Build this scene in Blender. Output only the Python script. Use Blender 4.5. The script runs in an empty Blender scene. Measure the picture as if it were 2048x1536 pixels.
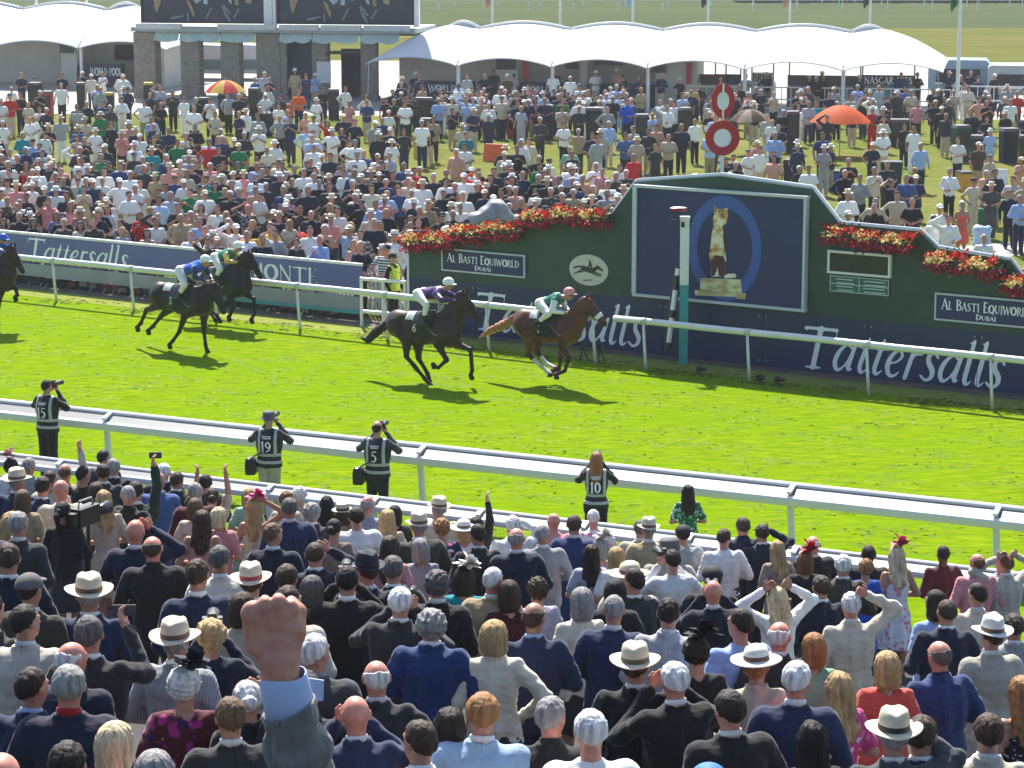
import bpy, math, random, numpy as np
from math import sin, cos, pi, radians, atan, atan2
from mathutils import Vector, Matrix
rnd = random.Random(7); nr = np.random.RandomState(11)
S = bpy.context.scene
COL = S.collection
# ---------------------------------------------------------------- camera, world, sun
FX, CX, CY, H = 5000.0, 1024.0, 768.0, 9.8          # in pixels of the 2048 px wide photograph
TH = atan(968/5000)
cam = bpy.data.objects.new('camera', bpy.data.cameras.new('camera')); COL.objects.link(cam)
cam.location = (0, 0, H); cam.rotation_euler = (pi/2 - TH, 0, 0)
cam.data.sensor_width = 36; cam.data.lens = FX/2048*36; cam.data.clip_end = 3000
S.camera = cam
SUN_EL, SUN_AZ = radians(50), radians(-9)            # azimuth from +Y; the sun stands beyond the track
W = bpy.data.worlds.new('World'); S.world = W; W.use_nodes = True
wn = W.node_tree.nodes; bg = wn['Background']
sky = wn.new('ShaderNodeTexSky'); sky.sky_type = 'NISHITA'; sky.sun_disc = False
sky.sun_elevation = SUN_EL; sky.sun_rotation = SUN_AZ
W.node_tree.links.new(sky.outputs[0], bg.inputs[0]); bg.inputs[1].default_value = 0.115
sl = bpy.data.lights.new('sun', 'SUN'); sl.energy = 5.0; sl.angle = radians(0.5); sl.color = (1, .96, .88)
so = bpy.data.objects.new('sun', sl); COL.objects.link(so)
sdir = Vector((sin(SUN_AZ)*cos(SUN_EL), cos(SUN_AZ)*cos(SUN_EL), sin(SUN_EL)))
so.rotation_euler = sdir.to_track_quat('Z', 'Y').to_euler(); so.location = (0, 60, 60)
S.view_settings.view_transform = 'Standard'; S.view_settings.look = 'None'
S.view_settings.exposure = 1.0; S.view_settings.gamma = 1
S.cycles.max_bounces = 5; S.cycles.diffuse_bounces = 2; S.cycles.glossy_bounces = 2
S.cycles.transmission_bounces = 3; S.cycles.caustics_reflective = False; S.cycles.caustics_refractive = False

# ---------------------------------------------------------------- pixel <-> world
def ray(x, y):
    dx, dy = (x-CX)/FX, -(y-CY)/FX
    return Vector((dx, cos(TH)+dy*sin(TH), -sin(TH)+dy*cos(TH)))
def at(x, y, z=0.0):
    r = ray(x, y); return Vector((0, 0, H)) + r*((z-H)/r.z)
def on_line(x, y, P, Q):
    """hit of the pixel's ray with the vertical plane through ground points P, Q -> (u along PQ, z)"""
    r = ray(x, y); d = (Q-P).xy.normalized(); n = Vector((-d.y, d.x))
    t = (P.xy.dot(n))/(r.xy.dot(n)); p = r*t; p.z += H
    return (p.xy-P.xy).dot(d), p.z
def proj(p):
    v = Vector(p)-Vector((0, 0, H)); f = Vector((0, cos(TH), -sin(TH))); u = Vector((0, sin(TH), cos(TH)))
    d = v.dot(f); return CX+FX*v.x/d, CY-FX*v.dot(u)/d, FX/d

# ---------------------------------------------------------------- object helpers
def tag(o, label=None, cat=None, group=None, kind=None):
    if label: o['label'] = label
    if cat: o['category'] = cat
    if group: o['group'] = group
    if kind: o['kind'] = kind
    return o
def empty(name, loc=(0, 0, 0), rz=0):
    o = bpy.data.objects.new(name, None); COL.objects.link(o); o.location = loc; o.rotation_euler = (0, 0, rz)
    o.empty_display_size = .2; return o
class MB:
    def __init__(s): s.v = []; s.f = []; s.m = []; s.n = 0
    def add(s, v, f, mi=0):
        v = np.asarray(v, float).reshape(-1, 3); s.v.append(v)
        for q in f: s.f.append(tuple(int(i)+s.n for i in q))
        s.m += [mi]*len(f) if isinstance(mi, int) else list(mi)
        s.n += len(v); return s
    def box(s, c, d, rz=0, mi=0, tilt=0):
        x, y, z = d[0]/2, d[1]/2, d[2]/2
        v = np.array([(i*x, j*y, k*z) for i in (-1, 1) for j in (-1, 1) for k in (-1, 1)])
        if tilt: v = v @ np.array(Matrix.Rotation(tilt, 3, 'X')).T
        if rz: v = v @ np.array(Matrix.Rotation(rz, 3, 'Z')).T
        return s.add(v+np.array(c), [(0, 1, 3, 2), (4, 6, 7, 5), (0, 4, 5, 1), (2, 3, 7, 6), (0, 2, 6, 4), (1, 5, 7, 3)], mi)
    def tube(s, pts, r, n=8, mi=0, sq=1.0):
        pts = [Vector(p) for p in pts]; rs = r if hasattr(r, '__len__') else [r]*len(pts)
        V = []; F = []
        for i, p in enumerate(pts):
            a = pts[max(i-1, 0)]; b = pts[min(i+1, len(pts)-1)]; t = (b-a).normalized()
            up = Vector((0, 0, 1)) if abs(t.z) < .95 else Vector((0, 1, 0))
            e = t.cross(up).normalized(); g = e.cross(t)
            for k in range(n):
                w = 2*pi*k/n; V.append(p+e*cos(w)*rs[i]+g*sin(w)*rs[i]*sq)
        for i in range(len(pts)-1):
            for k in range(n):
                k2 = (k+1) % n; F.append((i*n+k, i*n+k2, (i+1)*n+k2, (i+1)*n+k))
        F.append(tuple(range(n))[::-1]); F.append(tuple((len(pts)-1)*n+k for k in range(n)))
        return s.add([tuple(v) for v in V], F, mi)
    def lathe(s, prof, n=20, c=(0, 0, 0), mi=0, sx=1, sy=1):
        V = []; F = []
        for r, z in prof:
            for k in range(n):
                w = 2*pi*k/n; V.append((c[0]+r*cos(w)*sx, c[1]+r*sin(w)*sy, c[2]+z))
        for i in range(len(prof)-1):
            for k in range(n):
                k2 = (k+1) % n; F.append((i*n+k, i*n+k2, (i+1)*n+k2, (i+1)*n+k))
        return s.add(V, F, mi)
    def prism(s, poly, y0, y1, mi=0):
        """poly in (x,z), extruded along y"""
        n = len(poly); V = [(p[0], y0, p[1]) for p in poly]+[(p[0], y1, p[1]) for p in poly]
        F = [tuple(range(n)), tuple(range(n, 2*n))[::-1]]+[(i, i+n, (i+1) % n+n, (i+1) % n) for i in range(n)]
        return s.add(V, F, mi)
    def mesh(s, name, smooth=False, nmat=1):
        me = bpy.data.meshes.new(name)
        V = np.concatenate(s.v) if s.v else np.zeros((0, 3))
        me.from_pydata([tuple(v) for v in V.tolist()], [], s.f)
        for _ in range(nmat): me.materials.append(None)
        if max(s.m, default=0): me.polygons.foreach_set('material_index', s.m)
        if smooth: me.polygons.foreach_set('use_smooth', [True]*len(me.polygons))
        me.update(); return me
    def build(s, name, mats, parent=None, smooth=False, loc=(0, 0, 0), rz=0):
        mats = mats if isinstance(mats, (list, tuple)) else [mats]
        me = s.mesh(name, smooth, 0)
        for m in mats: me.materials.append(m)
        return put(name, me, None, parent, loc, rz)
def put(name, me, mats=None, parent=None, loc=(0, 0, 0), rz=0):
    o = bpy.data.objects.new(name, me); COL.objects.link(o); o.location = loc; o.rotation_euler = (0, 0, rz)
    if parent: o.parent = parent
    if mats:
        for i, m in enumerate(mats if isinstance(mats, (list, tuple)) else [mats]):
            if i < len(me.materials): o.material_slots[i].link = 'OBJECT'; o.material_slots[i].material = m
    return o

# ---------------------------------------------------------------- materials
MC = {}
def _m(key):
    m = bpy.data.materials.new(key); m.use_nodes = True
    return m, m.node_tree, m.node_tree.nodes['Principled BSDF']
def N(nt, t, **k):
    n = nt.nodes.new(t)
    for a, b in k.items():
        if hasattr(n, a): setattr(n, a, b)
        else: n.inputs[a.replace('_', ' ')].default_value = b
    return n
def mix(nt, f, a, b, mode='MIX'):
    n = nt.nodes.new('ShaderNodeMix'); n.data_type = 'RGBA'; n.blend_type = mode
    for i, v in ((0, f), (6, a), (7, b)):
        if isinstance(v, bpy.types.NodeSocket): nt.links.new(v, n.inputs[i])
        else: n.inputs[i].default_value = v if i == 0 else (*v[:3], 1)
    return n.outputs[2]
def ramp(nt, f, *st, inter='LINEAR'):
    n = nt.nodes.new('ShaderNodeValToRGB'); n.color_ramp.interpolation = inter
    e = n.color_ramp.elements
    while len(e) < len(st): e.new(.5)
    for i, (p, c) in enumerate(st):
        e[i].position = p; e[i].color = (*c, 1) if hasattr(c, '__len__') else (c, c, c, 1)
    nt.links.new(f, n.inputs[0]); return n.outputs[0]
def noise(nt, scale, detail=3, vec='Object', sc=None, rough=.5):
    tc = nt.nodes.new('ShaderNodeTexCoord'); out = tc.outputs[vec]
    if vec == 'World':
        pass
    if sc:
        mp = nt.nodes.new('ShaderNodeMapping'); mp.inputs['Scale'].default_value = sc; nt.links.new(out, mp.inputs[0]); out = mp.outputs[0]
    n = nt.nodes.new('ShaderNodeTexNoise'); n.inputs['Scale'].default_value = scale; n.inputs['Detail'].default_value = detail
    n.inputs['Roughness'].default_value = rough
    nt.links.new(out, n.inputs['Vector']); return n.outputs['Fac']
def bump(nt, bs, h, st=.3, dist=.01):
    b = nt.nodes.new('ShaderNodeBump'); b.inputs['Strength'].default_value = st; b.inputs['Distance'].default_value = dist
    nt.links.new(h, b.inputs['Height']); nt.links.new(b.outputs[0], bs.inputs['Normal'])
def plain(name, c, rough=.5, var=.12, scale=8, metal=0, bmp=0, spec=.5):
    k = ('plain', name)
    if k in MC: return MC[k]
    m, nt, bs = _m(name)
    f = noise(nt, scale, 4)
    d = tuple(x*(1-var) for x in c); l = tuple(min(1, x*(1+var)) for x in c)
    nt.links.new(ramp(nt, f, (.3, d), (.7, l)), bs.inputs['Base Color'])
    bs.inputs['Roughness'].default_value = rough; bs.inputs['Metallic'].default_value = metal
    bs.inputs['Specular IOR Level'].default_value = spec
    if bmp: bump(nt, bs, f, bmp)
    MC[k] = m; return m
PAL = dict(navy=(.016, .026, .075), dnavy=(.011, .015, .036), black=(.011, .011, .012), charcoal=(.030, .031, .034), grey=(.060, .064, .070),
    lgrey=(.33, .345, .36), blue=(.016, .040, .14), mblue=(.05, .11, .30), lblue=(.30, .42, .70), sky=(.36, .52, .72), white=(.80, .80, .79), cream=(.64, .58, .45), tan=(.36, .28, .16),
    olive=(.045, .045, .030), teal=(.0, .25, .29), royal=(.008, .09, .55), pink=(.62, .25, .26), dpink=(.70, .06, .25), red=(.55, .018, .018), coral=(.70, .10, .08), mint=(.30, .50, .34),
    lav=(.38, .38, .47), taupe=(.30, .22, .18), orange=(.75, .12, .02), yellow=(.62, .42, .07), dyellow=(.55, .30, .02), green=(.01, .18, .06), maroon=(.09, .012, .02), brown=(.07, .04, .025), beige=(.52, .43, .33),
    salmon=(.60, .30, .22), purple=(.05, .012, .12), jgreen=(.012, .17, .11), stone=(.46, .42, .35), dgreen=(.012, .04, .028))
def cloth(c, kind='plain'):
    k = ('cloth', c, kind)
    if k in MC: return MC[k]
    m, nt, bs = _m('cloth_'+c+('' if kind == 'plain' else '_'+kind)); col = PAL[c]
    tc = nt.nodes.new('ShaderNodeTexCoord')
    f = noise(nt, 7, 3); oi = nt.nodes.new('ShaderNodeObjectInfo')
    a = ramp(nt, f, (.3, tuple(x*.82 for x in col)), (.7, tuple(min(1, x*1.15) for x in col)))
    hs = nt.nodes.new('ShaderNodeHueSaturation')
    mr = nt.nodes.new('ShaderNodeMapRange'); mr.inputs[3].default_value = .8; mr.inputs[4].default_value = 1.2
    nt.links.new(oi.outputs['Random'], mr.inputs[0]); nt.links.new(mr.outputs[0], hs.inputs['Value']); nt.links.new(a, hs.inputs['Color'])
    a = hs.outputs[0]
    if kind == 'stripe':
        w = N(nt, 'ShaderNodeTexWave', Scale=22.0, Distortion=.4); nt.links.new(tc.outputs['Object'], w.inputs[0])
        a = mix(nt, ramp(nt, w.outputs['Fac'], (.86, 0), (.95, .55)), a, tuple(min(1, x*2.2+.03) for x in col))
    if kind == 'hoop':
        w = N(nt, 'ShaderNodeTexWave', Scale=5.0); w.bands_direction = 'Z'; nt.links.new(tc.outputs['Object'], w.inputs[0])
        a = mix(nt, ramp(nt, w.outputs['Fac'], (.5, 0), (.52, 1)), a, (.7, .7, .7))
    if kind == 'check':
        w = N(nt, 'ShaderNodeTexChecker', Scale=16.0); nt.links.new(tc.outputs['Object'], w.inputs[0])
        a = mix(nt, w.outputs['Fac'], a, tuple(min(1, x*.5+.3) for x in col))
    if kind in ('floral', 'bloom', 'dots', 'leaf'):
        FL = dict(floral=((.75, .70, .68), (.80, .22, .34), 13), bloom=((.42, .03, .20), (.03, .02, .10), 11), dots=((.7, .7, .7), (.7, .7, .7), 24), leaf=((.30, .50, .40), (.6, .65, .6), 17))[kind]
        vo = N(nt, 'ShaderNodeTexVoronoi', Scale=float(FL[2])); vo.inputs['Randomness'].default_value = .9
        nz = N(nt, 'ShaderNodeTexNoise', Scale=12.0); nt.links.new(tc.outputs['Object'], nz.inputs['Vector'])
        ma = mix(nt, .12, (0, 0, 0), (0, 0, 0)); vm = nt.nodes.new('ShaderNodeVectorMath'); vm.operation = 'MULTIPLY_ADD'
        nt.links.new(nz.outputs['Color'], vm.inputs[0]); vm.inputs[1].default_value = (.12, .12, .12); nt.links.new(tc.outputs['Object'], vm.inputs[2])
        nt.links.new(vm.outputs[0], vo.inputs['Vector'])
        msk = ramp(nt, vo.outputs['Distance'], (.36 if kind != 'dots' else .2, 1), (.44 if kind != 'dots' else .24, 0))
        sp = nt.nodes.new('ShaderNodeSeparateColor'); nt.links.new(vo.outputs['Color'], sp.inputs[0])
        pc = ramp(nt, sp.outputs[0], (.0, FL[0]), (.45, FL[1]), inter='CONSTANT')
        a = mix(nt, msk, a, pc)
    nt.links.new(a, bs.inputs['Base Color']); bs.inputs['Roughness'].default_value = .85; bs.inputs['Specular IOR Level'].default_value = .25
    bs.inputs['Sheen Weight'].default_value = .2
    f2 = noise(nt, 9, 4, sc=(1, 1, .6)); sx = nt.nodes.new('ShaderNodeSeparateXYZ'); nt.links.new(tc.outputs['Object'], sx.inputs[0])
    ab = nt.nodes.new('ShaderNodeMath'); ab.operation = 'ABSOLUTE'; nt.links.new(sx.outputs[0], ab.inputs[0]); sm_ = ramp(nt, ab.outputs[0], (.0, .16), (.006, 0)); ad = nt.nodes.new('ShaderNodeMath'); ad.operation = 'SUBTRACT'; nt.links.new(f2, ad.inputs[0]); nt.links.new(sm_, ad.inputs[1])
    bump(nt, bs, ad.outputs[0], .75, .03)
    MC[k] = m; return m
SK = dict(fair=(.50, .26, .185), tan=(.40, .20, .13), red=(.60, .25, .18), dark=(.10, .05, .03))
def skin(k='fair'):
    if ('skin', k) in MC: return MC[('skin', k)]
    m, nt, bs = _m('skin_'+k); c = SK[k]; f = noise(nt, 26, 5)
    nt.links.new(ramp(nt, f, (.3, (c[0]*.84, c[1]*.70, c[2]*.66)), (.52, c), (.75, (c[0]*1.06, c[1]*1.12, c[2]*1.12))), bs.inputs['Base Color'])
    bs.inputs['Roughness'].default_value = .48
    bs.inputs['Subsurface Weight'].default_value = .0
    bump(nt, bs, noise(nt, 60, 3), .15, .004)
    MC[('skin', k)] = m; return m
HC = dict(blk=(.008, .006, .006), dbr=(.022, .013, .009), br=(.055, .030, .017), lbr=(.14, .08, .04), bl=(.52, .34, .15), wbl=(.70, .56, .34), gy=(.30, .285, .27), dgy=(.11, .10, .095), wh=(.72, .70, .67), gi=(.20, .075, .03), gold=(.36, .17, .06))
def hairm(k):
    if ('hair', k) in MC: return MC[('hair', k)]
    m, nt, bs = _m('hair_'+k); c = HC[k]; f = noise(nt, 22, 4, sc=(1, 1, .16), rough=.65)
    nt.links.new(ramp(nt, f, (.32, tuple(x*.45 for x in c)), (.68, tuple(min(1, x*1.35) for x in c))), bs.inputs['Base Color'])
    bs.inputs['Roughness'].default_value = .62; bs.inputs['Specular IOR Level'].default_value = .3
    bump(nt, bs, f, 1.0, .02); MC[('hair', k)] = m; return m
def straw(c=(.74, .64, .46), name='straw'):
    if ('straw', name) in MC: return MC[('straw', name)]
    m, nt, bs = _m(name); tc = nt.nodes.new('ShaderNodeTexCoord')
    w = N(nt, 'ShaderNodeTexWave', Scale=60.0, Distortion=1.0); w.bands_direction = 'Z'; nt.links.new(tc.outputs['Object'], w.inputs[0])
    f = noise(nt, 20, 3); a = ramp(nt, f, (.3, tuple(x*.85 for x in c)), (.7, c)); a = mix(nt, w.outputs['Fac'], a, tuple(x*.8 for x in c))
    nt.links.new(a, bs.inputs['Base Color']); bs.inputs['Roughness'].default_value = .7; bump(nt, bs, w.outputs['Fac'], .3, .003)
    MC[('straw', name)] = m; return m
EYE = plain('eye', (.03, .02, .02), .3); SHOE = plain('shoe_leather', (.012, .010, .009), .35)
WHITE = plain('white_paint', (.78, .78, .76), .4, .06, 3); WPLAST = plain('white_plastic', (.70, .71, .70), .3, .05, 4)
BLACKM = plain('black_plastic', (.012, .012, .013), .4); DARKG = plain('dark_metal', (.03, .03, .032), .4, metal=.5)
GREYM = plain('grey_plastic', (.30, .30, .31), .5); STEEL = plain('galvanised_steel', (.35, .36, .37), .4, metal=.7)

# ---------------------------------------------------------------- signed-distance modelling
A = lambda *p: np.array(p, float)
def cap(P, a, b, ra, rb=None):
    rb = ra if rb is None else rb; a = np.asarray(a, float); b = np.asarray(b, float); ba = b-a
    t = np.clip(((P-a)@ba)/max(ba@ba, 1e-9), 0, 1); return np.linalg.norm(P-a-t[:, None]*ba, axis=1)-(ra+(rb-ra)*t)
def ell(P, c, r, R=None):
    q = P-np.asarray(c, float)
    if R is not None: q = q@R
    r = np.asarray(r, float); k0 = np.linalg.norm(q/r, axis=1); k1 = np.linalg.norm(q/(r*r), axis=1)
    return k0*(k0-1)/np.maximum(k1, 1e-6)
def loft(P, st):
    st = np.array(st, float); z = P[:, 2]; i = lambda k: np.interp(z, st[:, 0], st[:, k])
    rx, ry = i(1), i(2); cy = i(3) if st.shape[1] > 3 else 0
    d = (np.sqrt((P[:, 0]/rx)**2+((P[:, 1]-cy)/ry)**2)-1)*np.minimum(rx, ry)
    return np.maximum(d, np.maximum(st[0, 0]-z, z-st[-1, 0]))
def rbox(P, c, b, r, R=None):
    q = P-np.asarray(c, float)
    if R is not None: q = q@R
    q = np.abs(q)-np.asarray(b, float)+r
    return np.linalg.norm(np.maximum(q, 0), axis=1)+np.minimum(q.max(1), 0)-r
def sm(a, b, k):
    h = np.clip(.5+.5*(b-a)/k, 0, 1); return b*(1-h)+a*h-k*h*(1-h)
def smax(a, b, k): return -sm(-a, -b, k)
def wob(P, f, amp, seed=0):
    r = np.random.RandomState(seed); o = 0
    for i in range(4):
        d = r.normal(size=3); d /= np.linalg.norm(d); o = o+np.sin((P@d)*f*(1+.35*i)+r.rand()*6)
    return o*amp/2.2
def nets(fn, lo, hi, h):
    lo = np.array(lo, float)-1.5*h; hi = np.array(hi, float)+1.5*h
    n = np.ceil((hi-lo)/h).astype(int)+1
    ax = [lo[i]+h*np.arange(n[i]) for i in range(3)]
    G = np.stack(np.meshgrid(*ax, indexing='ij'), -1).reshape(-1, 3)
    D = np.concatenate([fn(G[i:i+300000]) for i in range(0, len(G), 300000)]).reshape(n)
    D[D == 0] = 1e-9; c = n-1; acc = np.zeros((*c, 3)); cnt = np.zeros(c)
    sl = lambda o: tuple(slice(o[i], o[i]+c[i]) for i in range(3))
    for a in range(3):
        b, e = [i for i in range(3) if i != a]
        for ob in (0, 1):
            for oe in (0, 1):
                o0 = [0, 0, 0]; o0[b] = ob; o0[e] = oe; o1 = list(o0); o1[a] = 1
                d0, d1 = D[sl(o0)], D[sl(o1)]; m = (d0 < 0) != (d1 < 0); t = np.where(m, d0/np.where(m, d0-d1, 1), 0)
                acc[..., a] += t; acc[..., b] += ob*m; acc[..., e] += oe*m; cnt += m
    act = cnt > 0; ids = -np.ones(c, int); ids[act] = np.arange(act.sum())
    V = lo+h*(np.argwhere(act)+acc[act]/cnt[act][:, None])
    Fs = []; Sg = D < 0
    for a in range(3):
        b, e = (a+1) % 3, (a+2) % 3
        s0 = [slice(None)]*3; s1 = [slice(None)]*3; s0[a] = slice(0, -1); s1[a] = slice(1, None)
        ch = Sg[tuple(s0)] != Sg[tuple(s1)]; neg = Sg[tuple(s0)]
        I = np.argwhere(ch); I = I[(I[:, b] >= 1) & (I[:, e] >= 1) & (I[:, b] < c[b]) & (I[:, e] < c[e])]
        if not len(I): continue
        def g(db, de):
            J = I.copy(); J[:, b] -= db; J[:, e] -= de; return ids[J[:, 0], J[:, 1], J[:, 2]]
        q = np.stack([g(1, 1), g(0, 1), g(0, 0), g(1, 0)], 1); fl = ~neg[I[:, 0], I[:, 1], I[:, 2]]
        q[fl] = q[fl][:, ::-1]; Fs.append(q)
    Fq = np.concatenate(Fs) if Fs else np.zeros((0, 4), int)
    return V, Fq
def sdf_mb(mb, fn, lo, hi, h, mi=0):
    V, Fq = nets(fn, lo, hi, h); mb.add(V, Fq.tolist(), mi); return V
# ---------------------------------------------------------------- people: shapes (feet at z=0, facing +Y, right hand at +X)
POSE = dict(  # side -> elbow, wrist
    D=((.285, -.03, 1.13), (.285, .09, .88)), F=((.298, -.05, 1.14), (.10, .20, 1.08)), B=((.33, .11, 1.27), (.085, .21, 1.53)),
    H=((.43, .04, 1.57), (.15, .00, 1.725)), U=((.23, .07, 1.69), (.20, .05, 1.93)), R=((.31, .13, 1.34), (.19, .26, 1.60)),
    K=((.41, -.07, 1.18), (.235, .05, .99)), S=((.37, .13, 1.46), (.11, .13, 1.64)), C=((.26, .10, 1.16), (.05, .28, 1.33)), L=((.27, .15, 1.2), (.15, .38, 1.08)))
PAIR = dict(D='DD', F='FF', B='BB', H='HH', U='DU', R='FR', V='UU', K='FK', S='FS', C='CC', X='FH', L='LL', Q='DF')   # left, right
def joints(sex, pose, s):
    e, w = POSE[PAIR[pose][0 if s < 0 else 1]]
    k = .88 if sex == 'w' else 1.0
    sh = ((.186 if sex == 'm' else .150)*s, 0, 1.405)
    return A(*sh), A(e[0]*s*k, e[1], e[2]), A(w[0]*s*(k if abs(w[0]) > .16 else 1), w[1], w[2])
def hand_fn(e, w, s, curl=.6):
    u = (w-e)/np.linalg.norm(w-e); up = A(0, 0, 1) if abs(u[2]) < .8 else A(0, 1, 0)
    n = np.cross(u, up); n = n/np.linalg.norm(n); v = np.cross(n, u)     # v: across the palm
    segs = []; c0 = w+u*.015
    for i, (o, L) in enumerate(((.030, .070), (.010, .080), (-.011, .074), (-.030, .058))):
        k = c0+u*.085+v*o; m = k+(u*(1-curl*.5)+n*-s*curl*.7)*L*.55; t = m+(u*(1-curl*1.3)+n*-s*curl)*L*.5
        segs += [(k-u*.05, k, .013, .0105), (k, m, .0105, .0095), (m, t, .0095, .008)]
    th = c0+u*.02+v*.028; tm = th+(v*.7+u*.6)*.04; segs += [(th, tm, .014, .011), (tm, tm+(u*.9+v*.2-n*s*.3)*.035, .011, .009)]
    def fn(P):
        d = cap(P, w-u*.03, w+u*.03, .026, .028)
        d = sm(d, cap(P, c0+u*.03+v*.016, c0+u*.08+v*.018, .020, .017), .02); d = sm(d, cap(P, c0+u*.03-v*.016, c0+u*.08-v*.02, .020, .016), .02)
        for a, b, ra, rb in segs: d = sm(d, cap(P, a, b, ra, rb), .006)
        return d
    ends = np.array([x for sg in segs for x in sg[:2]]+[w-u*.05]); return fn, ends.min(0)-.03, ends.max(0)+.03
def head_fn(P):
    x = A(1, 1, 1); Q = np.abs(P[:, 0]); PA = np.stack([Q, P[:, 1], P[:, 2]], 1)
    d = ell(P, (0, .008, 1.652), (.077, .096, .098)); d = sm(d, ell(P, (0, .042, 1.59), (.056, .062, .066)), .03)
    d = sm(d, cap(P, (0, -.002, 1.44), (0, .004, 1.58), .055, .053), .025)
    d = sm(d, cap(P, (0, .098, 1.652), (0, .122, 1.618), .008, .013), .012)
    d = sm(d, ell(PA, (.030, .082, 1.668), (.026, .018, .010)), .012)
    d = sm(d, ell(P, (0, .098, 1.581), (.024, .010, .007)), .006); d = sm(d, ell(P, (0, .088, 1.545), (.022, .018, .016)), .015)
    d = sm(d, ell(PA, (.079, -.002, 1.637), (.011, .021, .032)), .008)
    return smax(d, -ell(PA, (.030, .105, 1.65), (.014, .014, .009)), .008)
def torso_st(sex, g=0.0, kind='j'):
    if sex == 'm':
        st = [(.79, .190, .125), (.93, .188, .128), (1.06, .175, .118), (1.22, .200, .130), (1.33, .210, .124), (1.40, .19, .10), (1.455, .080, .068), (1.49, .060, .058)]
    else:
        st = [(.79, .188, .125), (.93, .182, .128), (1.06, .138, .102), (1.20, .160, .118), (1.32, .170, .110), (1.40, .148, .088), (1.455, .062, .060), (1.48, .052, .052)]
    return [(z, rx+g, ry+g) for z, rx, ry in st]
MESH = {}
def rotz(P, a): return P if not a else P@np.array([[cos(a), -sin(a), 0], [sin(a), cos(a), 0], [0, 0, 1]])
def body_mesh(sex, pose, far, yaw=0):
    k = ('body', sex, pose, far, yaw)
    if k in MESH: return MESH[k]
    mb = MB(); h1, h2, h3 = (.017, .017, .030) if far else (.0075, .0060, .016)
    sdf_mb(mb, lambda P: head_fn(rotz(P, yaw)), (-.14, -.14, 1.43) if yaw else (-.1, -.12, 1.43), (.14, .15, 1.76) if yaw else (.1, .15, 1.76), h1)
    st = torso_st(sex, -.012)
    J = [joints(sex, pose, s) for s in (-1, 1)]
    def tf(P):
        d = loft(P, st); d = sm(d, cap(P, (0, 0, 1.38), (0, 0, 1.50), .055, .050), .03)
        for sh, e, w in J:
            d = sm(d, cap(P, sh, e, .050, .042), .05); d = sm(d, cap(P, e, w, .042, .027), .015)
        return d
    pts = np.array([q for j in J for q in j]+[(-.2, -.13, .9), (.2, .13, 1.53)])
    sdf_mb(mb, tf, pts.min(0)-.06, pts.max(0)+.06, h3)
    for s, (sh, e, w) in zip((-1, 1), J):
        fn, lo, hi = hand_fn(e, w, s); sdf_mb(mb, fn, lo, hi, h2)
    def lf(P):
        PA = np.stack([np.abs(P[:, 0]), P[:, 1], P[:, 2]], 1)
        d = sm(cap(PA, (.085, 0, .90), (.092, .01, .50), .078, .052), cap(PA, (.092, .01, .50), (.095, -.015, .09), .052, .036), .03)
        return sm(d, ell(PA, (.092, -.01, .42), (.05, .055, .11)), .03)
    sdf_mb(mb, lf, (-.2, -.1, .06), (.2, .12, .95), h3)
    for s in (-1, 1):
        ec = A(.033*s*cos(yaw)-.092*sin(yaw), .033*s*sin(yaw)+.092*cos(yaw), 1.651); mb.add(*_ball(ec, (.010, .008, .007)), 1)
        V, F = nets(lambda P, s=s: smax(sm(ell(P, (.095*s, .06, .045), (.045, .12, .045)), cap(P, (.095*s, -.02, .05), (.095*s, -.015, .11), .045, .042), .03), -P[:, 2], .01), (.03 if s > 0 else -.16, -.08, 0), (.16 if s > 0 else -.03, .2, .14), h3)
        mb.add(V, F.tolist(), 2)
    MESH[k] = mb.mesh('body', True, 3); return MESH[k]
def _ball(c, r, n=8, m=6):
    V = [(c[0], c[1], c[2]-r[2])]; F = []
    for i in range(1, m):
        p = -pi/2+pi*i/m
        for k in range(n): V.append((c[0]+r[0]*cos(p)*cos(2*pi*k/n), c[1]+r[1]*cos(p)*sin(2*pi*k/n), c[2]+r[2]*sin(p)))
    V.append((c[0], c[1], c[2]+r[2])); L = len(V)-1
    for k in range(n):
        k2 = (k+1) % n; F.append((0, 1+k2, 1+k)); F.append((L, 1+(m-2)*n+k, 1+(m-2)*n+k2))
        for i in range(m-2): F.append((1+i*n+k, 1+i*n+k2, 1+(i+1)*n+k2, 1+(i+1)*n+k))
    return V, F
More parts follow.
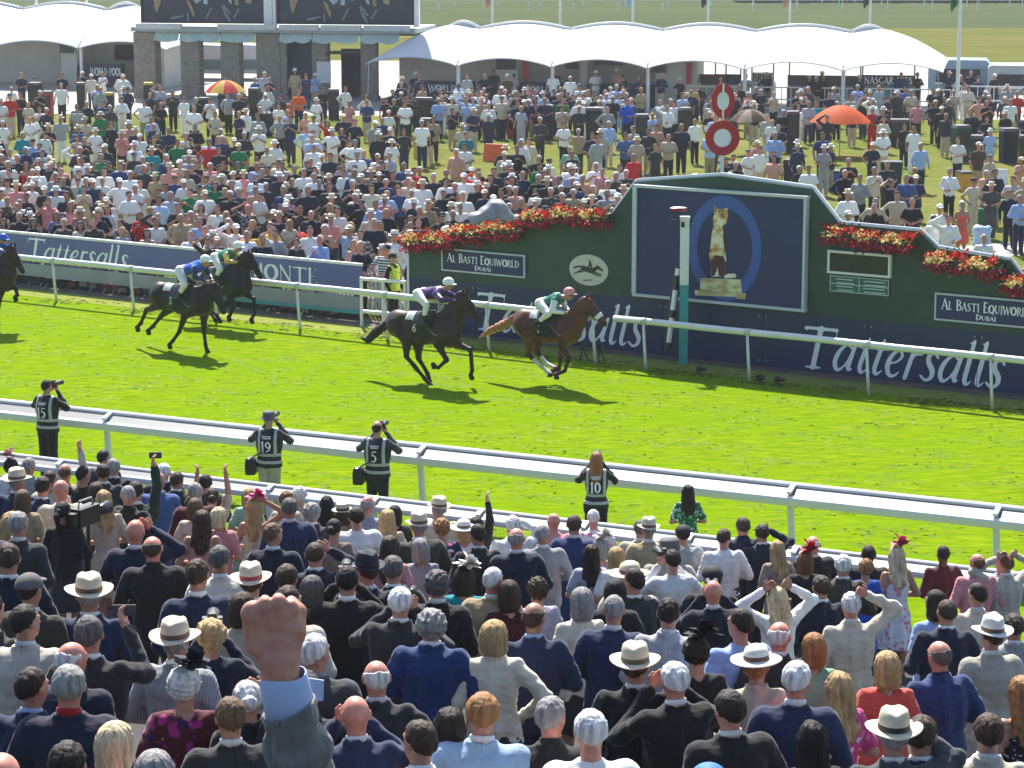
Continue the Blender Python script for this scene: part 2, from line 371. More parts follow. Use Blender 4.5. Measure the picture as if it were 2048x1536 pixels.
def top_mesh(sex, pose, kind, far, seed=0):
    """kind: jacket, shirt, tee, dress (bare shoulders), gown (short sleeves)"""
    k = ('top', sex, pose, kind, far, seed)
    if k in MESH: return MESH[k]
    J = [joints(sex, pose, s) for s in (-1, 1)]
    g = {'jacket': .012, 'shirt': .004, 'tee': .004, 'dress': .004, 'gown': .005}[kind]
    st = torso_st(sex, g)
    if kind in ('dress', 'gown'):
        st = [(.48, .23, .18), (.62, .225, .17), (.80, .20, .14)]+st[1:]
    if kind in ('shirt', 'tee'): st[0] = (.86, st[0][1], st[0][2])
    if kind == 'dress': st = [q for q in st if q[0] < 1.36]
    amp = .0065 if not far else .005
    def tf(P):
        d = loft(P, st)
        if kind != 'dress': d = sm(d, cap(P, (-.15 if sex == 'm' else -.105, -.005, 1.40), (.15 if sex == 'm' else .105, -.005, 1.40), .064, .064), .035)
        for s, (sh, e, w) in zip((-1, 1), J):
            if kind == 'jacket': d = sm(d, cap(P, sh+A(0, 0, -.005), e, .066, .055), .028); d = sm(d, cap(P, e, w-(w-e)*.06, .055, .043), .02)
            elif kind == 'shirt': d = sm(d, cap(P, sh, e, .062, .053), .045); d = sm(d, cap(P, e, w-(w-e)*.04, .053, .037), .02)
            elif kind in ('tee', 'gown'): d = sm(d, cap(P, sh, sh+(e-sh)*.75, .060, .060), .04)
            elif kind == 'dress': d = sm(d, cap(P, A(.09*s, -.085, 1.33), A(.085*s, -.03, 1.455), .013), .01)
        if kind == 'jacket':                                   # collar standing round the neck, back vent
            d = sm(d, cap(P, (0, -.004, 1.385), (0, -.004, 1.450), .10, .064), .02)
            q = P-A(0, -.004, 1.474); rr = np.sqrt((np.hypot(q[:, 0], q[:, 1])-.073)**2+((q[:, 2]-q[:, 1]*-.25)*.6)**2)-.011; d = sm(d, rr, .010)
        if kind in ('dress',):                                 # open back
            d = smax(d, -ell(P, (0, -.14, 1.36), (.075, .08, .16)), .01)
        d = smax(d, -cap(P, (0, .0, 1.445), (0, .004, 1.60), .070, .085), .006) if kind in ('tee', 'gown') else d
        fold = wob(P*A(1, 1, .55), 38, amp, 3+seed)+wob(P*A(.7, 1, 1), 75, amp*.4, 9+seed)
        return d+fold
    pts = np.array([q for j in J for q in j]+[(-.25, -.2, st[0][0]), (.25, .2, 1.52)])
    if kind in ('dress', 'tee', 'gown'): pts = np.array([(-.36, -.24, st[0][0]), (.36, .30, 1.56)]+[j[0]+(j[1]-j[0])*.8 for j in J])
    mb = MB(); sdf_mb(mb, tf, pts.min(0)-.07, pts.max(0)+.07, .027 if far else .0125)
    MESH[k] = mb.mesh(kind, True, 1); return MESH[k]
def legs_mesh(kind, far):
    k = (kind, far)
    if k in MESH: return MESH[k]
    if kind == 'trousers':
        def f(P):
            PA = np.stack([np.abs(P[:, 0]), P[:, 1], P[:, 2]], 1)
            d = cap(PA, (.088, 0, .86), (.100, 0, .05), .096, .066); d = sm(d, loft(P, [(.80, .188, .124), (.99, .188, .126)]), .04)
            return smax(d, .05-P[:, 2], .01)+wob(P*A(1, 1, .6), 30, .005, 5)
    else:
        def f(P): return loft(P, [(.48, .22, .17), (.70, .215, .165), (.86, .195, .135), (1.04, .142, .106)])+wob(P*A(1, 1, .3), 40, .007, 5)
    mb = MB(); sdf_mb(mb, f, (-.25, -.2, .03), (.25, .2, 1.06), .034 if far else .022)
    MESH[k] = mb.mesh(kind, True, 1); return MESH[k]
def collar_mesh():
    if 'collar' in MESH: return MESH['collar']
    mb = MB(); V = []; F = []; n = 20
    for k in range(n):
        w = 2*pi*k/n
        for r, z in ((.066, 1.47), (.0635, 1.520), (.0595, 1.526), (.0590, 1.48)):
            V.append((r*cos(w), r*sin(w)*1.0, z-.14*r*sin(w)*1.6-.004))
    for k in range(n):
        for j in range(4): F.append((k*4+j, ((k+1) % n)*4+j, ((k+1) % n)*4+(j+1) % 4, k*4+(j+1) % 4))
    mb.add(V, F); MESH['collar'] = mb.mesh('shirt_collar', True, 1); return MESH['collar']
def hair_mesh(kind, far, seed=0):
    k = ('hair', kind, far, seed)
    if k in MESH: return MESH[k]
    def strand(P, a=.0022, n=46):
        th = np.arctan2(P[:, 0], -(P[:, 1]+.01)); return a*np.sin(th*n/2+3*np.sin(P[:, 2]*24+seed))+a*.8*np.sin(th*n/3.1+seed+5*np.sin(P[:, 2]*15))
    C0 = (0, .004, 1.654); hl = 1.592 if kind != 'fringe' else 1.570
    def f(P):
        x, y, z = P[:, 0], P[:, 1], P[:, 2]
        if kind in ('short', 'crop', 'fringe'):
            g = {'short': .010, 'crop': .0045, 'fringe': .0032}[kind]
            d = ell(P, C0, (.078+g, .096+g, .100+g*1.1)); d = smax(d, (hl+(y+.07)*.95-z)*.72, .008)
            d = smax(d, -ell(np.stack([np.abs(x), y, z], 1), (.085, .0, 1.632), (.03, .022, .028)), .006)
            if kind == 'fringe': d = smax(d, z-1.705+(y+.09)*.25+wob(P, 70, .006, 2), .006)
            return d+strand(P, .0012)+wob(P, 80, .0028 if kind == 'short' else .0010, seed)+wob(P, 150, .0012, seed+4)
        if kind == 'curly':
            d = ell(P, (0, -.005, 1.648), (.100, .112, .112)); d = smax(d, (1.56+(y+.05)*1.0-z)*.7, .01)
            return d+wob(P, 105, .0065, seed)+wob(P, 190, .003, seed+1)
        if kind == 'bob':
            d = sm(ell(P, (0, -.004, 1.655), (.097, .112, .108)), loft(P, [(1.475+.02*(seed % 3 == 1), .078, .065, -.025), (1.52, .105, .095, -.018), (1.62, .102, .11, -.01), (1.66, .09, .10, 0)]), .03)
            d = smax(d, np.minimum(y-.035, 1.70-z), .012)
            return d+strand(P, .0024)
        if kind == 'long':
            d = sm(ell(P, (0, -.004, 1.655), (.095, .112, .108)), loft(P, [(1.26, .055, .022, -.115), (1.36, .098, .038, -.100), (1.46, .112, .060, -.062), (1.58, .105, .095, -.025), (1.66, .09, .10, 0)]), .03)
            d = smax(d, np.minimum(y-.035, 1.70-z), .012)
            return d+strand(P, .003)+wob(P, 50, .005, seed)
        if kind == 'bun':
            d = ell(P, C0, (.090, .108, .112)); d = smax(d, (1.592+(y+.07)*.95-z)*.72, .008)
            return sm(d, ell(P, (0, -.115, 1.66), (.048, .042, .045)), .015)+strand(P, .002)+wob(P, 80, .003, seed)
        if kind == 'pony':
            d = ell(P, C0, (.090, .108, .112)); d = smax(d, (1.592+(y+.07)*.95-z)*.72, .008)
            return sm(sm(d, cap(P, (0, -.10, 1.67), (0, -.14, 1.62), .03, .035), .02), cap(P, (0, -.14, 1.62), (0, -.12, 1.38), .034, .018), .02)+strand(P, .002)
    mb = MB(); sdf_mb(mb, f, (-.14, -.19, 1.22 if kind in ('long', 'pony') else 1.44), (.14, .14, 1.79), .018 if far else .0072)
    MESH[k] = mb.mesh('hair', True, 1); return MESH[k]
def hat_meshes(kind, far=False):
    """-> list of (name, mesh): the hat and its band"""
    if ('hat', kind) in MESH: return MESH[('hat', kind)]
    out = []; n = 28; z0 = 1.690
    def brim(mb, r0, r1, droop, up=.0, n=28, sx=.92):
        V = []; F = []; R = 5
        for t in (0, -.006):
            for i in range(R):
                q = i/(R-1); r = r0+(r1-r0)*q
                for k in range(n):
                    w = 2*pi*k/n; V.append((r*cos(w)*sx, r*sin(w), z0+t+droop*q*abs(sin(w))*1.0*(-1)+up*q*q*abs(cos(w))))
        for i in range(R-1):
            for k in range(n):
                k2 = (k+1) % n; F.append((i*n+k, (i+1)*n+k, (i+1)*n+k2, i*n+k2)); b = R*n; F.append((b+i*n+k, b+i*n+k2, b+(i+1)*n+k2, b+(i+1)*n+k))
        for k in range(n): k2 = (k+1) % n; F.append(((R-1)*n+k, 2*R*n-n+k, 2*R*n-n+k2, (R-1)*n+k2))
        mb.add(V, F)
    if kind in ('fedora', 'wide', 'boater', 'sun'):
        mb = MB(); br = {'fedora': .152, 'wide': .175, 'boater': .160, 'sun': .20}[kind]
        brim(mb, .094, br, .012 if kind != 'boater' else 0, .018 if kind in ('fedora', 'wide') else 0)
        if kind == 'boater': prof = [(.097, 0), (.096, .085), (.088, .090), (0.001, .090)]
        elif kind == 'sun': prof = [(.100, 0), (.100, .04), (.085, .075), (.05, .095), (.001, .10)]
        else: prof = [(.098, 0), (.098, .035), (.094, .075), (.084, .108), (.070, .118), (.035, .112), (.001, .108)]
        V = []; F = []
        for r, z in prof:
            for k in range(n):
                w = 2*pi*k/n; X, Y, Z = r*cos(w)*.90, r*sin(w)*1.08, z0+z
                if kind in ('fedora', 'wide') and z > .07:
                    Z -= .022*math.exp(-(X/.022)**2)*(1 if r < .08 else .4); X *= 1-.16*max(0, Y/.1)
                V.append((X, Y, Z))
        for i in range(len(prof)-1):
            for k in range(n): k2 = (k+1) % n; F.append((i*n+k, i*n+k2, (i+1)*n+k2, (i+1)*n+k))
        mb.add(V, F); out.append(('hat', mb.mesh('hat', True, 1)))
        b = MB(); b.lathe([(.100, .001), (.1005, .004), (.1005, .030), (.099, .032)], n, (0, 0, z0), sx=.90, sy=1.08); out.append(('hat_band', b.mesh('hat_band', True, 1)))
    elif kind == 'bucket':
        mb = MB(); mb.lathe([(.145, -.03), (.12, -.012), (.098, .012), (.094, .06), (.080, .082), (.001, .086)], n, (0, 0, z0-.005), sy=1.1)
        mb.lathe([(.145, -.034), (.098, .008)], n, (0, 0, z0-.005), sy=1.1); out.append(('hat', mb.mesh('hat', True, 1)))
    elif kind in ('cap', 'flat'):
        hh = .075 if kind == 'cap' else .055
        def f(P):
            d = ell(P, (0, .0, 1.675), (.096, .116, hh+.022)); d = np.maximum(d, 1.665-P[:, 2]-P[:, 1]*.1)
            if kind == 'flat': d = sm(d, ell(P, (0, .02, 1.735), (.11, .13, .028)), .02)
            return sm(d, ell(P, (0, .135, 1.688), (.072, .055, .008)), .01)
        mb = MB(); sdf_mb(mb, f, (-.13, -.14, 1.64), (.13, .21, 1.79), .010); out.append(('hat', mb.mesh('hat', True, 1)))
    elif kind == 'fasc':
        mb = MB(); r = random.Random(4)
        for i in range(22):
            a = r.random()*2*pi; t = .2+r.random()*1.3; L = .10+.08*r.random(); d = Vector((cos(a)*sin(t), sin(a)*sin(t), cos(t))); s = d.cross(Vector((.3, .2, 1))).normalized()
            c = Vector((.045, .0, 1.755)); nn = s.cross(d); P = [c-s*.012, c+d*L*.5-s*.05+nn*.02, c+d*L-s*.03-nn*.01, c+d*L+s*.03-nn*.02, c+d*L*.55+s*.05+nn*.02, c+s*.012]
            mb.add([tuple(p) for p in P], [(0, 1, 4, 5), (1, 2, 3, 4)])
        mb.add(*_ball((.045, 0, 1.755), (.03, .03, .018))); out.append(('headpiece', mb.mesh('headpiece', False, 1)))
    elif kind == 'band':
        mb = MB(); mb.tube([(.098*cos(w), -.01, 1.655+.115*sin(w)) for w in [pi*i/12 for i in range(13)]], .009, 6); out.append(('headband', mb.mesh('headband', True, 1)))
    MESH[('hat', kind)] = out; return out

# ---------------------------------------------------------------- people: assembly
HATC = dict(straw=straw(), boat=straw((.60, .50, .34), 'boater_straw'), white=plain('white_felt', (.72, .70, .64), .8), black=plain('black_felt', (.008, .008, .010), .8), navy=plain('navy_felt', (.010, .013, .03), .8),
    grey=plain('grey_felt', (.10, .10, .10), .8), pink=plain('pink_net', (.80, .05, .28), .6), red=plain('red_net', (.65, .03, .03), .6), cream=plain('cream_felt', (.60, .52, .38), .8), blue=plain('blue_cotton', (.03, .16, .60), .7),
    dpink=plain('rose_net', (.75, .16, .25), .6), tan=plain('tan_felt', (.25, .17, .09), .8), dgreen=plain('dark_green_felt', (.02, .05, .02), .8), wpink=plain('pale_pink_net', (.78, .45, .5), .6), green=plain('green_felt', (.0, .25, .10), .8), peach=plain('peach_sinamay', (.70, .38, .24), .7))
BANDC = dict(brown=plain('brown_ribbon', (.12, .05, .03), .6), black=plain('black_ribbon', (.012, .010, .012), .6), red=plain('red_ribbon', (.35, .03, .03), .6), olive=plain('olive_ribbon', (.10, .085, .04), .6))
HAIRK = dict(s='short', c='crop', f='fringe', u='curly', b='bob', l='long', n='bun', p='pony', x=None)
def person(sex, hair, hcol, hat, top, tcol, leg, lcol, pose, far=False, sk='fair', hatc='straw', band='brown', pat='plain', name='person', collar=None, tilt=0, seed=0, yaw=0):
    r = empty(name); sc = 1.0 if sex == 'm' else .94
    b = put('body', body_mesh(sex, pose, far, yaw), [skin(sk), EYE, SHOE], r)
    t = put({'tee': 'shirt', 'gown': 'dress'}.get(top, top), top_mesh(sex, pose, top, far, seed % 2 if not far else 0), cloth(tcol, pat), r)
    if top not in ('dress', 'gown'): put(leg, legs_mesh(leg, far), cloth(lcol), r)
    if collar: put('shirt_collar', collar_mesh(), cloth(collar), r)
    hk = HAIRK[hair]
    if hk: put('hair', hair_mesh(hk, far, seed % 3), hairm(hcol), r, rz=yaw*(.5 if hk in ('long', 'pony') else 1))
    if hat:
        for i, (nm, me) in enumerate(hat_meshes(hat)):
            if i == 0: ho = put(nm, me, HATC[hatc], r, rz=yaw)
            else: put(nm, me, BANDC[band], ho)
    r.scale = (sc, sc, sc); return r
# ---------------------------------------------------------------- the lie of the land
G = lambda x, y: at(x, y, 0)
RF0, RF1 = G(110, 603), G(1980, 818)                     # far rail, foot of its posts
WL0, WL1 = G(820, 655), G(2048, 789)                     # foot of the green wall
HB0, HB1 = G(51, 568), G(700, 638)                       # foot of the advertising boards
RN0, RN1 = at(0, 806, 1.15), at(2048, 1024, 1.15); RN0.z = RN1.z = 0
BA0, BA1 = at(51, 910, 1.1), at(2048, 1146, 1.1); BA0.z = BA1.z = 0
BD = (BA1-BA0).normalized(); BN = Vector((BD.y, -BD.x, 0))          # along the crowd barrier / towards the stand
if BN.y > 0: BN = -BN
TP = ((-9, 0), (1.2, 0), (16, 3.2), (22, 4.1), (29, 6.5), (33, 8.2), (60, 14))
STEP = .15
def slope(d): return float(np.interp(d, [p[0] for p in TP], [p[1] for p in TP]))
def terr(x, y):
    d = (Vector((x, y, 0))-BA0).dot(BN); return math.floor(slope(d)/STEP+1e-6)*STEP
def stand_at(x, y, hgt):
    r = ray(x, y); t = 45.0
    while t > 3:
        p = Vector((0, 0, H))+r*t
        if p.z-terr(p.x, p.y)-hgt > 0: break
        t -= .03
    return Vector((p.x, p.y, terr(p.x, p.y))), t

def gsheet(name, pts, z, m, sub=0):
    mb = MB(); mb.add([(p[0], p[1], z) for p in pts], [tuple(range(len(pts)))]); o = mb.build(name, m); tag(o, kind='structure'); return o
def turf(name, cs, sc, stretch=(1, 1, 1), var=None, bm=.6):
    m, nt, bs = _m(name); f = noise(nt, sc, 6, sc=stretch, rough=.65); g = noise(nt, sc*.07, 3, sc=stretch)
    a = ramp(nt, f, (.36, cs[0]), (.50, cs[1]), (.64, cs[2])); b = ramp(nt, g, (.35, 0), (.65, .55))
    nt.links.new(mix(nt, b, a, var or cs[0]), bs.inputs['Base Color']); bs.inputs['Roughness'].default_value = .9; bs.inputs['Specular IOR Level'].default_value = 0
    bump(nt, bs, f, bm, .06); return m
M_turf = turf('track_turf', ((.104, .182, .003), (.156, .240, .004), (.215, .295, .006)), 3.6, (.6, 1.7, 1), (.135, .238, .002), 1.0)
M_lawn = turf('worn_lawn', ((.075, .105, .016), (.115, .145, .025), (.17, .175, .05)), 1.3, (1, 1.5, 1), (.20, .175, .07), .4)
M_verge = turf('verge_grass', ((.15, .19, .03), (.22, .27, .05), (.30, .32, .09)), 4, (1, 2, 1), (.20, .21, .06), .5)
M_field = turf('field_grass', ((.090, .104, .028), (.118, .124, .034), (.155, .150, .046)), .25, (.4, 1.6, 1), (.13, .13, .035), .2)
M_far = turf('far_grass', ((.060, .082, .040), (.074, .095, .043), (.090, .105, .048)), .1, (.3, 1.5, 1), (.088, .100, .045), .2)
M_earth = plain('bare_path', (.10, .085, .065), .95, .35, 2.5, bmp=.4)
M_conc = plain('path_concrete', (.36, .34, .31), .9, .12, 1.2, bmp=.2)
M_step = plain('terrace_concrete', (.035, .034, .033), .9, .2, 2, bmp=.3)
gsheet('ground', [(-900, -60), (900, -60), (900, 1600), (-900, 1600)], -.02, M_field)
# one turf sheet for the course, one verge beyond the rail, bare earth to the boards and wall
def off(P, Q, d, ext=60):
    u = (Q-P).normalized(); n = Vector((-u.y, u.x, 0)); return P-u*ext+n*d, Q+u*ext+n*d
e0, e1 = off(RF0, RF1, .25); b0, b1 = off(BA0, BA1, .15)
gsheet('track', [b0, b1, e1, e0], .0, M_turf)
f0, f1 = off(RF0, RF1, 1.15); gsheet('grass_verge', [e0, e1, f1, f0], .004, M_verge)
w0, w1 = off(WL0, WL1, .5, 60); gsheet('path', [f0, f1, w1, w0], -.004, M_earth)
lw = [w0, w1, Vector((90, 100, 0)), Vector((90, 109, 0)), Vector((-90, 126, 0)), Vector((-90, 100, 0))]
gsheet('lawn', lw, -.008, M_lawn)
gsheet('plaza', [(-90, 122, 0), (90, 109, 0), (90, 152, 0), (-90, 160, 0)], -.004, M_conc)
gsheet('far_field', [(-700, 205), (700, 190), (700, 1500), (-700, 1500)], -.012, M_far)
p = [G(235, 405), G(560, 395), G(560, 410), G(235, 424)]; gsheet('paved_path', p, .0, M_conc)
p = [G(1830, 500), G(2200, 470), G(2200, 505), G(1900, 516)]; gsheet('paved_path', p, .0, M_conc)
# terrace: steps parallel to the barrier
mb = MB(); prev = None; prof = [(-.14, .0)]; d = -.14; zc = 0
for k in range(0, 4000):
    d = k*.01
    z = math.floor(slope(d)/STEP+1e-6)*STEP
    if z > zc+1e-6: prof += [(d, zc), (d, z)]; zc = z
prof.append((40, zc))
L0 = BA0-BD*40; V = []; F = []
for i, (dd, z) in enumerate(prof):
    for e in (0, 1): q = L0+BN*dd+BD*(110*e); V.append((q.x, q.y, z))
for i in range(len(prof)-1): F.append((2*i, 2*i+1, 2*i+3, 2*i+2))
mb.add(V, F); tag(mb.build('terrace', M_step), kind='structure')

# grass lumps on the course, finer ones near, all one sheet of turf
def tufts(name, quadpts, n, hmin, hmax, w, m, label, seed=1, lean_k=-2.2):
    r = np.random.RandomState(seed); a, b, c, d_ = [np.array(q)[:2] for q in quadpts]
    u, v = r.rand(n), r.rand(n); P = ((1-u)*(1-v))[:, None]*a+(u*(1-v))[:, None]*b+(u*v)[:, None]*c+((1-u)*v)[:, None]*d_
    cl = np.sin(P[:, 0]*2.1+np.sin(P[:, 1]*1.7)*2)+np.sin(P[:, 1]*5.3+P[:, 0]*.9)+r.normal(size=n)*.8; P = P[cl > .3]; n = len(P)
    V = []; B = 4
    for k in range(B):
        th = r.normal(size=n)*.5; hh = hmin+(hmax-hmin)*r.rand(n)**2; ww = w*(.5+r.rand(n)); dx, dy = np.cos(th)*ww, np.sin(th)*ww*.5
        ox, oy = r.normal(size=(2, n))*w*.6; lean = r.normal(size=(2, n))*hh*1.0+np.array([[0], [1]])*hh*lean_k
        p0 = np.stack([P[:, 0]+ox-dx, P[:, 1]+oy-dy, np.full(n, .0)], 1); p1 = np.stack([P[:, 0]+ox+dx, P[:, 1]+oy+dy, np.full(n, .0)], 1)
        p2 = np.stack([P[:, 0]+ox+dx*.5+lean[0], P[:, 1]+oy+dy*.5+lean[1], hh], 1); p3 = np.stack([P[:, 0]+ox-dx*.4+lean[0], P[:, 1]+oy-dy*.4+lean[1], hh*.8], 1)
        V.append(np.stack([p0, p1, p2, p3], 1).reshape(-1, 3))
    V = np.concatenate(V); nf = len(V)//4
    me = bpy.data.meshes.new(name); me.vertices.add(len(V)); me.vertices.foreach_set('co', V.ravel()); me.loops.add(nf*4); me.loops.foreach_set('vertex_index', np.arange(nf*4))
    me.polygons.add(nf); me.polygons.foreach_set('loop_start', np.arange(nf)*4); me.update(calc_edges=True); me.validate(); me.materials.append(m)
    o = put(name, me); tag(o, label, 'grass', kind='stuff'); return o
def leafm(name, c0, c1, sc=1.5, tr=.5):
    m, nt, bs = _m(name); f = noise(nt, sc, 4); a = ramp(nt, f, (.3, c0), (.7, c1)); nt.links.new(a, bs.inputs['Base Color']); bs.inputs['Roughness'].default_value = .7; bs.inputs['Specular IOR Level'].default_value = .2
    t = nt.nodes.new('ShaderNodeBsdfTranslucent'); nt.links.new(a, t.inputs[0]); mx = nt.nodes.new('ShaderNodeMixShader'); mx.inputs[0].default_value = tr
    nt.links.new(bs.outputs[0], mx.inputs[1]); nt.links.new(t.outputs[0], mx.inputs[2]); nt.links.new(mx.outputs[0], nt.nodes['Material Output'].inputs[0]); return m
M_tuft = leafm('turf_blades', (.20, .32, .003), (.33, .45, .006))
M_tuft2 = leafm('lawn_blades', (.14, .17, .035), (.33, .34, .12))
k = lambda x, y: G(x, y)
tufts('grass', [k(-40, 590), k(2090, 836), k(2090, 1180), k(-40, 985)], 15000, .004, .010, .045, M_tuft, 'bright green turf blades of the race course', 1, lean_k=2.6)
tufts('grass', [k(-40, 590), k(2090, 836), k(2090, 1180), k(-40, 985)], 2600, .008, .022, .030, M_tuft, 'small lifted divots of turf across the race course', 5)
tufts('grass', [k(-40, 575), k(2090, 820), k(2090, 836), k(-40, 590)], 1200, .01, .03, .04, M_tuft2, 'longer yellowish grass along the far running rail', 2)
# ---------------------------------------------------------------- lettering: strokes of varying width, filled as flat shapes
def CR(p, n=7):
    p = [np.array(q, float) for q in p]; out = []
    q = [2*p[0]-p[1]]+p+[2*p[-1]-p[-2]]
    for i in range(1, len(q)-2):
        for k in range(n):
            t = k/n; out.append(.5*((2*q[i])+(-q[i-1]+q[i+1])*t+(2*q[i-1]-5*q[i]+4*q[i+1]-q[i+2])*t*t+(-q[i-1]+3*q[i]-3*q[i+1]+q[i+2])*t**3))
    out.append(p[-1]); return out
L = lambda *a: [np.array(q, float) for q in a]
sf = lambda x, y, w=.14: L((x-w, y, .022), (x+w, y, .022))
def ring(cx, cy, rx, ry, n=20, a=.09, b=.045):
    return [np.array((cx+rx*cos(2*pi*i/n), cy+ry*sin(2*pi*i/n), b+(a-b)*abs(cos(2*pi*i/n)))) for i in range(n+1)]
GL = {
 'T': (.86, [L((.42, .02, .055), (.42, .97, .055)), L((.04, .96, .032), (.82, .96, .032)), L((.05, .97, .02), (.03, .78, .012)), L((.81, .97, .02), (.83, .78, .012)), sf(.42, .02, .17)]),
 'a': (.54, [CR([(.42, .56, .02), (.28, .64, .025), (.12, .46, .045), (.07, .2, .048), (.16, .02, .035), (.30, .12, .022), (.42, .40, .015)]), CR([(.48, .64, .035), (.42, .25, .05), (.43, .05, .035), (.53, .10, .012)])]),
 't': (.36, [CR([(.25, .86, .02), (.19, .5, .045), (.15, .16, .045), (.21, .01, .03), (.34, .12, .012)]), L((.04, .62, .02), (.38, .62, .02))]),
 'e': (.46, [CR([(.10, .30, .02), (.28, .36, .022), (.38, .50, .03), (.30, .64, .025), (.15, .52, .042), (.08, .28, .05), (.15, .05, .042), (.28, .02, .03), (.41, .16, .012)])]),
 'r': (.40, [CR([(.16, .64, .035), (.13, .35, .045), (.09, .0, .045)]), CR([(.13, .36, .015), (.23, .57, .022), (.36, .61, .042)])]),
 's': (.42, [CR([(.37, .54, .022), (.27, .645, .026), (.15, .58, .042), (.17, .42, .05), (.29, .25, .052), (.30, .08, .042), (.18, .0, .028), (.04, .10, .024)])]),
 'l': (.29, [CR([(.15, 1.02, .035), (.13, .5, .048), (.12, .12, .046), (.18, .0, .03), (.29, .10, .012)]), L((.05, .99, .015), (.15, 1.0, .02))]),
 'A': (.78, [L((.07, 0, .025), (.38, 1, .03)), L((.37, 1, .05), (.69, 0, .055)), L((.18, .34, .022), (.56, .34, .022)), sf(.07, .01, .08), sf(.68, .01, .1)]),
 'B': (.66, [L((.16, 0, .055), (.16, 1, .055)), CR([(.16, .97, .022), (.40, .95, .03), (.50, .76, .05), (.38, .55, .028), (.16, .52, .022)]), CR([(.16, .52, .022), (.45, .48, .03), (.57, .26, .055), (.44, .04, .03), (.16, .03, .022)])]),
 'D': (.80, [L((.16, 0, .055), (.16, 1, .055)), CR([(.14, .97, .022), (.42, .94, .03), (.70, .52, .06), (.42, .06, .03), (.14, .03, .022)])]),
 'E': (.62, [L((.16, 0, .055), (.16, 1, .055)), L((.10, .97, .025), (.52, .97, .025), (.53, .84, .012)), L((.16, .52, .022), (.44, .52, .022)), L((.10, .03, .025), (.54, .03, .025), (.57, .18, .012))]),
 'I': (.34, [L((.17, 0, .055), (.17, 1, .055)), sf(.17, .02, .12), sf(.17, .98, .12)]),
 'L': (.60, [L((.16, 0, .055), (.16, 1, .055)), L((.08, .03, .025), (.52, .03, .025), (.55, .2, .012)), sf(.16, .98, .12)]),
 'M': (.98, [L((.14, 0, .025), (.17, 1, .03)), L((.17, 1, .05), (.48, .08, .05)), L((.48, .08, .025), (.80, 1, .028)), L((.80, 1, .055), (.84, 0, .055)), sf(.14, .02, .09), sf(.84, .02, .11)]),
 'N': (.86, [L((.15, 0, .025), (.15, 1, .028)), L((.13, 1, .05), (.70, .03, .05)), L((.70, 0, .025), (.70, 1, .025)), sf(.15, .02, .1), sf(.70, .98, .1)]),
 'O': (.88, [ring(.43, .5, .34, .47)]), 'Q': (.88, [ring(.43, .5, .34, .47), L((.45, .05, .04), (.80, -.2, .03))]),
 'P': (.62, [L((.16, 0, .055), (.16, 1, .055)), CR([(.16, .97, .022), (.42, .95, .03), (.52, .74, .055), (.40, .5, .028), (.16, .47, .022)]), sf(.16, .02, .12)]),
 'R': (.70, [L((.16, 0, .055), (.16, 1, .055)), CR([(.16, .97, .022), (.40, .95, .03), (.50, .74, .055), (.38, .52, .028), (.16, .48, .022)]), L((.32, .5, .03), (.64, .0, .05)), sf(.16, .02, .12)]),
 'S': (.56, [CR([(.46, .82, .022), (.28, .98, .03), (.11, .78, .05), (.27, .54, .055), (.44, .27, .055), (.27, .02, .03), (.08, .18, .022)])]),
 'U': (.80, [CR([(.15, 1, .05), (.15, .3, .055), (.36, .02, .035), (.60, .3, .028), (.62, 1, .025)]), sf(.15, .98, .11), sf(.62, .98, .09)]),
 'W': (1.1, [L((.08, 1, .05), (.32, 0, .05)), L((.32, 0, .025), (.54, .95, .028)), L((.54, .95, .05), (.76, 0, .05)), L((.76, 0, .025), (1.0, 1, .025)), sf(.08, .98, .09), sf(1.0, .98, .07)]),
 'G': (.84, [CR([(.68, .82, .022), (.42, .97, .03), (.10, .52, .06), (.40, .03, .03), (.66, .14, .03), (.68, .4, .04)])]),
 'J': (.42, [CR([(.24, 1, .05), (.24, .2, .05), (.02, -.1, .02)]), sf(.24, .98, .12)]), 'K': (.74, [L((.16, 0, .055), (.16, 1, .055)), L((.18, .45, .025), (.58, 1, .025)), L((.30, .58, .05), (.66, 0, .05))]),
 '0': (.62, [ring(.30, .5, .21, .47, 20, .07, .03)]), '1': (.42, [L((.20, 0, .055), (.20, 1, .055)), L((.20, .98, .03), (.05, .84, .015)), sf(.20, .02, .15)]),
 '5': (.58, [L((.48, .97, .035), (.17, .97, .03), (.13, .56, .025)), CR([(.13, .56, .025), (.32, .62, .035), (.47, .34, .06), (.32, .03, .04), (.08, .07, .035)])]),
 '6': (.60, [CR([(.46, .93, .03), (.22, .80, .04), (.09, .36, .06), (.28, .02, .035), (.49, .30, .055), (.30, .58, .032), (.10, .38, .03)])]),
 '9': (.60, [CR([(.12, .07, .03), (.36, .18, .04), (.50, .62, .06), (.30, .98, .035), (.09, .70, .055), (.28, .42, .032), (.48, .60, .03)])]),
 '2': (.58, [CR([(.10, .78, .03), (.28, .97, .035), (.46, .74, .055), (.30, .36, .04), (.07, .04, .03)]), L((.07, .04, .035), (.52, .04, .035))]),
 '3': (.56, [CR([(.10, .85, .03), (.28, .97, .035), (.42, .76, .05), (.22, .54, .03), (.46, .28, .06), (.28, .02, .035), (.07, .12, .035)])]),
 '.': (.3, [L((.12, .04, .05), (.13, .04, .05))]), '-': (.4, [L((.06, .4, .04), (.34, .4, .04))]),
}
GM = {}
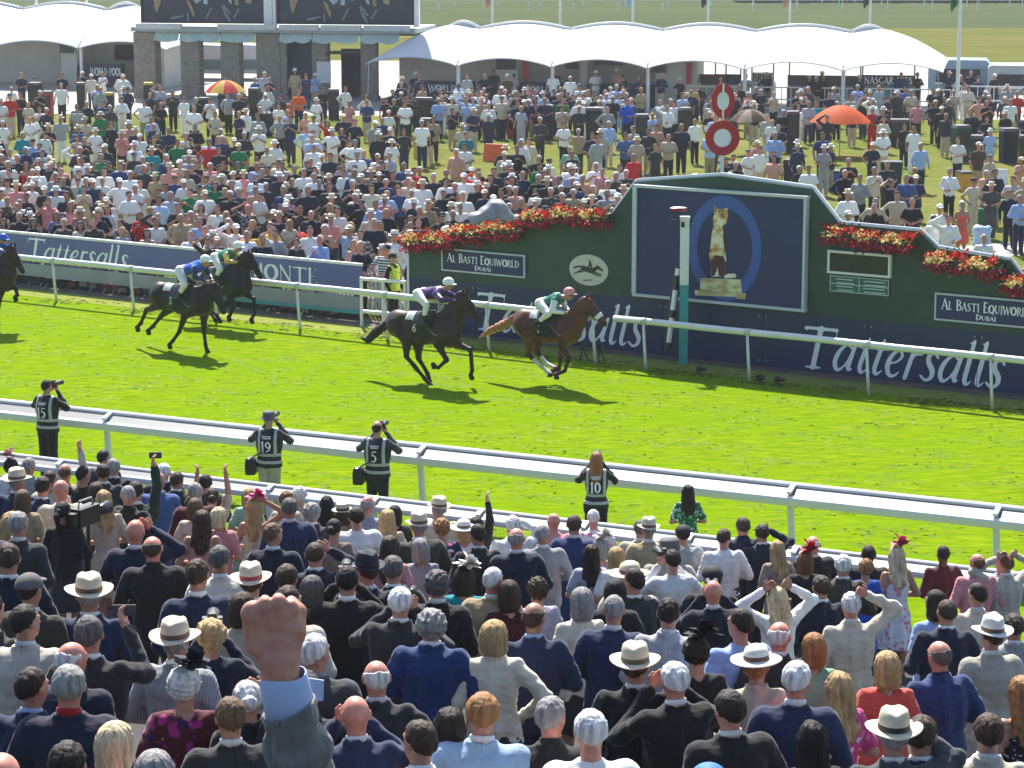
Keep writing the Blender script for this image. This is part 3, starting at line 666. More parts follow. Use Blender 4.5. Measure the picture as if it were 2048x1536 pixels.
def glyph(ch, res, bold):
    k = (ch, res, bold)
    if k in GM: return GM[k]
    adv, st = GL[ch]; h = 1.0/res
    xs = np.arange(-.12, adv+.22, h); ys = np.arange(-.25, 1.12, h); X, Y = np.meshgrid(xs, ys, indexing='ij'); D = np.full(X.shape, 9.)
    for s in st:
        for a, b in zip(s[:-1], s[1:]):
            bx, by = b[0]-a[0], b[1]-a[1]; t = np.clip(((X-a[0])*bx+(Y-a[1])*by)/max(bx*bx+by*by, 1e-9), 0, 1)
            D = np.minimum(D, np.hypot(X-a[0]-t*bx, Y-a[1]-t*by)-(a[2]+(b[2]-a[2])*t)*bold)
    polys = []
    for i in range(len(xs)-1):
        for j in range(len(ys)-1):
            c = [(xs[i], ys[j], D[i, j]), (xs[i+1], ys[j], D[i+1, j]), (xs[i+1], ys[j+1], D[i+1, j+1]), (xs[i], ys[j+1], D[i, j+1])]
            if min(q[2] for q in c) >= 0: continue
            if max(q[2] for q in c) < 0: polys.append([q[:2] for q in c]); continue
            o = []
            for q, r in zip(c, c[1:]+c[:1]):
                if q[2] < 0: o.append(q[:2])
                if (q[2] < 0) != (r[2] < 0): t = q[2]/(q[2]-r[2]); o.append((q[0]+(r[0]-q[0])*t, q[1]+(r[1]-q[1])*t))
            if len(o) > 2: polys.append(o)
    GM[k] = (adv, polys); return GM[k]
def text_polys(s, size, shear=0, track=0, res=16, bold=1.15, small=False):
    """polygons in (x, z), baseline at 0; returns polys, width"""
    x = 0; out = []
    for i, ch in enumerate(s):
        if ch == ' ': x += .38*size; continue
        k = size*(1 if (not small or i == 0 or s[i-1] == ' ') else .78)
        adv, P = glyph(ch, res, bold)
        for p in P: out.append([(x+(a+shear*b)*k, b*k) for a, b in p])
        x += (adv+track)*k
    return out, x
def text_mesh(name, items, m, parent, width=None):
    """items: (string, x0, z0, size, options); drawn in the parent's local xz plane at y=item y"""
    mb = MB()
    for s, x0, z0, y, size, wid, kw in items:
        P, w = text_polys(s, size, **kw); fx = 1 if not wid else wid/w
        for p in P: mb.add([(x0+a*fx, y, z0+b) for a, b in p], [tuple(range(len(p)))])
    return mb.build(name, m, parent)
# ---------------------------------------------------------------- green finishing wall
WA = atan2((WL1-WL0).y, (WL1-WL0).x)
wp = lambda x, y: on_line(x, y, WL0, WL1)
wall = tag(empty('finish_wall', (WL0.x, WL0.y, 0), WA), 'dark green and navy painted wall with gabled picture panel and white trim beyond the winning post', 'wall')
M_green = plain('green_paint', (.018, .060, .042), .45, .12, 1.5); M_navy = plain('navy_paint', (.014, .030, .095), .45, .12, 1.5); M_navy2 = plain('navy_panel', (.016, .030, .11), .5, .10, 1.2)
M_ring = plain('blue_paint', (.04, .10, .36), .5, .08, 2); M_letter = plain('white_lettering', (.86, .86, .88), .5, .05, 4); M_frame = plain('pale_frame', (.55, .60, .60), .5, .05, 4)
top = [wp(820, 482), wp(930, 462), wp(1050, 436), wp(1224, 427), wp(1270, 364), wp(1440, 352), wp(1622, 378), wp(1676, 447), wp(1838, 462), wp(1872, 496), wp(2018, 520), wp(2048, 562)]
top[0] = (0, top[0][1]); uE = wp(2048, 700)[0]+9
top += [(uE, top[-1][1]-.1)]; zb = wp(1400, 609)[1]
mb = MB(); mb.prism([(0, zb), *top, (uE, zb)], 0, .25, 0); mb.build('upper_panel', M_green, wall)
mb = MB(); mb.box((uE/2, .125, zb/2), (uE, .262, zb)); mb.build('lower_panel', M_navy, wall)
mb = MB(); mb.box((-.03, .12, top[0][1]/2), (.05, .3, top[0][1])); mb.build('corner_post', WHITE, wall)
mb = MB()
tr = [q for q in top[3:8]]
for a, b in zip(tr[:-1], tr[1:]): mb.tube([(a[0], .10, a[1]+.02), (b[0], .10, b[1]+.02)], .055, 6)
for a, b in ((top[8], top[9]), (top[10], top[11]), (top[0], top[1]), (top[9], top[10]), (top[7], top[8])): mb.tube([(a[0], .12, a[1]+.01), (b[0], .12, b[1]+.01)], .04, 6)
mb.build('trim', WHITE, wall)
mb = MB()
for i in range(1, 10): mb.box((i*2.44-.6, -.0075, zb*.5), (.012, .006, zb-.06))
mb.build('panel_joints', plain('dark_joint', (.008, .014, .04), .7), wall)  # thin dark strips marking the seams between wall panels
mb = MB()
for i in range(1, 10):
    for z_ in (.12, zb-.12): mb.box((i*2.44-.52, -.0085, z_), (.03, .006, .03)); mb.box((i*2.44-.68, -.0085, z_), (.03, .006, .03))
mb.build('fixings', STEEL, wall)
# picture board
a, b, c_, d_ = wp(1279, 374), wp(1614, 396), wp(1609, 618), wp(1279, 584)
x0, x1 = (a[0]+d_[0])/2, (b[0]+c_[0])/2; z1, z0 = (a[1]+b[1])/2, (c_[1]+d_[1])/2
pb = MB(); pb.box(((x0+x1)/2, -.06, (z0+z1)/2), (x1-x0, .10, z1-z0)); board = pb.build('picture_board', M_navy2, wall)
mb = MB()
for cx, cz, w, h_ in (((x0+x1)/2, z1+.03, x1-x0+.16, .06), ((x0+x1)/2, z0-.03, x1-x0+.16, .06), (x0-.05, (z0+z1)/2, .10, z1-z0), (x1+.03, (z0+z1)/2, .06, z1-z0)): mb.box((cx, -.08, cz), (w, .16, h_))
mb.build('picture_frame', M_frame, wall)
def flat(name, m, parent, polys, y):
    mb = MB()
    for p in polys: mb.add([(q[0], y, q[1]) for q in p], [tuple(range(len(p)))])
    return mb.build(name, m, parent)
cc = wp(1454, 495); e1_ = wp(1528, 500); rx = abs(e1_[0]-cc[0]); rz = wp(1454, 390)[1]-cc[1]
rg = []
n = 56
for i in range(n):
    w0_, w1_ = 2*pi*i/n, 2*pi*(i+1)/n; k = .75
    rg.append([(cc[0]+rx*cos(w0_), cc[1]+rz*sin(w0_)), (cc[0]+rx*cos(w1_), cc[1]+rz*sin(w1_)), (cc[0]+rx*k*cos(w1_), cc[1]+rz*k*sin(w1_)), (cc[0]+rx*k*cos(w0_), cc[1]+rz*k*sin(w0_))])
flat('painted_ring', M_ring, board, rg, -.114)
# golden seated cat on a plinth (printed picture)
m, nt, bs = _m('printed_gold'); f = noise(nt, 5, 5, rough=.7); nt.links.new(ramp(nt, f, (.32, (.14, .04, .015)), (.40, (.60, .30, .09)), (.48, (.80, .62, .28)), (.56, (.90, .86, .70))), bs.inputs['Base Color']); bs.inputs['Roughness'].default_value = .5; M_gold = m
m, nt, bs = _m('printed_plinth'); f = noise(nt, 4, 4, sc=(1, 1, 3)); nt.links.new(ramp(nt, f, (.35, (.50, .36, .13)), (.6, (.80, .74, .46))), bs.inputs['Base Color']); bs.inputs['Roughness'].default_value = .5; M_pl = m
P2 = lambda pts: [wp(1120+x/3.793, 340+y/3.793) for x, y in pts]
flat('painted_cat', M_gold, board, [P2([(1188, 262), (1215, 292), (1262, 292), (1290, 282), (1294, 350), (1280, 400), (1250, 425), (1262, 480), (1275, 560), (1280, 680), (1270, 800), (1170, 805), (1163, 700), (1150, 640), (1165, 540), (1170, 470), (1185, 420), (1178, 370), (1192, 320)][::-1]), P2([(1265, 800), (1290, 782), (1345, 780), (1358, 800), (1345, 815), (1265, 815)])], -.116)
flat('painted_plinth', M_pl, board, [P2([(1085, 815), (1390, 825), (1398, 925), (1080, 905)]), P2([(1040, 905), (1430, 930), (1425, 975), (1360, 972), (1360, 958), (1045, 945)])], -.117)
flat('cat_shading', plain('printed_brown', (.085, .025, .012), .5, .3, 6), board, [P2([(1163, 690), (1195, 640), (1260, 650), (1278, 700), (1268, 800), (1225, 800), (1215, 730), (1190, 800), (1172, 800)]), P2([(1262, 430), (1290, 560), (1270, 640), (1255, 500)]), P2([(1192, 268), (1210, 295), (1200, 330)]), P2([(1240, 325), (1262, 330), (1250, 355)])], -.1185)
# signs and lettering
def sign(px, name, lines, parent, label=None, y=-.03):
    q = [wp(*p) for p in px]; x0, x1 = (q[0][0]+q[3][0])/2, (q[1][0]+q[2][0])/2; z1, z0 = (q[0][1]+q[1][1])/2, (q[2][1]+q[3][1])/2
    mb = MB(); mb.box(((x0+x1)/2, y, (z0+z1)/2), (x1-x0, .05, z1-z0)); s = mb.build(name, M_navy2, parent)
    mb = MB()
    for cx, cz, w, h_ in (((x0+x1)/2, z1, x1-x0+.04, .035), ((x0+x1)/2, z0, x1-x0+.04, .035), (x0, (z0+z1)/2, .035, z1-z0-.036), (x1, (z0+z1)/2, .035, z1-z0-.036)): mb.box((cx, y-.01, cz), (w, .056, h_))
    mb.build('sign_frame', M_frame, s)
    hh = z1-z0; ww = x1-x0
    text_mesh('lettering', [(lines[0], x0+ww*.06, z0+hh*.42, y-.029, hh*.40, ww*.88, dict(small=True, bold=1.5)), (lines[1], x0+ww*.40, z0+hh*.12, y-.029, hh*.21, ww*.20, dict(small=True, bold=1.7))], M_letter, s)
    return s
sign([(887, 497), (1051, 511), (1051, 554), (887, 539)], 'sign_panel', ('AL BASTI EQUIWORLD', 'DUBAI'), wall)
sign([(1873, 583), (2078, 607), (2078, 657), (1873, 637)], 'sign_panel', ('AL BASTI EQUIWORLD', 'DUBAI'), wall)
def word(x0, yb, x1, ytop, dx=0):
    a = wp(x0, yb); b = wp(x1, yb); h_ = wp(x0, ytop)[1]-a[1]
    return ('Tattersalls', a[0]+dx, a[1], -.010, h_, b[0]-a[0], dict(shear=.20, bold=1.12, res=20))
u = wp(942, 657); u2 = wp(1288, 692); t_ = wp(950, 583)
text_mesh('lettering', [('Tattersalls', u[0], u[1], -.010, t_[1]-u[1], wp(1283, 692)[0]-u[0], dict(shear=.20, bold=1.15, res=22)),
    ('Tattersalls', wp(1592, 733)[0], wp(1600, 733)[1], -.010, wp(1600, 650)[1]-wp(1600, 733)[1], wp(2003, 775)[0]-wp(1592, 733)[0], dict(shear=.20, bold=1.15, res=22)),
    ('Tattersalls', wp(2041, 778)[0], wp(1600, 733)[1], -.010, wp(1600, 650)[1]-wp(1600, 733)[1], wp(2003, 775)[0]-wp(1592, 733)[0], dict(shear=.20, bold=1.15, res=14))], M_letter, wall)
# round emblem: racehorse and rider on cream
cc = wp(1178, 540); rx = abs(wp(1217, 543)[0]-cc[0]); rz = wp(1178, 509)[1]-cc[1]
mb = MB(); n = 40; V = [(cc[0]+rx*cos(2*pi*i/n), -.02, cc[1]+rz*sin(2*pi*i/n)) for i in range(n)]+[(cc[0]+rx*cos(2*pi*i/n), .02, cc[1]+rz*sin(2*pi*i/n)) for i in range(n)]
mb.add(V, [tuple(range(n))]+[(i, i+n, (i+1) % n+n, (i+1) % n) for i in range(n)]); em = mb.build('round_emblem', plain('cream_enamel', (.62, .60, .50), .5, .08, 3), wall)
E = lambda pts: [wp(1120+x/3.793, 340+y/3.793) for x, y in pts]
flat('emblem_drawing', plain('dark_enamel', (.02, .03, .02), .5), em, [
    E([(160, 735), (180, 722), (225, 740), (262, 742), (272, 770), (240, 782), (190, 768), (172, 770)]), E([(255, 742), (285, 722), (300, 728), (334, 762), (326, 770), (296, 752), (270, 768)]),
    E([(104, 738), (140, 722), (178, 728), (172, 738), (140, 736), (110, 748)]), E([(165, 760), (150, 775), (110, 788), (108, 782), (145, 765), (160, 745)]), E([(190, 766), (160, 778), (130, 772), (132, 766), (160, 768), (180, 755)]),
    E([(245, 775), (285, 795), (318, 800), (318, 808), (280, 803), (240, 783)]), E([(255, 765), (300, 782), (322, 790), (322, 797), (290, 792), (250, 776)]),
    E([(212, 745), (225, 700), (218, 680), (228, 680), (240, 700), (250, 735), (238, 742), (232, 722), (222, 748)]), E([(180, 832), (245, 830), (245, 838), (180, 840)])], -.024)
# result board with small table beneath
q = [wp(1663, 503), wp(1781, 513), wp(1780, 551), wp(1663, 541)]; x0, x1 = q[0][0], q[1][0]; z1, z0 = (q[0][1]+q[1][1])/2, (q[2][1]+q[3][1])/2
mb = MB(); mb.box(((x0+x1)/2, -.04, (z0+z1)/2), (x1-x0, .08, z1-z0)); rb = mb.build('result_board', plain('dark_display', (.02, .022, .022), .35), wall)
mb = MB()
for cx, cz, w, h_ in (((x0+x1)/2, z1+.02, x1-x0+.1, .05), ((x0+x1)/2, z0-.02, x1-x0+.1, .05), (x0-.02, (z0+z1)/2, .05, z1-z0-.01), (x1+.02, (z0+z1)/2, .05, z1-z0-.01)): mb.box((cx, -.05, cz), (w, .10, h_))
mb.build('board_frame', WHITE, rb)
zt = z0-.09; mb = MB(); hh = .34
mb.box(((x0+x1)/2, -.02, zt-hh/2), (x1-x0, .04, hh)); tb = mb.build('results_table', plain('table_green', (.03, .12, .09), .5), wall)
mb = MB()
for i in range(3): mb.box(((x0+x1)/2, -.043, zt-.01-i*(hh-.02)/2), (x1-x0, .006, .016))
for i in range(3): mb.box((x0+.008+i*(x1-x0-.016)/2, -.042, zt-hh/2), (.016, .005, hh))
for i in range(4):
    for j in range(2):
        cx = x0+(.25+.5*j)*(x1-x0); cz = zt-.07-.075*i; mb.box((cx+.03*(i % 2), -.0425, cz), ((x1-x0)*(.28+.08*((i*3+j) % 3)), .004, .022))
mb.build('table_lines', M_frame, tb)

# flower boxes hung along the wall's top
M_leafd = plain('flower_foliage', (.04, .075, .015), .8, .4, 9); PETAL = [leafm('crimson_petals', (.32, .010, .030), (.52, .035, .085), 9, .25), leafm('scarlet_petals', (.50, .020, .012), (.66, .05, .02), 9, .25), leafm('lemon_petals', (.70, .55, .12), (.80, .72, .35), 9, .3)]
def petals(r, n, w, h_, d, cl, sp):
    mb = MB(); V = []; F = []
    for i in range(n):
        c = cl[r.randrange(len(cl))]; x = c[0]+r.gauss(0, sp); z = c[1]+r.gauss(0, sp*.8); y = -d*abs(r.gauss(0, .6))-.01
        if z > h_*.6: y += .05
        s = .022+.02*r.random(); a = Vector((r.gauss(0, 1), -1.2, .4+r.gauss(0, 1))).normalized(); e = a.cross(Vector((r.random(), r.random(), 1))).normalized()*s; g = a.cross(e)
        p = Vector((x, y, z)); k = len(V); V += [tuple(p-e), tuple(p-g*.9), tuple(p+e), tuple(p+g*.9)]; F.append((k, k+1, k+2, k+3))
    return mb.add(V, F)
boxes = [((815, 862), (838, 470)), ((862, 912), (470, 466)), ((912, 975), (455, 452)), ((975, 1048), (448, 446)), ((1052, 1110), (425, 422)), ((1112, 1168), (418, 416)), ((1170, 1222), (420, 424)),
         ((1655, 1712), (462, 466)), ((1712, 1768), (470, 474)), ((1768, 1835), (474, 480)), ((1858, 1935), (512, 518)), ((1935, 2010), (524, 530)), ((2015, 2075), (560, 566))]
boxes[0] = ((815, 862), (468, 470))
POSW = ['at the left end of the green wall', 'second from the left on the green wall', 'above the left wall sign', 'largest left of the picture panel', 'where the green wall steps up', 'second left of the gable slope', 'beside the left foot of the gable',
        'beside the right foot of the gable', 'above the small result board', 'at the first right hand step', 'on the lower right tier of the wall', 'second on the lower right tier', 'on the lowest tier at the right edge']
ptex = []
for i, ((xa, xb), (ya, yb)) in enumerate(boxes):
    r = random.Random(30+i); ua, ub = wp(xa, ya)[0], wp(xb, yb)[0]; w = ub-ua; z = wp((xa+xb)/2, (ya+yb)/2)[1]
    t = empty('flower_box'); t.location = Vector((WL0.x, WL0.y, 0))+(WL1-WL0).normalized()*((ua+ub)/2)+Vector((0, 0, z-.16+(.11 if i >= 7 else .03)))+Vector((sin(WA), -cos(WA), 0))*.02; t.rotation_euler = (0, 0, WA)
    tag(t, f'hanging box of crimson, scarlet and lemon flowers {POSW[i]}', 'flower box', 'flower boxes along the green wall')
    mb = MB(); mb.prism([(-w/2+.04, -.16), (w/2-.04, -.16), (w/2, .02), (-w/2, .02)], -.20, -.02); mb.build('trough', M_leafd if i % 2 else plain('trough_plastic', (.05, .03, .02), .7), t)
    mb = petals(r, int(200*w), w, .3, .26, [(-w/2+w*k/6, .0+.10*r.random()-.08*(k % 2)) for k in range(7)], .11); fo = mb.build('foliage', M_leafd, t)
    for j, (nm, nn) in enumerate((('crimson_blooms', 420), ('scarlet_blooms', 230), ('lemon_blooms', 330))):
        if j == 0: cl = [(-w/2+w*(k+.5)/6, -.05-.12*r.random()) for k in range(6)]; sp = .072
        elif j == 1: cl = [(-w/2+w*(k+r.random())/4, .08+.08*r.random()) for k in range(4)]; sp = .05
        else: cl = [(-w/2+w*(.15+.7*k/3)+r.gauss(0, .05), .02+.05*r.random()) for k in range(3)]+[(-w*.2+.02, .1)]; sp = .055
        petals(r, int(nn*w), w, .3, .30, cl, sp).build(nm, PETAL[j], t)

# ---------------------------------------------------------------- winning post, photo-finish mast, discs
g = at(1366, 728); wpst = tag(empty('winning_post', (g.x, g.y, 0)), 'white and teal winning post with small round mirror standing at the finish', 'winning post')
s_ = proj((g.x, g.y, 1))[2]; zh = (728-440)/s_*1.02; zt = (728-570)/s_*1.02
mb = MB(); mb.box((0, 0, zt/2), (.18, .14, zt)); mb.build('lower_post', plain('teal_paint', (.03, .30, .32), .45, .1, 3), wpst)
mb = MB(); mb.box((0, 0, (zh+zt)/2), (.185, .145, zh-zt)); mb.box((0, 0, zh+.02), (.21, .17, .05)); mb.build('upper_post', WHITE, wpst)
mb = MB(); mb.tube([(-.12, 0, zh-.05), (-.34, -.05, zh-.02)], .018); mb.tube([(-.16, -.02, zh), (-.16, -.02, zh+.12)], .015); mb.box((-.05, -.09, zh-.12), (.07, .05, .11)); mb.build('bracket', DARKG, wpst)
mb = MB(); mb.lathe([(.001, -.05), (.16, -.035), (.20, 0), (.19, .03)], 24, (-.14, -.02, zh+.20), sy=.5); dm = mb.build('mirror_rim', plain('red_enamel', (.35, .01, .02), .4), wpst, True)
mb = MB(); mb.lathe([(.185, .03), (.12, .05), (.001, .06)], 24, (-.14, -.02, zh+.20), sy=.5); mb.build('mirror_glass', plain('mirror_white', (.8, .8, .82), .2), wpst, True)
g0 = G(1335, 726)
ms = tag(empty('finish_mast', (g0.x, g0.y, 0)), 'leaning black and white photo finish mast in front of the winning post', 'mast')
pA, pB = Vector((0, 0, .32)), Vector((.20, 0, 2.1))
mb = MB(); mb.tube([pA, pB], .085, 4); mb.build('mast_post', plain('mast_black', (.02, .03, .028), .4), ms)
for a_, b_ in ((.08, .38), (.48, .72), (.90, .98)):
    mb = MB(); o = Vector((0, -.075, 0)); mb.tube([pA.lerp(pB, a_)+o, pA.lerp(pB, b_)+o], .055, 4); mb.build('white_stripe', WHITE, ms)
g = G(1445, 712); d0 = tag(empty('finish_discs', (g.x, g.y+.9, 0)), 'two red and white round discs on a tall pole above the gabled wall', 'marker')
s_ = proj((g.x, g.y+.9, 3))[2]; gy = proj((g.x, g.y+.9, 0))[1]
za, zb_ = (gy-208)/s_*1.02, (gy-280)/s_*1.02
mb = MB(); mb.tube([(0, .1, 0), (0, .1, za+.3)], .045, 10); mb.build('pole', WHITE, d0)
RED = plain('red_sign_paint', (.42, .015, .02), .4, .06)
for i, (zc_, rz_, k) in enumerate(((za, 1.05, .66), (zb_, .15, .97))):
    def disc(r0, r1, y, m, nm, par):
        mb = MB(); V = []; n = 40; yy = 0
        for w in range(n):
            a_ = 2*pi*w/n; V += [(r1*cos(a_)*k, y, r1*sin(a_)), (r0*cos(a_)*k, y, r0*sin(a_)), (r1*cos(a_)*k, y+.03, r1*sin(a_)), (r0*cos(a_)*k, y+.03, r0*sin(a_))]
        F = []
        for w in range(n):
            b_, c2 = 4*w, 4*((w+1) % n); F += [(b_, b_+1, c2+1, c2), (b_+2, c2+2, c2+3, b_+3), (b_, c2, c2+2, b_+2)]
        mb.add(V, F); return mb.build(nm, m, par, loc=(0, 0, zc_))
    rr = .385
    D1 = disc(.20, rr, -.02, RED, 'red_ring', d0); disc(.001, .215, -.012, WHITE, 'white_centre', d0)
    if i == 0:
        mb = MB(); mb.box((0, -.035, zc_), (.04, .02, .74)); mb.build('divider', WHITE, d0)

# ---------------------------------------------------------------- rails
def rail_far(P, Q, label, rpx, h_=1.03, group=None, posts=()):
    t = tag(empty('running_rail', (P.x, P.y, 0)), label, 'rail', group); a = (Q-P); L_ = a.length; ang = atan2(a.y, a.x); t.rotation_euler = (0, 0, ang)
    mb = MB(); n = int(L_/1.2)+1
    mb.tube([(L_*i/n, .0, h_+.006*sin(i*1.9)) for i in range(n+1)], .072, 12, sq=1.0); mb.build('top_rail', WPLAST, t, True)
    for u in posts:
        mb = MB(); mb.tube([(u+.04, .02, -.02), (u+.015, -.01, .45), (u-.01, -.03, h_-.03)], [.038, .034, .030], 8); mb.build('post', WPLAST, t, True)
        mb = MB(); mb.tube([(u-.07, 0, h_), (u+.07, 0, h_)], .079, 12); mb.build('joint_sleeve', plain('worn_white_plastic', (.50, .50, .48), .5, .15, 9), t, True)
    return t
U = (RF1-RF0).normalized()
def urf(x, y): return (G(x, y)-RF0).dot(U)
P = RF0+U*(urf(-420, 545)-2); ps = [urf(x, 603+(x-110)*.115)-(urf(-420, 545)-2) for x in (-390, -220, -45, 110, 265, 431, 597, 772, 975, 1187)]
Q = RF0+U*urf(1192, 729); rail_far(P, Q, 'white plastic running rail on slim posts beyond the horses, ending before the winning post', None, posts=ps)
uB = urf(1226, 732); P = RF0+U*uB; ps = [urf(x, 603+(x-110)*.115)-uB for x in (1288, 1495, 1733, 1980, 2240, 2500)]
Q = RF0+U*urf(2600, 890); rail_far(P, Q, 'white plastic running rail passing in front of the winning post and the picture panel', None, posts=ps)
def rail_near(P, Q, label, k, h_, name, posts, lean=.10):
    t = tag(empty(name, (P.x, P.y, 0)), label, 'rail'); a = (Q-P); L_ = a.length; ang = atan2(a.y, a.x); t.rotation_euler = (0, 0, ang)
    def ex(prof, x0, x1, nm, m):
        mb = MB(); n = len(prof); V = [(x0, p[0]*k, h_+p[1]*k) for p in prof]+[(x1, p[0]*k, h_+p[1]*k) for p in prof]
        mb.add(V, [tuple(range(n))[::-1], tuple(range(n, 2*n))]+[(i, (i+1) % n, (i+1) % n+n, i+n) for i in range(n)]); return mb.build(nm, m, t)
    ex([(.20, 0), (.13, .005), (.10, -.02), (.10, -.06), (.14, -.085), (.20, -.07)], 0, L_, 'back_rail', WPLAST)
    ex([(.10, -.07), (.10, -.06), (-.12, -.165), (-.12, -.18)], 0, L_, 'panel', plain('mid_grey_plastic', (.15, .155, .16), .5, .06))
    ex([(-.10, -.165), (-.15, -.16), (-.20, -.19), (-.21, -.25), (-.19, -.33), (-.13, -.34), (-.11, -.28), (-.10, -.20)], 0, L_, 'front_rail', WPLAST)
    for u in posts:
        mb = MB(); mb.box((u, .0, h_-.07*k), (.07, .30*k, .05), tilt=.3); mb.tube([(u+.06, -.02-lean*.4, 0), (u, -.06*k, h_-.26*k)], [.06, .055], 8); mb.build('post', WPLAST, t)
    return t
UN = (RN1-RN0).normalized()
def near_u(x): 
    y = 790+218*x/2048; return (at(x, y+28, .95)-RN0).dot(UN)
u0 = near_u(-400); rail_near(RN0+UN*u0, RN0+UN*near_u(2500), 'broad white plastic running rail on the near side of the course', .88, 1.19, 'running_rail', [near_u(x+22)-u0 for x in (-360, -90, 220, 530, 845, 1205, 1580, 1988, 2420)])
def bar_u(x): y = 910+236*(x-51)/1997; return (at(x, y, 1.1)-BA0).dot(BD)
u0 = bar_u(-400); rail_near(BA0+BD*u0, BA0+BD*bar_u(2500), 'white crowd barrier rail between the photographers and the near crowd', .58, 1.08, 'crowd_barrier', [bar_u(x)-u0 for x in range(-300, 2500, 210)], .05)

# ---------------------------------------------------------------- advertising boards on the left
HA = atan2((HB1-HB0).y, (HB1-HB0).x); hp = lambda x, y: on_line(x, y, HB0, HB1)
hb = tag(empty('advertising_board', (HB0.x, HB0.y, 0), HA), 'long grey blue advertising board with white lettering in front of the far crowd', 'board')
M_hb = plain('slate_blue_vinyl', (.105, .125, .33), .45, .08, 1.5); M_hg = plain('grey_vinyl', (.30, .33, .36), .4, .1, 2); M_teal = plain('teal_stripe', (.05, .38, .36), .45, .1, 2)
xL = hp(-300, 440)[0]; xR = hp(724, 560)[0]; zt = hp(350, 497)[1]; zm = hp(350, 553)[1]
mb = MB(); mb.box(((xL+xR)/2, 0, (zt+zm)/2), (xR-xL, .06, zt-zm)); mb.build('upper_panel', M_hb, hb)
mb = MB(); mb.box(((xL+xR)/2, 0, zt+.03), (xR-xL+.02, .09, .06)); mb.build('top_edge', WHITE, hb)
z2 = hp(350, 580)[1]; z3 = hp(600, 612)[1]-.04
mb = MB(); mb.box(((xL+xR)/2, -.12, (zm+z2)/2-.01), (xR-xL, .06, zm-z2-.02)); mb.build('lower_panel', M_hg, hb)
xs_ = hp(318, 575)[0]; mb = MB(); mb.box(((xs_+xR)/2, -.13, z2-.045), (xR-xs_, .07, .085)); mb.build('teal_stripe', M_teal, hb)
mb = MB(); mb.box(((xL+xR)/2, .02, z2/2-.03), (xR-xL, .05, z2-.02)); mb.build('dark_base', plain('dark_base', (.03, .028, .024), .8, .5, 4), hb)
mb = MB()
for i in range(int((xR-xL)/1.6)): mb.box((xL+.4+1.6*i, -.06, (zt+zm)/2), (.05, .08, .05)) if False else mb.tube([(xL+.4+1.6*i, .05, 0), (xL+.4+1.6*i, .05, zt)], .03, 6)
mb.build('frame', STEEL, hb)
a, b = hp(46, 523), hp(262, 547); h_ = hp(60, 474)[1]-hp(55, 524)[1]
text_mesh('lettering', [('Tattersalls', hp(52, 520)[0], zm+.03, -.034, (zt-zm)*.86, hp(256, 540)[0]-hp(52, 520)[0], dict(shear=.20, bold=1.15, res=20)), ('MONTE', hp(498, 560)[0], zm+(zt-zm)*.22, -.034, (zt-zm)*.55, hp(637, 570)[0]-hp(498, 560)[0], dict(bold=1.2))], M_letter, hb)
r = random.Random(5)
POTS = []
for i in range(34):
    x = -20+i*21+r.uniform(-5, 5)
    if 440 < x < 520: continue
    y = 568+(x-51)*.108; c = G(x, y-2); w = r.uniform(.10, .16); h_ = r.uniform(.18, .34)
    t = empty('folded_stool', (c.x, c.y-.18, 0), r.uniform(-.5, .5)); kind = r.randrange(3)
    mb = MB(); mb.tube([(-w, 0, 0), (w, .02, h_)], .016, 6); mb.tube([(w, 0, 0), (-w, .02, h_)], .016, 6); mb.tube([(-w, 0, h_), (w, 0, h_)], .016, 6); mb.build('frame', [STEEL, BLACKM, WHITE][kind], t)
    mb = MB(); mb.box((0, 0, h_*.62), (w*1.7, .05, h_*.5)); mb.build('seat', [plain('dark_canvas', (.02, .02, .02), .8), plain('stone_canvas', (.25, .22, .2), .8), plain('brick_canvas', (.25, .05, .04), .8)][r.randrange(3)], t)
    POTS.append((t, x))
CN = ['dark', 'stone', 'brick red']
for i, (t, x) in enumerate(POTS): 
    tag(t, 'small folded stool leaning under the slate blue advertising board', 'stool', 'folded stools under the advertising board')
# picket fence and white bench rails right of the boards
pk0, pk1 = G(560, 590), G(700, 605); pk0 = HB0+(HB1-HB0)*.80+Vector((.3, 1.3, 0)); pk1 = WL0+Vector((-.2, 1.2, 0)); a = pk1-pk0
t = tag(empty('picket_fence', (pk0.x, pk0.y, 0), atan2(a.y, a.x)), 'white picket fence between the advertising board and the green wall', 'fence'); Lk = a.length
mb = MB()
for i in range(int(Lk/.14)): mb.prism([(i*.14, .0), (i*.14+.08, .0), (i*.14+.08, 1.12), (i*.14+.04, 1.18), (i*.14, 1.12)], -.01, .012)
mb.build('pickets', WHITE, t); mb = MB(); mb.box((Lk/2, .03, .35), (Lk, .03, .07)); mb.box((Lk/2, .03, .95), (Lk, .03, .07)); mb.build('fence_rail', WHITE, t)
q0, q1 = G(722, 652), G(812, 660); a = q1-q0
t = tag(empty('white_railing', (q0.x, q0.y, 0), atan2(a.y, a.x)), 'short white three bar railing beside the steward at the end of the green wall', 'railing')
mb = MB(); L_ = a.length
for z in (.35, .75, 1.12): mb.tube([(0, 0, z), (L_, 0, z)], .045, 8)
mb.build('rails', WHITE, t); 
for x in (.02, L_/2, L_-.02): mb = MB(); mb.tube([(x, 0, 0), (x, 0, 1.14)], .04, 8); mb.build('post', WHITE, t)
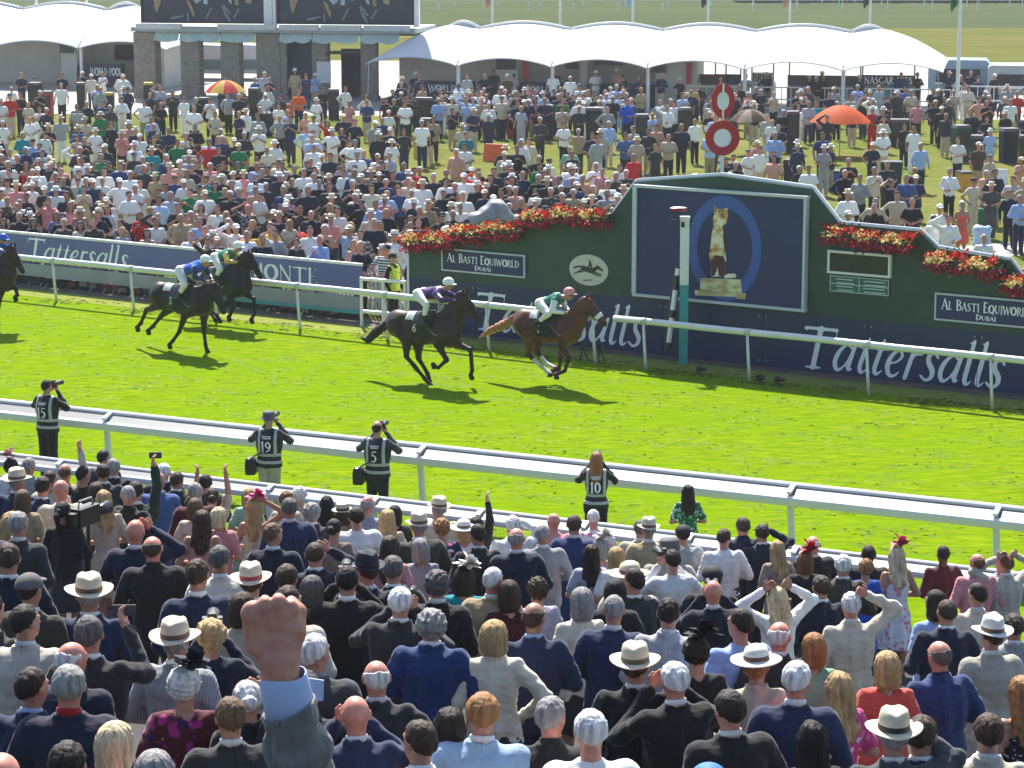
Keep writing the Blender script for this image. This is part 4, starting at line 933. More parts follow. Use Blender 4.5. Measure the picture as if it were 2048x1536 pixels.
# small camera stands by the wall
for i, (x, y) in enumerate(((1165, 722), (1200, 726), (1518, 768), (1555, 772), (1398, 752))):
    c = G(x, y); t = tag(empty('camera_stand', (c.x, c.y, 0), .3*i), ['black remote camera stand nearest the gap in the far rail', 'black remote camera stand just right of the gap in the far rail', 'small black remote camera left of a pair on the ground by the wall lettering', 'small black remote camera right of a pair on the ground by the wall lettering', 'small black remote camera on the ground just right of the winning post'][i], 'camera')
    hh = .30 if i < 2 else .08
    mb = MB()
    for k in range(3): mb.tube([(0, 0, hh), (.13*cos(2.1*k), .13*sin(2.1*k), 0)], .012, 5)
    mb.build('tripod', BLACKM, t); mb = MB(); mb.box((0, 0, hh+.06), (.14, .09, .10)); mb.tube([(0, -.04, hh+.06), (0, -.15, hh+.07)], .04, 10); mb.build('camera_body', BLACKM, t)
# ---------------------------------------------------------------- racehorses and jockeys (local: +x forward, +z up, -y towards the stand)
HR = atan2((RF1-RF0).y, (RF1-RF0).x)
def coat(name, c, c2):
    m, nt, bs = _m(name); f = noise(nt, 4, 4); nt.links.new(ramp(nt, f, (.35, c), (.7, c2)), bs.inputs['Base Color']); bs.inputs['Roughness'].default_value = .52
    bs.inputs['Specular IOR Level'].default_value = .32; bump(nt, bs, noise(nt, 9, 4), .25, .02); return m
COATS = dict(black=(coat('near_black_coat', (.007, .006, .006), (.014, .011, .010)), coat('black_points', (.004, .004, .004), (.008, .007, .006))),
    bay=(coat('dark_bay_coat', (.022, .012, .008), (.045, .022, .013)), coat('bay_points', (.006, .005, .004), (.012, .009, .007))),
    chestnut=(coat('chestnut_coat', (.075, .022, .009), (.135, .043, .017)), coat('chestnut_points', (.030, .012, .007), (.05, .02, .010))),
    brown=(coat('brown_coat', (.014, .009, .007), (.028, .016, .011)), coat('brown_points', (.005, .004, .004), (.009, .007, .006))))
TAILM = dict(black=hairm('blk'), bay=hairm('blk'), chestnut=plain('flaxen_tail', (.38, .16, .07), .5, .35, 14), brown=hairm('blk'))
SOCK = plain('white_sock', (.60, .57, .54), .6)
def C2(o, s, p, y=0.0):
    """pixel of the photograph -> local (x, y, z) of the animal standing at ground pixel o"""
    dx, dy = p[0]-o[0], p[1]-o[1]; x = (dx-.53*s*y)/(s*cos(HR)); return A(x, y, -(dy-.112*s*x*cos(HR)-(-.0)*y)/(s*cos(TH))-y*.155)
def horse(o, D, kind, label, num=None, headdrop=0, socks=(), white=False, cut=None):
    g = G(*o); s = proj((g.x, g.y, 0))[2]; q = lambda p, y=0.0: C2(o, s, p, y)
    r = tag(empty('racehorse', (g.x, g.y, 0), HR), label, 'horse')
    wi, cr, bu, ch, be, po, mu = [q(D[k]) for k in ('withers', 'croup', 'buttock', 'chest', 'belly', 'poll', 'muzzle')]
    pr = A(bu[0]+.27, 0, cr[2]-.29); pc = A(ch[0]-.30, 0, wi[2]-.37); pm = (pr+pc)/2+A(.05, 0, -.03)
    yk = .86
    def trunk(P):
        Q = P/A(1, yk, 1)
        d = sm(cap(Q, pr, pm, .27, .275), cap(Q, pm, pc, .285, .30), .12); d = sm(d, ell(Q, A(bu[0]+.22, 0, cr[2]-.25), (.25, .27, .27)), .1)
        d = sm(d, cap(Q, A(cr[0]+.08, 0, cr[2]-.13), A(wi[0]-.10, 0, wi[2]-.12), .12, .11), .12)
        return sm(d, ell(Q, A(ch[0]-.20, 0, ch[2]-.03), (.20, .23, .26)), .12)
    nb = A(wi[0]+.06, 0, wi[2]-.30); nt_ = po+A(-.045, 0, -.10); hd = (mu-po); hl = np.linalg.norm(hd); hd = hd/hl; dn = A(-hd[2], 0, hd[0]); dn = dn if dn[2] < 0 or dn[0] < 0 else -dn
    dn = A(hd[2], 0, -hd[0]); dn = dn if dn[0] < 0 or dn[2] < 0 else -dn
    hd0 = po+hd*.06+dn*.06; L_ = .60
    def headneck(P):
        Q = P/A(1, .62, 1)
        d = cap(Q, nb, nt_, .30, .165); d = sm(d, cap(Q, A(ch[0]-.18, 0, ch[2]+.08), nt_+dn*.03, .19, .13), .1)
        d2 = sm(cap(Q, hd0, hd0+hd*.22, .125, .115), cap(Q, hd0+hd*.22, hd0+hd*(L_-.12), .105, .075), .05); d2 = sm(d2, cap(P, hd0+hd*(L_-.12), hd0+hd*(L_-.05), .06, .058), .04)
        d2 = sm(d2, ell(Q, hd0+hd*.14+dn*.05, (.11, .12, .11)), .04)
        return sm(d, d2, .05)
    legs = []
    for k, y0, hind in (('ha', -.13, 1), ('hb', .13, 1), ('fa', -.12, 0), ('fb', .12, 0)):
        if k not in D: continue
        if hind:
            y = y0; J = [q(p, y) for p in D[k]]; hip = A(bu[0]+.24, y*.9, cr[2]-.27); stf = J[0]
            legs.append((k, [(hip, stf, .19, .135, .06), (stf, J[1]+(stf-J[1])*.05, .125, .055, .06), (J[1], J[2], .052, .038, .012), (J[2], J[3], .044, .038, .012), (J[3], J[3]+A(.04, 0, -.045), .042, .056, .01)], J))
        else:
            y = y0; J = [q(p, y) for p in D[k]]; shl = A(ch[0]-.20, y*.9, wi[2]-.42)
            legs.append((k, [(shl, J[0], .16, .105, .07), (J[0], J[1], .088, .046, .05), (J[1], J[2], .048, .036, .015), (J[2], J[3], .042, .038, .012), (J[3], J[3]+A(.03, 0, -.05), .042, .055, .01)], J))
    def f(P):
        d = sm(trunk(P), headneck(P), .09)
        for k, sg, J in legs:
            dl = None
            for a, b, ra, rb, kk in sg:
                c = cap(P, a, b, ra, rb); dl = c if dl is None else sm(dl, c, .025)
            dl = sm(dl, ell(P, J[1], (.052, .045, .06)), .02); d = sm(d, dl, .05)
        return d+wob(P, 16, .004, 2)
    allp = np.array([A(bu[0]-.1, -.3, 0), po, mu, A(ch[0]+.1, .3, wi[2]+.1)]+[j for _, _, J in legs for j in J])
    lo = allp.min(0)-.16; hi = allp.max(0)+.18
    V, F = nets(f, lo, hi, .021)
    # points (lower legs, muzzle) darker, socks white, by the leg segment each face lies on
    c = V[F].mean(1); mi = np.zeros(len(F), int)
    for k, sg, J in legs:
        mi[cap(c, J[1], J[2], .075) < 0] = 1; mi[cap(c, J[2], J[3]+A(.03, 0, -.06), .09) < 0] = 1
        if k in socks: mi[cap(c, J[1]*.45+J[2]*.55, J[3], .075) < 0] = 2
    mi[np.linalg.norm(c-(hd0+hd*(L_-.04)), axis=1) < .085] = 1
    mb = MB(); mb.add(V, F.tolist(), mi.tolist()); co, pt = COATS[kind]; mb.build('body', [co, pt, SOCK], r, True)
    for k, sg, J in legs:
        mb = MB(); a = J[3]; mb.lathe([(.036, .0), (.050, -.055), (.054, -.075), (.001, -.075)], 12, (a[0]+.035, a[1], a[2]-.015)); mb.build('hoof', pt, r, True)
    # tail
    T = [q(p) for p in D['tail']]
    def tf(P):
        d = 9.; n = len(T)-1
        for i in range(n):
            ra = .045+.05*sin(pi*min(1, (i+.2)/n)); rb = .045+.05*sin(pi*min(1, (i+1.2)/n)) if i < n-1 else .018
            d = np.minimum(d, cap(P, T[i], T[i+1], ra, rb)) if i == 0 else sm(d, cap(P, T[i], T[i+1], ra, rb), .02)
        return d+wob(P*A(.5, 1.6, 1.2), 42, .010, 1)
    Tp = np.array(T); mb = MB(); sdf_mb(mb, tf, Tp.min(0)-.12, Tp.max(0)+.12, .016); mb.build('tail', TAILM[kind], r, True)
    mb = MB()
    mb = MB(); nv = 26
    for i in range(nv):
        t = i/(nv-1); b = (A(wi[0]-.02, 0, wi[2]-.04))*(1-t)+(po+A(-.03, 0, .0))*t; up = A(-.35, 0, .94); L2 = .05+.03*((i*7) % 3)/2
        mb.tube([tuple(b-up*.05+A(0, .0, 0)), tuple(b+up*.035), tuple(b+up*.02+A(-.06, (-.05 if i % 2 else .05), -L2))], [.03, .022, .006], 6)
    mb.build('mane', hairm('blk') if kind != 'chestnut' else pt, r, True)
    for sy in (-1, 1):
        mb = MB(); e = hd0-hd*.05-dn*.07+A(0, .055*sy, 0); up = (-dn*.8-hd*.55); mb.tube([tuple(e), tuple(e+up*.07+A(0, .012*sy, 0)), tuple(e+up*.15)], [.034, .036, .006], 8); mb.build('ear', co, r, True)
    # bridle, reins, breast girth, cloth, saddle
    BR = plain('bridle_leather', (.02, .014, .010), .4)
    mb = MB()
    def hoop(c0, ax, rr, w, yk2=.62, m=18):
        e = np.cross(ax, A(0, 1, 0)); e /= np.linalg.norm(e); pts = [tuple(c0+e*cos(2*pi*i/m)*rr+A(0, 1, 0)*sin(2*pi*i/m)*rr*yk2) for i in range(m+1)]; mb.tube(pts, w, 5)
    hoop(hd0+hd*.36, hd, .098, .011); hoop(hd0+hd*.06, hd*.8+dn*.4, .140, .010)
    for sy in (-1, 1): mb.tube([tuple(hd0+hd*.06+A(0, .075*sy, 0)), tuple(hd0+hd*.2+A(0, .075*sy, 0)), tuple(hd0+hd*.42+A(0, .055*sy, 0))], .009, 5)
    mb.build('bridle', BR, r, True)
    mb = MB(); bit = hd0+hd*.46; mb.tube([tuple(bit+A(0, -.07, 0)), tuple((bit+A(wi[0]+.30, -.10, wi[2]+.10))/2+A(0, -.06, -.03)), tuple(A(wi[0]+.22, -.10, wi[2]+.12))], .009, 5); mb.build('rein', BR, r, True)
    if white:
        nbm = MB(); ff = lambda P: np.maximum(cap(P/A(1, .7, 1), hd0+hd*.27, hd0+hd*.42, .113, .100), -cap(P, hd0, hd0+hd*.28, .02)); V2, F2 = nets(lambda P: np.maximum(ff(P), np.abs((P-(hd0+hd*.36))@hd)-.045), hd0+hd*.3-.16, hd0+hd*.42+.16, .012); nbm.add(V2, F2.tolist()); nbm.build('noseband', plain('sheepskin', (.75, .73, .70), .9), r, True)
    xs, xe = D.get('cloth', (None, None)) if 'cloth' in D else (None, None)
    if xs is None: xs = wi[0]-.62; xe = wi[0]-.12
    def shell(x0, x1, zl, t):
        def g_(P): return smax(trunk(P)-t, np.maximum(np.maximum(x0-P[:, 0]-(P[:, 2]-cr[2])*.0, P[:, 0]-x1), zl-P[:, 2]), .012)
        return nets(g_, (x0-.05, -.35, zl-.05), (x1+.05, .35, max(wi[2], cr[2])+.12), .017)
    V2, F2 = shell(xs, xe, wi[2]-.52, .016); mb = MB(); mb.add(V2, F2.tolist()); cl = mb.build('saddle_cloth', plain('black_saddle_cloth', (.012, .012, .014), .8) if num != '-' else cloth('white'), r, True)
    V2, F2 = shell(xs-.20, xs+.10, cr[2]-.13, .010); mb = MB(); mb.add(V2, F2.tolist()); mb.build('weight_cloth', plain('white_cloth', (.68, .68, .66), .8), r, True)
    V2, F2 = shell(xs+.14, xe-.02, wi[2]-.30, .040); mb = MB(); mb.add(V2, F2.tolist()); mb.build('saddle', BR, r, True)
    mb = MB(); mb.tube([tuple(A(xe-.1, -.262, wi[2]-.30)), tuple(A(xe+.1, -.27, wi[2]-.44)), tuple(A(ch[0]-.08, -.16, ch[2]+.02)), tuple(A(ch[0]+.02, 0, ch[2]-.03))], .011, 5); mb.build('breast_girth', plain('pale_strap', (.28, .27, .25), .6), r, True)
    if num:
        P_, w = text_polys(num, .17, bold=1.5); mb = MB(); x0 = xs+.06; zc_ = wi[2]-.42
        for p in P_:
            vs = []
            for a, b in p:
                z = zc_+b; th = (z-pm[2])/.33; y = -(.86*(.30*math.sqrt(max(.05, 1-min(.98, th*th))))+.020)
                vs.append((x0+a, y-.012, z))
            mb.add(vs, [tuple(range(len(vs)))])
        mb.build('number', plain('cream_number', (.65, .62, .50), .6), cl)
    return r, q, wi
def jockey(o, s_o, J, silks, sleeve, helmet, label, spots=None, yellow=False):
    g = G(*o); s = proj((g.x, g.y, 0))[2]; q = lambda p, y=0.0: C2(o, s, p, y)
    r = tag(empty('jockey', (g.x, g.y, 0), HR), label, 'person')
    hd = q(J['head']); sh = q(J['shoulder']); hp_ = q(J['hip']); hip = lambda y: hp_+A(0, y, 0)
    kn = {y: q(J['knee'], 0)+A(0, y, 0) for y in (-.27, .27)}; ft = {y: q(J['foot'], 0)+A(0, y, 0) for y in (-.29, .29)}
    el = {y: q(J['elbow'], 0)+A(0, y, 0) for y in (-.25, .25)}; ha = {y: q(J['hand'], 0)+A(0, y, 0) for y in (-.10, .10)}
    SH = plain('jockey_silk_'+silks, PAL[silks], .35, .1)
    def body(P):
        d = ell(P, hd+A(.015, 0, -.03), (.085, .072, .10)); d = sm(d, cap(P, hd+A(-.03, 0, -.08), sh, .05, .055), .03)
        d = sm(d, cap(P, hd+A(.095, 0, -.035), hd+A(.108, 0, -.06), .010, .013), .01)
        for (ye, e), (yh, h_) in zip(el.items(), ha.items()):
            d = sm(d, cap(P, e, h_, .038, .027), .02); c0 = h_; u = (h_-e)/np.linalg.norm(h_-e)
            d = sm(d, ell(P, h_+u*.04, (.045, .034, .04)), .015)
            for k in range(4): d = sm(d, cap(P, h_+u*.05+A(0, (k-1.5)*.017, .01), h_+u*.085+A(0, (k-1.5)*.018, -.025), .010, .009), .004)
        return d
    pts = np.array([hd, sh]+list(el.values())+list(ha.values())); mb = MB(); sdf_mb(mb, body, pts.min(0)-.16, pts.max(0)+.16, .013); mb.add(*_ball(hd+A(.085, -.03, -.02), (.01, .008, .008)), 1)
    mb.build('body', [skin('fair'), EYE], r, True)
    def top(P):
        Q = P/A(1, 1.18, 1); d = cap(Q, sh+A(-.03, 0, -.04), hp_+A(.06, 0, .0), .135, .115); d = sm(d, cap(P, sh+A(0, -.13, -.05), sh+A(0, .13, -.05), .075), .04)
        for (ye, e), (yh, h_) in zip(el.items(), ha.items()):
            a = sh+A(0, .16*np.sign(ye), -.06); d = sm(d, cap(P, a, e, .068, .058), .03); d = sm(d, cap(P, e, e*.15+h_*.85, .056, .036), .02)
        return d+wob(P, 40, .006, 4)
    V, F = nets(top, np.minimum(pts.min(0), hp_)-.2, np.maximum(pts.max(0), hp_)+.2, .015)
    c = V[F].mean(1); mi = np.zeros(len(F), int)
    for (ye, e), (yh, h_) in zip(el.items(), ha.items()): 
        a = sh+A(0, .16*np.sign(ye), -.06); mi[np.minimum(cap(c, a+(e-a)*.25, e, .085), cap(c, e, h_, .08)) < 0] = 1
    ms_ = [SH, plain('sleeve_'+sleeve, PAL[sleeve], .4, .1)]
    if spots: ms_[0] = cloth(silks, spots)
    mb = MB(); mb.add(V, F.tolist(), mi.tolist()); mb.build('silks', ms_, r, True)
    def br(P):
        d = ell(P, hp_+A(-.02, 0, -.03), (.155, .17, .135))
        for (y, k_), (y2, f_) in zip(kn.items(), ft.items()):
            d = sm(d, cap(P, hip(y*.45), k_, .115, .072), .04); d = sm(d, cap(P, k_, k_*.45+f_*.55, .066, .052), .02)
        return d+wob(P, 35, .004, 6)
    pts2 = np.array([hp_]+list(kn.values())+list(ft.values())); mb = MB(); sdf_mb(mb, br, pts2.min(0)-.2, pts2.max(0)+.2, .017); mb.build('breeches', plain('white_breeches', (.74, .74, .73), .6, .05), r, True)
    for (y, k_), (y2, f_) in zip(kn.items(), ft.items()):
        def bt(P): return sm(cap(P, k_*.42+f_*.58, f_, .054, .046), cap(P, f_+A(-.03, 0, -.02), f_+A(.13, 0, -.05), .045, .034), .02)
        mb = MB(); sdf_mb(mb, bt, np.minimum(k_, f_)-.15, np.maximum(k_, f_)+.2, .016); mb.build('boot', plain('black_boot', (.01, .01, .01), .3), r, True)
    HM = plain('helmet_'+helmet, PAL[helmet], .35, .06)
    def hf(P): return sm(np.maximum(ell(P, hd+A(.0, 0, .025), (.128, .104, .112)), hd[2]-.022-P[:, 2]-(P[:, 0]-hd[0])*.15), ell(P, hd+A(.125, 0, -.005), (.075, .075, .010)), .012)
    mb = MB(); sdf_mb(mb, hf, hd-A(.17, .15, .08), hd+A(.24, .15, .17), .012); hm_ = mb.build('helmet', HM, r, True)
    mb = MB(); mb.tube([tuple(hd+A(.092*cos(w), .092*sin(w), -.025)) for w in [-.95+.19*i for i in range(11)]], .020, 6); mb.build('goggles', plain('goggle_lens', (.03, .03, .035), .15), r, True)
    mb = MB(); h0 = list(ha.values())[0]; mb.tube([tuple(h0+A(.03, 0, .03)), tuple(h0+A(-.35, -.04, -.13))], .008, 5); mb.build('whip', BLACKM, r)
    return r
T2 = lambda ox, oy, k: (lambda *a: [(ox+a[i]/k, oy+a[i+1]/k) for i in range(0, len(a), 2)])
c = T2(700, 530, 5.69)
O6 = (860, 767)
D6 = dict(withers=c(1060, 540)[0], croup=c(600, 530)[0], buttock=c(440, 720)[0], chest=c(1245, 790)[0], belly=c(880, 890)[0], poll=c(1300, 345)[0], muzzle=c(1510, 640)[0],
    tail=c(450, 610, 380, 690, 290, 760, 190, 850, 95, 830), ha=c(650, 840, 640, 1040, 850, 1290, 905, 1345), hb=c(770, 880, 775, 1060, 880, 1240, 915, 1340), fa=c(1010, 900, 1105, 1080, 1010, 1170, 950, 1130), fb=c(1215, 900, 1375, 965, 1395, 1200, 1375, 1250))
horse(O6, D6, 'bay', 'dark bay racehorse number 6 galloping behind the chestnut leader, long black tail streaming', '6')
jockey(O6, 0, dict(head=c(1130, 225)[0], shoulder=c(1040, 300)[0], hip=c(815, 330)[0], knee=c(960, 440)[0], foot=c(930, 640)[0], elbow=c(1130, 390)[0], hand=c(1230, 400)[0]), 'purple', 'purple', 'white', 'jockey in dark purple silks and white helmet riding number 6')
c = T2(940, 560, 6.4); O1 = (1100, 769)
D1_ = dict(withers=c(1240, 420)[0], croup=c(780, 395)[0], buttock=c(585, 600)[0], chest=c(1370, 640)[0], belly=c(1000, 830)[0], poll=c(1490, 265)[0], muzzle=c(1700, 520)[0],
    tail=c(660, 420, 540, 510, 400, 590, 260, 650, 110, 740), ha=c(780, 780, 745, 960, 920, 1110, 1000, 1180), hb=c(840, 820, 860, 930, 990, 1080, 1100, 1125), fa=c(1170, 840, 1260, 1010, 1210, 1160, 1090, 1210), fb=c(1180, 850, 1155, 1000, 1140, 1130, 1060, 1160))
horse(O1, D1_, 'chestnut', 'chestnut racehorse with white noseband and flaxen tail leading at the winning post', '1', socks=('ha', 'hb'), white=True)
jockey(O1, 0, dict(head=c(1260, 185)[0], shoulder=c(1130, 225)[0], hip=c(935, 300)[0], knee=c(1090, 415)[0], foot=c(910, 560)[0], elbow=c(1130, 380)[0], hand=c(1240, 420)[0]), 'jgreen', 'white', 'pink', 'jockey in green and white silks and pink cap riding the chestnut leader')
c = T2(230, 470, 6.02); OC = (372, 703)
DC = dict(withers=c(1010, 620)[0], croup=c(600, 585)[0], buttock=c(440, 700)[0], chest=c(1190, 790)[0], belly=c(850, 930)[0], poll=c(1265, 615)[0], muzzle=c(1385, 930)[0],
    tail=c(450, 640, 420, 690, 410, 740), ha=c(560, 830, 360, 900, 280, 1060, 220, 1115), hb=c(640, 870, 520, 980, 410, 1100, 335, 1150), fa=c(870, 960, 790, 1160, 700, 1275, 645, 1320), fb=c(1090, 970, 1085, 1170, 1100, 1320, 1115, 1380))
horse(OC, DC, 'brown', 'dark brown racehorse with lowered head, front of the pair on the left', '3')
jockey(OC, 0, dict(head=c(1135, 325)[0], shoulder=c(1060, 370)[0], hip=c(850, 430)[0], knee=c(960, 590)[0], foot=c(880, 730)[0], elbow=c(1090, 500)[0], hand=c(1180, 560)[0]), 'royal', 'navy', 'white', 'jockey in royal blue patterned silks on the front horse of the left pair', spots='dots')
OD = (462, 656)
DD = dict(withers=c(1350, 400)[0], croup=c(960, 400)[0], buttock=c(800, 520)[0], chest=c(1640, 570)[0], belly=c(1400, 730)[0], poll=c(1650, 240)[0], muzzle=c(1800, 480)[0],
    tail=c(830, 460, 760, 560, 700, 640), ha=c(960, 700, 1000, 850, 1150, 950, 1190, 1000), hb=c(1020, 720, 1080, 860, 1200, 960, 1230, 1010), fa=c(1400, 740, 1440, 880, 1400, 960, 1375, 990), fb=c(1560, 700, 1690, 770, 1695, 960, 1650, 1020))
horse(OD, DD, 'black', 'near black racehorse, the farther of the left pair, one foreleg raised', None)
jockey(OD, 0, dict(head=c(1510, 155)[0], shoulder=c(1410, 215)[0], hip=c(1250, 265)[0], knee=c(1370, 400)[0], foot=c(1300, 520)[0], elbow=c(1450, 310)[0], hand=c(1540, 330)[0]), 'green', 'yellow', 'white', 'jockey in green silks with yellow sleeves on the near black horse')
c = T2(0, 460, 7.68); OE = (-20, 655)
DE = dict(withers=c(120, 430)[0], croup=c(-360, 420)[0], buttock=c(-500, 560)[0], chest=c(290, 700)[0], belly=c(-120, 900)[0], poll=c(285, 300)[0], muzzle=c(440, 560)[0],
    tail=c(-480, 480, -600, 560, -700, 640), ha=c(-330, 850, -480, 1000, -560, 1200, -620, 1290), hb=c(-250, 880, -350, 1050, -420, 1250, -480, 1320), fa=c(120, 900, 60, 1090, 20, 1280, 0, 1400), fb=c(160, 880, 300, 900, 330, 1010, 280, 1040))
horse(OE, DE, 'brown', 'dark racehorse entering at the left edge of the picture', '2')
jockey(OE, 0, dict(head=c(140, 160)[0], shoulder=c(30, 200)[0], hip=c(-200, 230)[0], knee=c(-20, 400)[0], foot=c(-60, 560)[0], elbow=c(110, 350)[0], hand=c(190, 340)[0]), 'royal', 'royal', 'blue' if False else 'royal', 'jockey in bright blue silks and helmet at the left edge')
# ---------------------------------------------------------------- buildings, tents and masts beyond the lawn
g0, g1 = G(803, 212), G(1824, 229)
TU = (g1-g0).normalized(); TA = atan2(TU.y, TU.x); TNv = Vector((-TU.y, TU.x, 0))
M_tent = leafm('white_tent_fabric', (.78, .79, .80), (.84, .84, .84), .4, .28); M_wallp = plain('cream_panel', (.50, .49, .45), .6, .08, 1); M_counter = plain('navy_counter', (.014, .020, .05), .5)
def tent(P, L_, humps, label, depth=8.5, eave=2.35, ridge=3.5, rise=.30, endL=True, endR=True, name='marquee'):
    t = tag(empty(name, (P.x, P.y, 0), TA), label, 'tent'); mb = MB(); nu, nv = 16*humps, 12; V = []
    for i in range(nu+1):
        u = i/nu*L_; hpn = (i/nu*humps) % 1.0; ph = abs(sin(pi*i/nu*humps))
        eL = min(1, u/3.2) if endL else 1; eR = min(1, (L_-u)/3.2) if endR else 1; e = max(0.0, min(eL, eR))
        for j in range(nv+1):
            v = j/nv; vv = v*depth*(.45+.55*math.sqrt(e)) if False else v*depth
            ed = eave+.40*(ph**.8)-.26
            top_ = ridge+rise*ph**1.0
            prof = math.sin(min(1.0, v/.62)*pi/2) if v < .62 else 1.0-.55*((v-.62)/.38)**1.5
            z = ed+(top_-ed)*prof*(.05+.95*e**.75) if v > 0 else ed*(.98)
            if v > .62: z = max(z, ed)
            V.append((u, vv-1.0, z))
    F = [(i*(nv+1)+j, (i+1)*(nv+1)+j, (i+1)*(nv+1)+j+1, i*(nv+1)+j+1) for i in range(nu) for j in range(nv)]
    mb.add(V, F); mb.add([(x, y, z-.05) for x, y, z in V], [q[::-1] for q in F]); rf = mb.build('roof', M_tent, t, True)
    for k in range(1, humps):
        mb = MB(); i_ = k*16; mb.tube([(V[i_*(nv+1)+j][0], V[i_*(nv+1)+j][1], V[i_*(nv+1)+j][2]+.02) for j in range(nv+1)], .025, 5); mb.build('seam', plain('grey_seam', (.68, .68, .69), .6), rf, True)
    for k in range(humps):                                        # arched edge tubes over each bay
        mb = MB(); u0, u1 = L_*k/humps, L_*(k+1)/humps
        if (k == 0 and endL) : u0 += 2.9
        if (k == humps-1 and endR): u1 -= 2.9
        mb.tube([(u0+(u1-u0)*i/14, depth*.62-1.0, ridge+rise*sin(pi*i/14)*1.05+.08) for i in range(15)], .07, 6); mb.build('arch', WHITE, rf, True)
        mb = MB(); n = 14; V2 = []
        for i in range(n+1): 
            x = u0+(u1-u0)*i/n; V2 += [(x, depth*.60-1.0, ridge+.05), (x, depth*.61-1.0, ridge+.03+rise*sin(pi*i/n)*1.0)]
        mb.add(V2, [(2*i, 2*i+2, 2*i+3, 2*i+1) for i in range(n)]); mb.build('mesh_vent', plain('grey_mesh', (.42, .45, .48), .7, .12, 4), rf)
    mb = MB()
    for k in range(humps+1): u = min(max(L_*k/humps, .25), L_-.25); mb.tube([(u, -1.0, eave-.2), (u+.25, -2.3, 0)], .018, 4)
    mb.build('guy_ropes', plain('pale_rope', (.5, .5, .48), .8), t)
    for k in range(humps+1):
        mb = MB(); u = L_*k/humps; u = min(max(u, .25), L_-.25)
        if (k == 0 and endL) or (k == humps and endR): continue
        mb.tube([(u, -.6, 0), (u, -.6, eave-.1)], .09, 8); mb.build('pole', WHITE, t)
    return t
tl = tent(g0-TU*1.6, (g1-g0).length+3.0, 6, 'long white marquee with six arched bays beyond the far crowd')
TX = lambda x: (G(x, 212+(x-803)*.0167)-(g0-TU*1.6)).dot(TU)
def booth(tent_o, x0, x1, y0, y1, items):
    for nm, (a, b, c_, d_, e, f_), m in items:
        mb = MB(); mb.box(((a+b)/2, (c_+d_)/2, (e+f_)/2), (b-a, d_-c_, f_-e)); mb.build(nm, m, tent_o)
M_dark = plain('dark_interior', (.03, .028, .026), .8); M_tv = plain('tv_screen', (.02, .025, .03), .2); M_redp = plain('red_panel', (.40, .02, .03), .5)
its = []
kx = [TX(x) for x in (805, 985, 1025, 1140, 1170, 1290, 1370)]
its += [('back_wall', (.6, kx[6]+.4, 3.6, 3.75, 0, 2.5), M_wallp), ('partition', (kx[1]-.1, kx[2], 1.2, 3.6, 0, 2.45), M_wallp), ('partition', (kx[3]+.2, kx[4]-.2, 1.6, 3.6, 0, 2.45), M_wallp), ('partition', (kx[5]+.3, kx[6]+.4, 1.2, 3.6, 0, 2.45), M_wallp),
    ('counter', (kx[0]+.1, kx[0]+3.2, 1.2, 1.9, 0, 1.12), M_counter), ('counter', (kx[2]+.1, kx[3]+.1, 1.2, 1.9, 0, 1.12), M_counter), ('counter', (kx[4]-.1, kx[5]+.2, 1.2, 1.9, 0, 1.12), M_counter),
    ('tv_screen', (kx[1]-.05, kx[2]-.05, 1.08, 1.18, 1.75, 2.32), M_tv), ('tv_screen', (TX(1120), TX(1146), 1.45, 1.55, 1.8, 2.3), M_tv), ('menu_screen', (TX(1170), TX(1225), 2.9, 3.0, 1.9, 2.35), M_tv), ('tv_screen', (TX(1290), TX(1325), 1.05, 1.15, 1.7, 2.2), M_tv),
    ('red_panel', (TX(1036), TX(1048), 1.05, 1.15, 1.3, 2.35), M_redp), ('red_panel', (TX(1366), TX(1376), 1.0, 1.1, 1.2, 2.2), M_redp)]
booth(tl, 0, 0, 0, 0, its)
text_mesh('lettering', [('WORLD', kx[0]+1.0, .62, 1.17, .34, 1.4, dict(bold=1.5)), ('WORLD', kx[2]+.25, .62, 1.17, .34, 1.4, dict(bold=1.5))], M_letter, tl)
# food trucks and fencing seen under the right half of the marquee
def truck(x, y, w, h_, m, label, sign=None, sg=None, d=2.2):
    c_ = G(x, y); t = tag(empty('food_truck', (c_.x, c_.y, 0), TA), label, 'food truck')
    mb = MB(); pr_ = [(-w/2, .35), (w/2, .35), (w/2, h_-.15), (w/2-.15, h_), (-w/2+.15, h_), (-w/2, h_-.15)]; mb.prism(pr_, 0, d); mb.build('body', m, t)
    mb = MB(); mb.box((0, -.01, h_*.58), (w*.72, .04, h_*.36)); mb.build('hatch_opening', M_dark, t); mb = MB(); mb.box((0, -.28, h_*.40), (w*.76, .5, .05)); mb.build('counter', WHITE, t)
    for s_ in (-1, 1): mb = MB(); mb.tube([(s_*w*.32, .2, .32), (s_*w*.32, .45, .32)], .32, 14); mb.build('wheel', BLACKM, t)
    if sign:
        mb = MB(); mb.box((0, -.06, h_+.02), (w*.92, .06, .50)); sp = mb.build('sign_board', sg or M_counter, t)
        text_mesh('lettering', [(sign, -w*.42, h_-.12, -.095, .30, w*.84, dict(bold=1.6))], M_letter, sp)
    return t
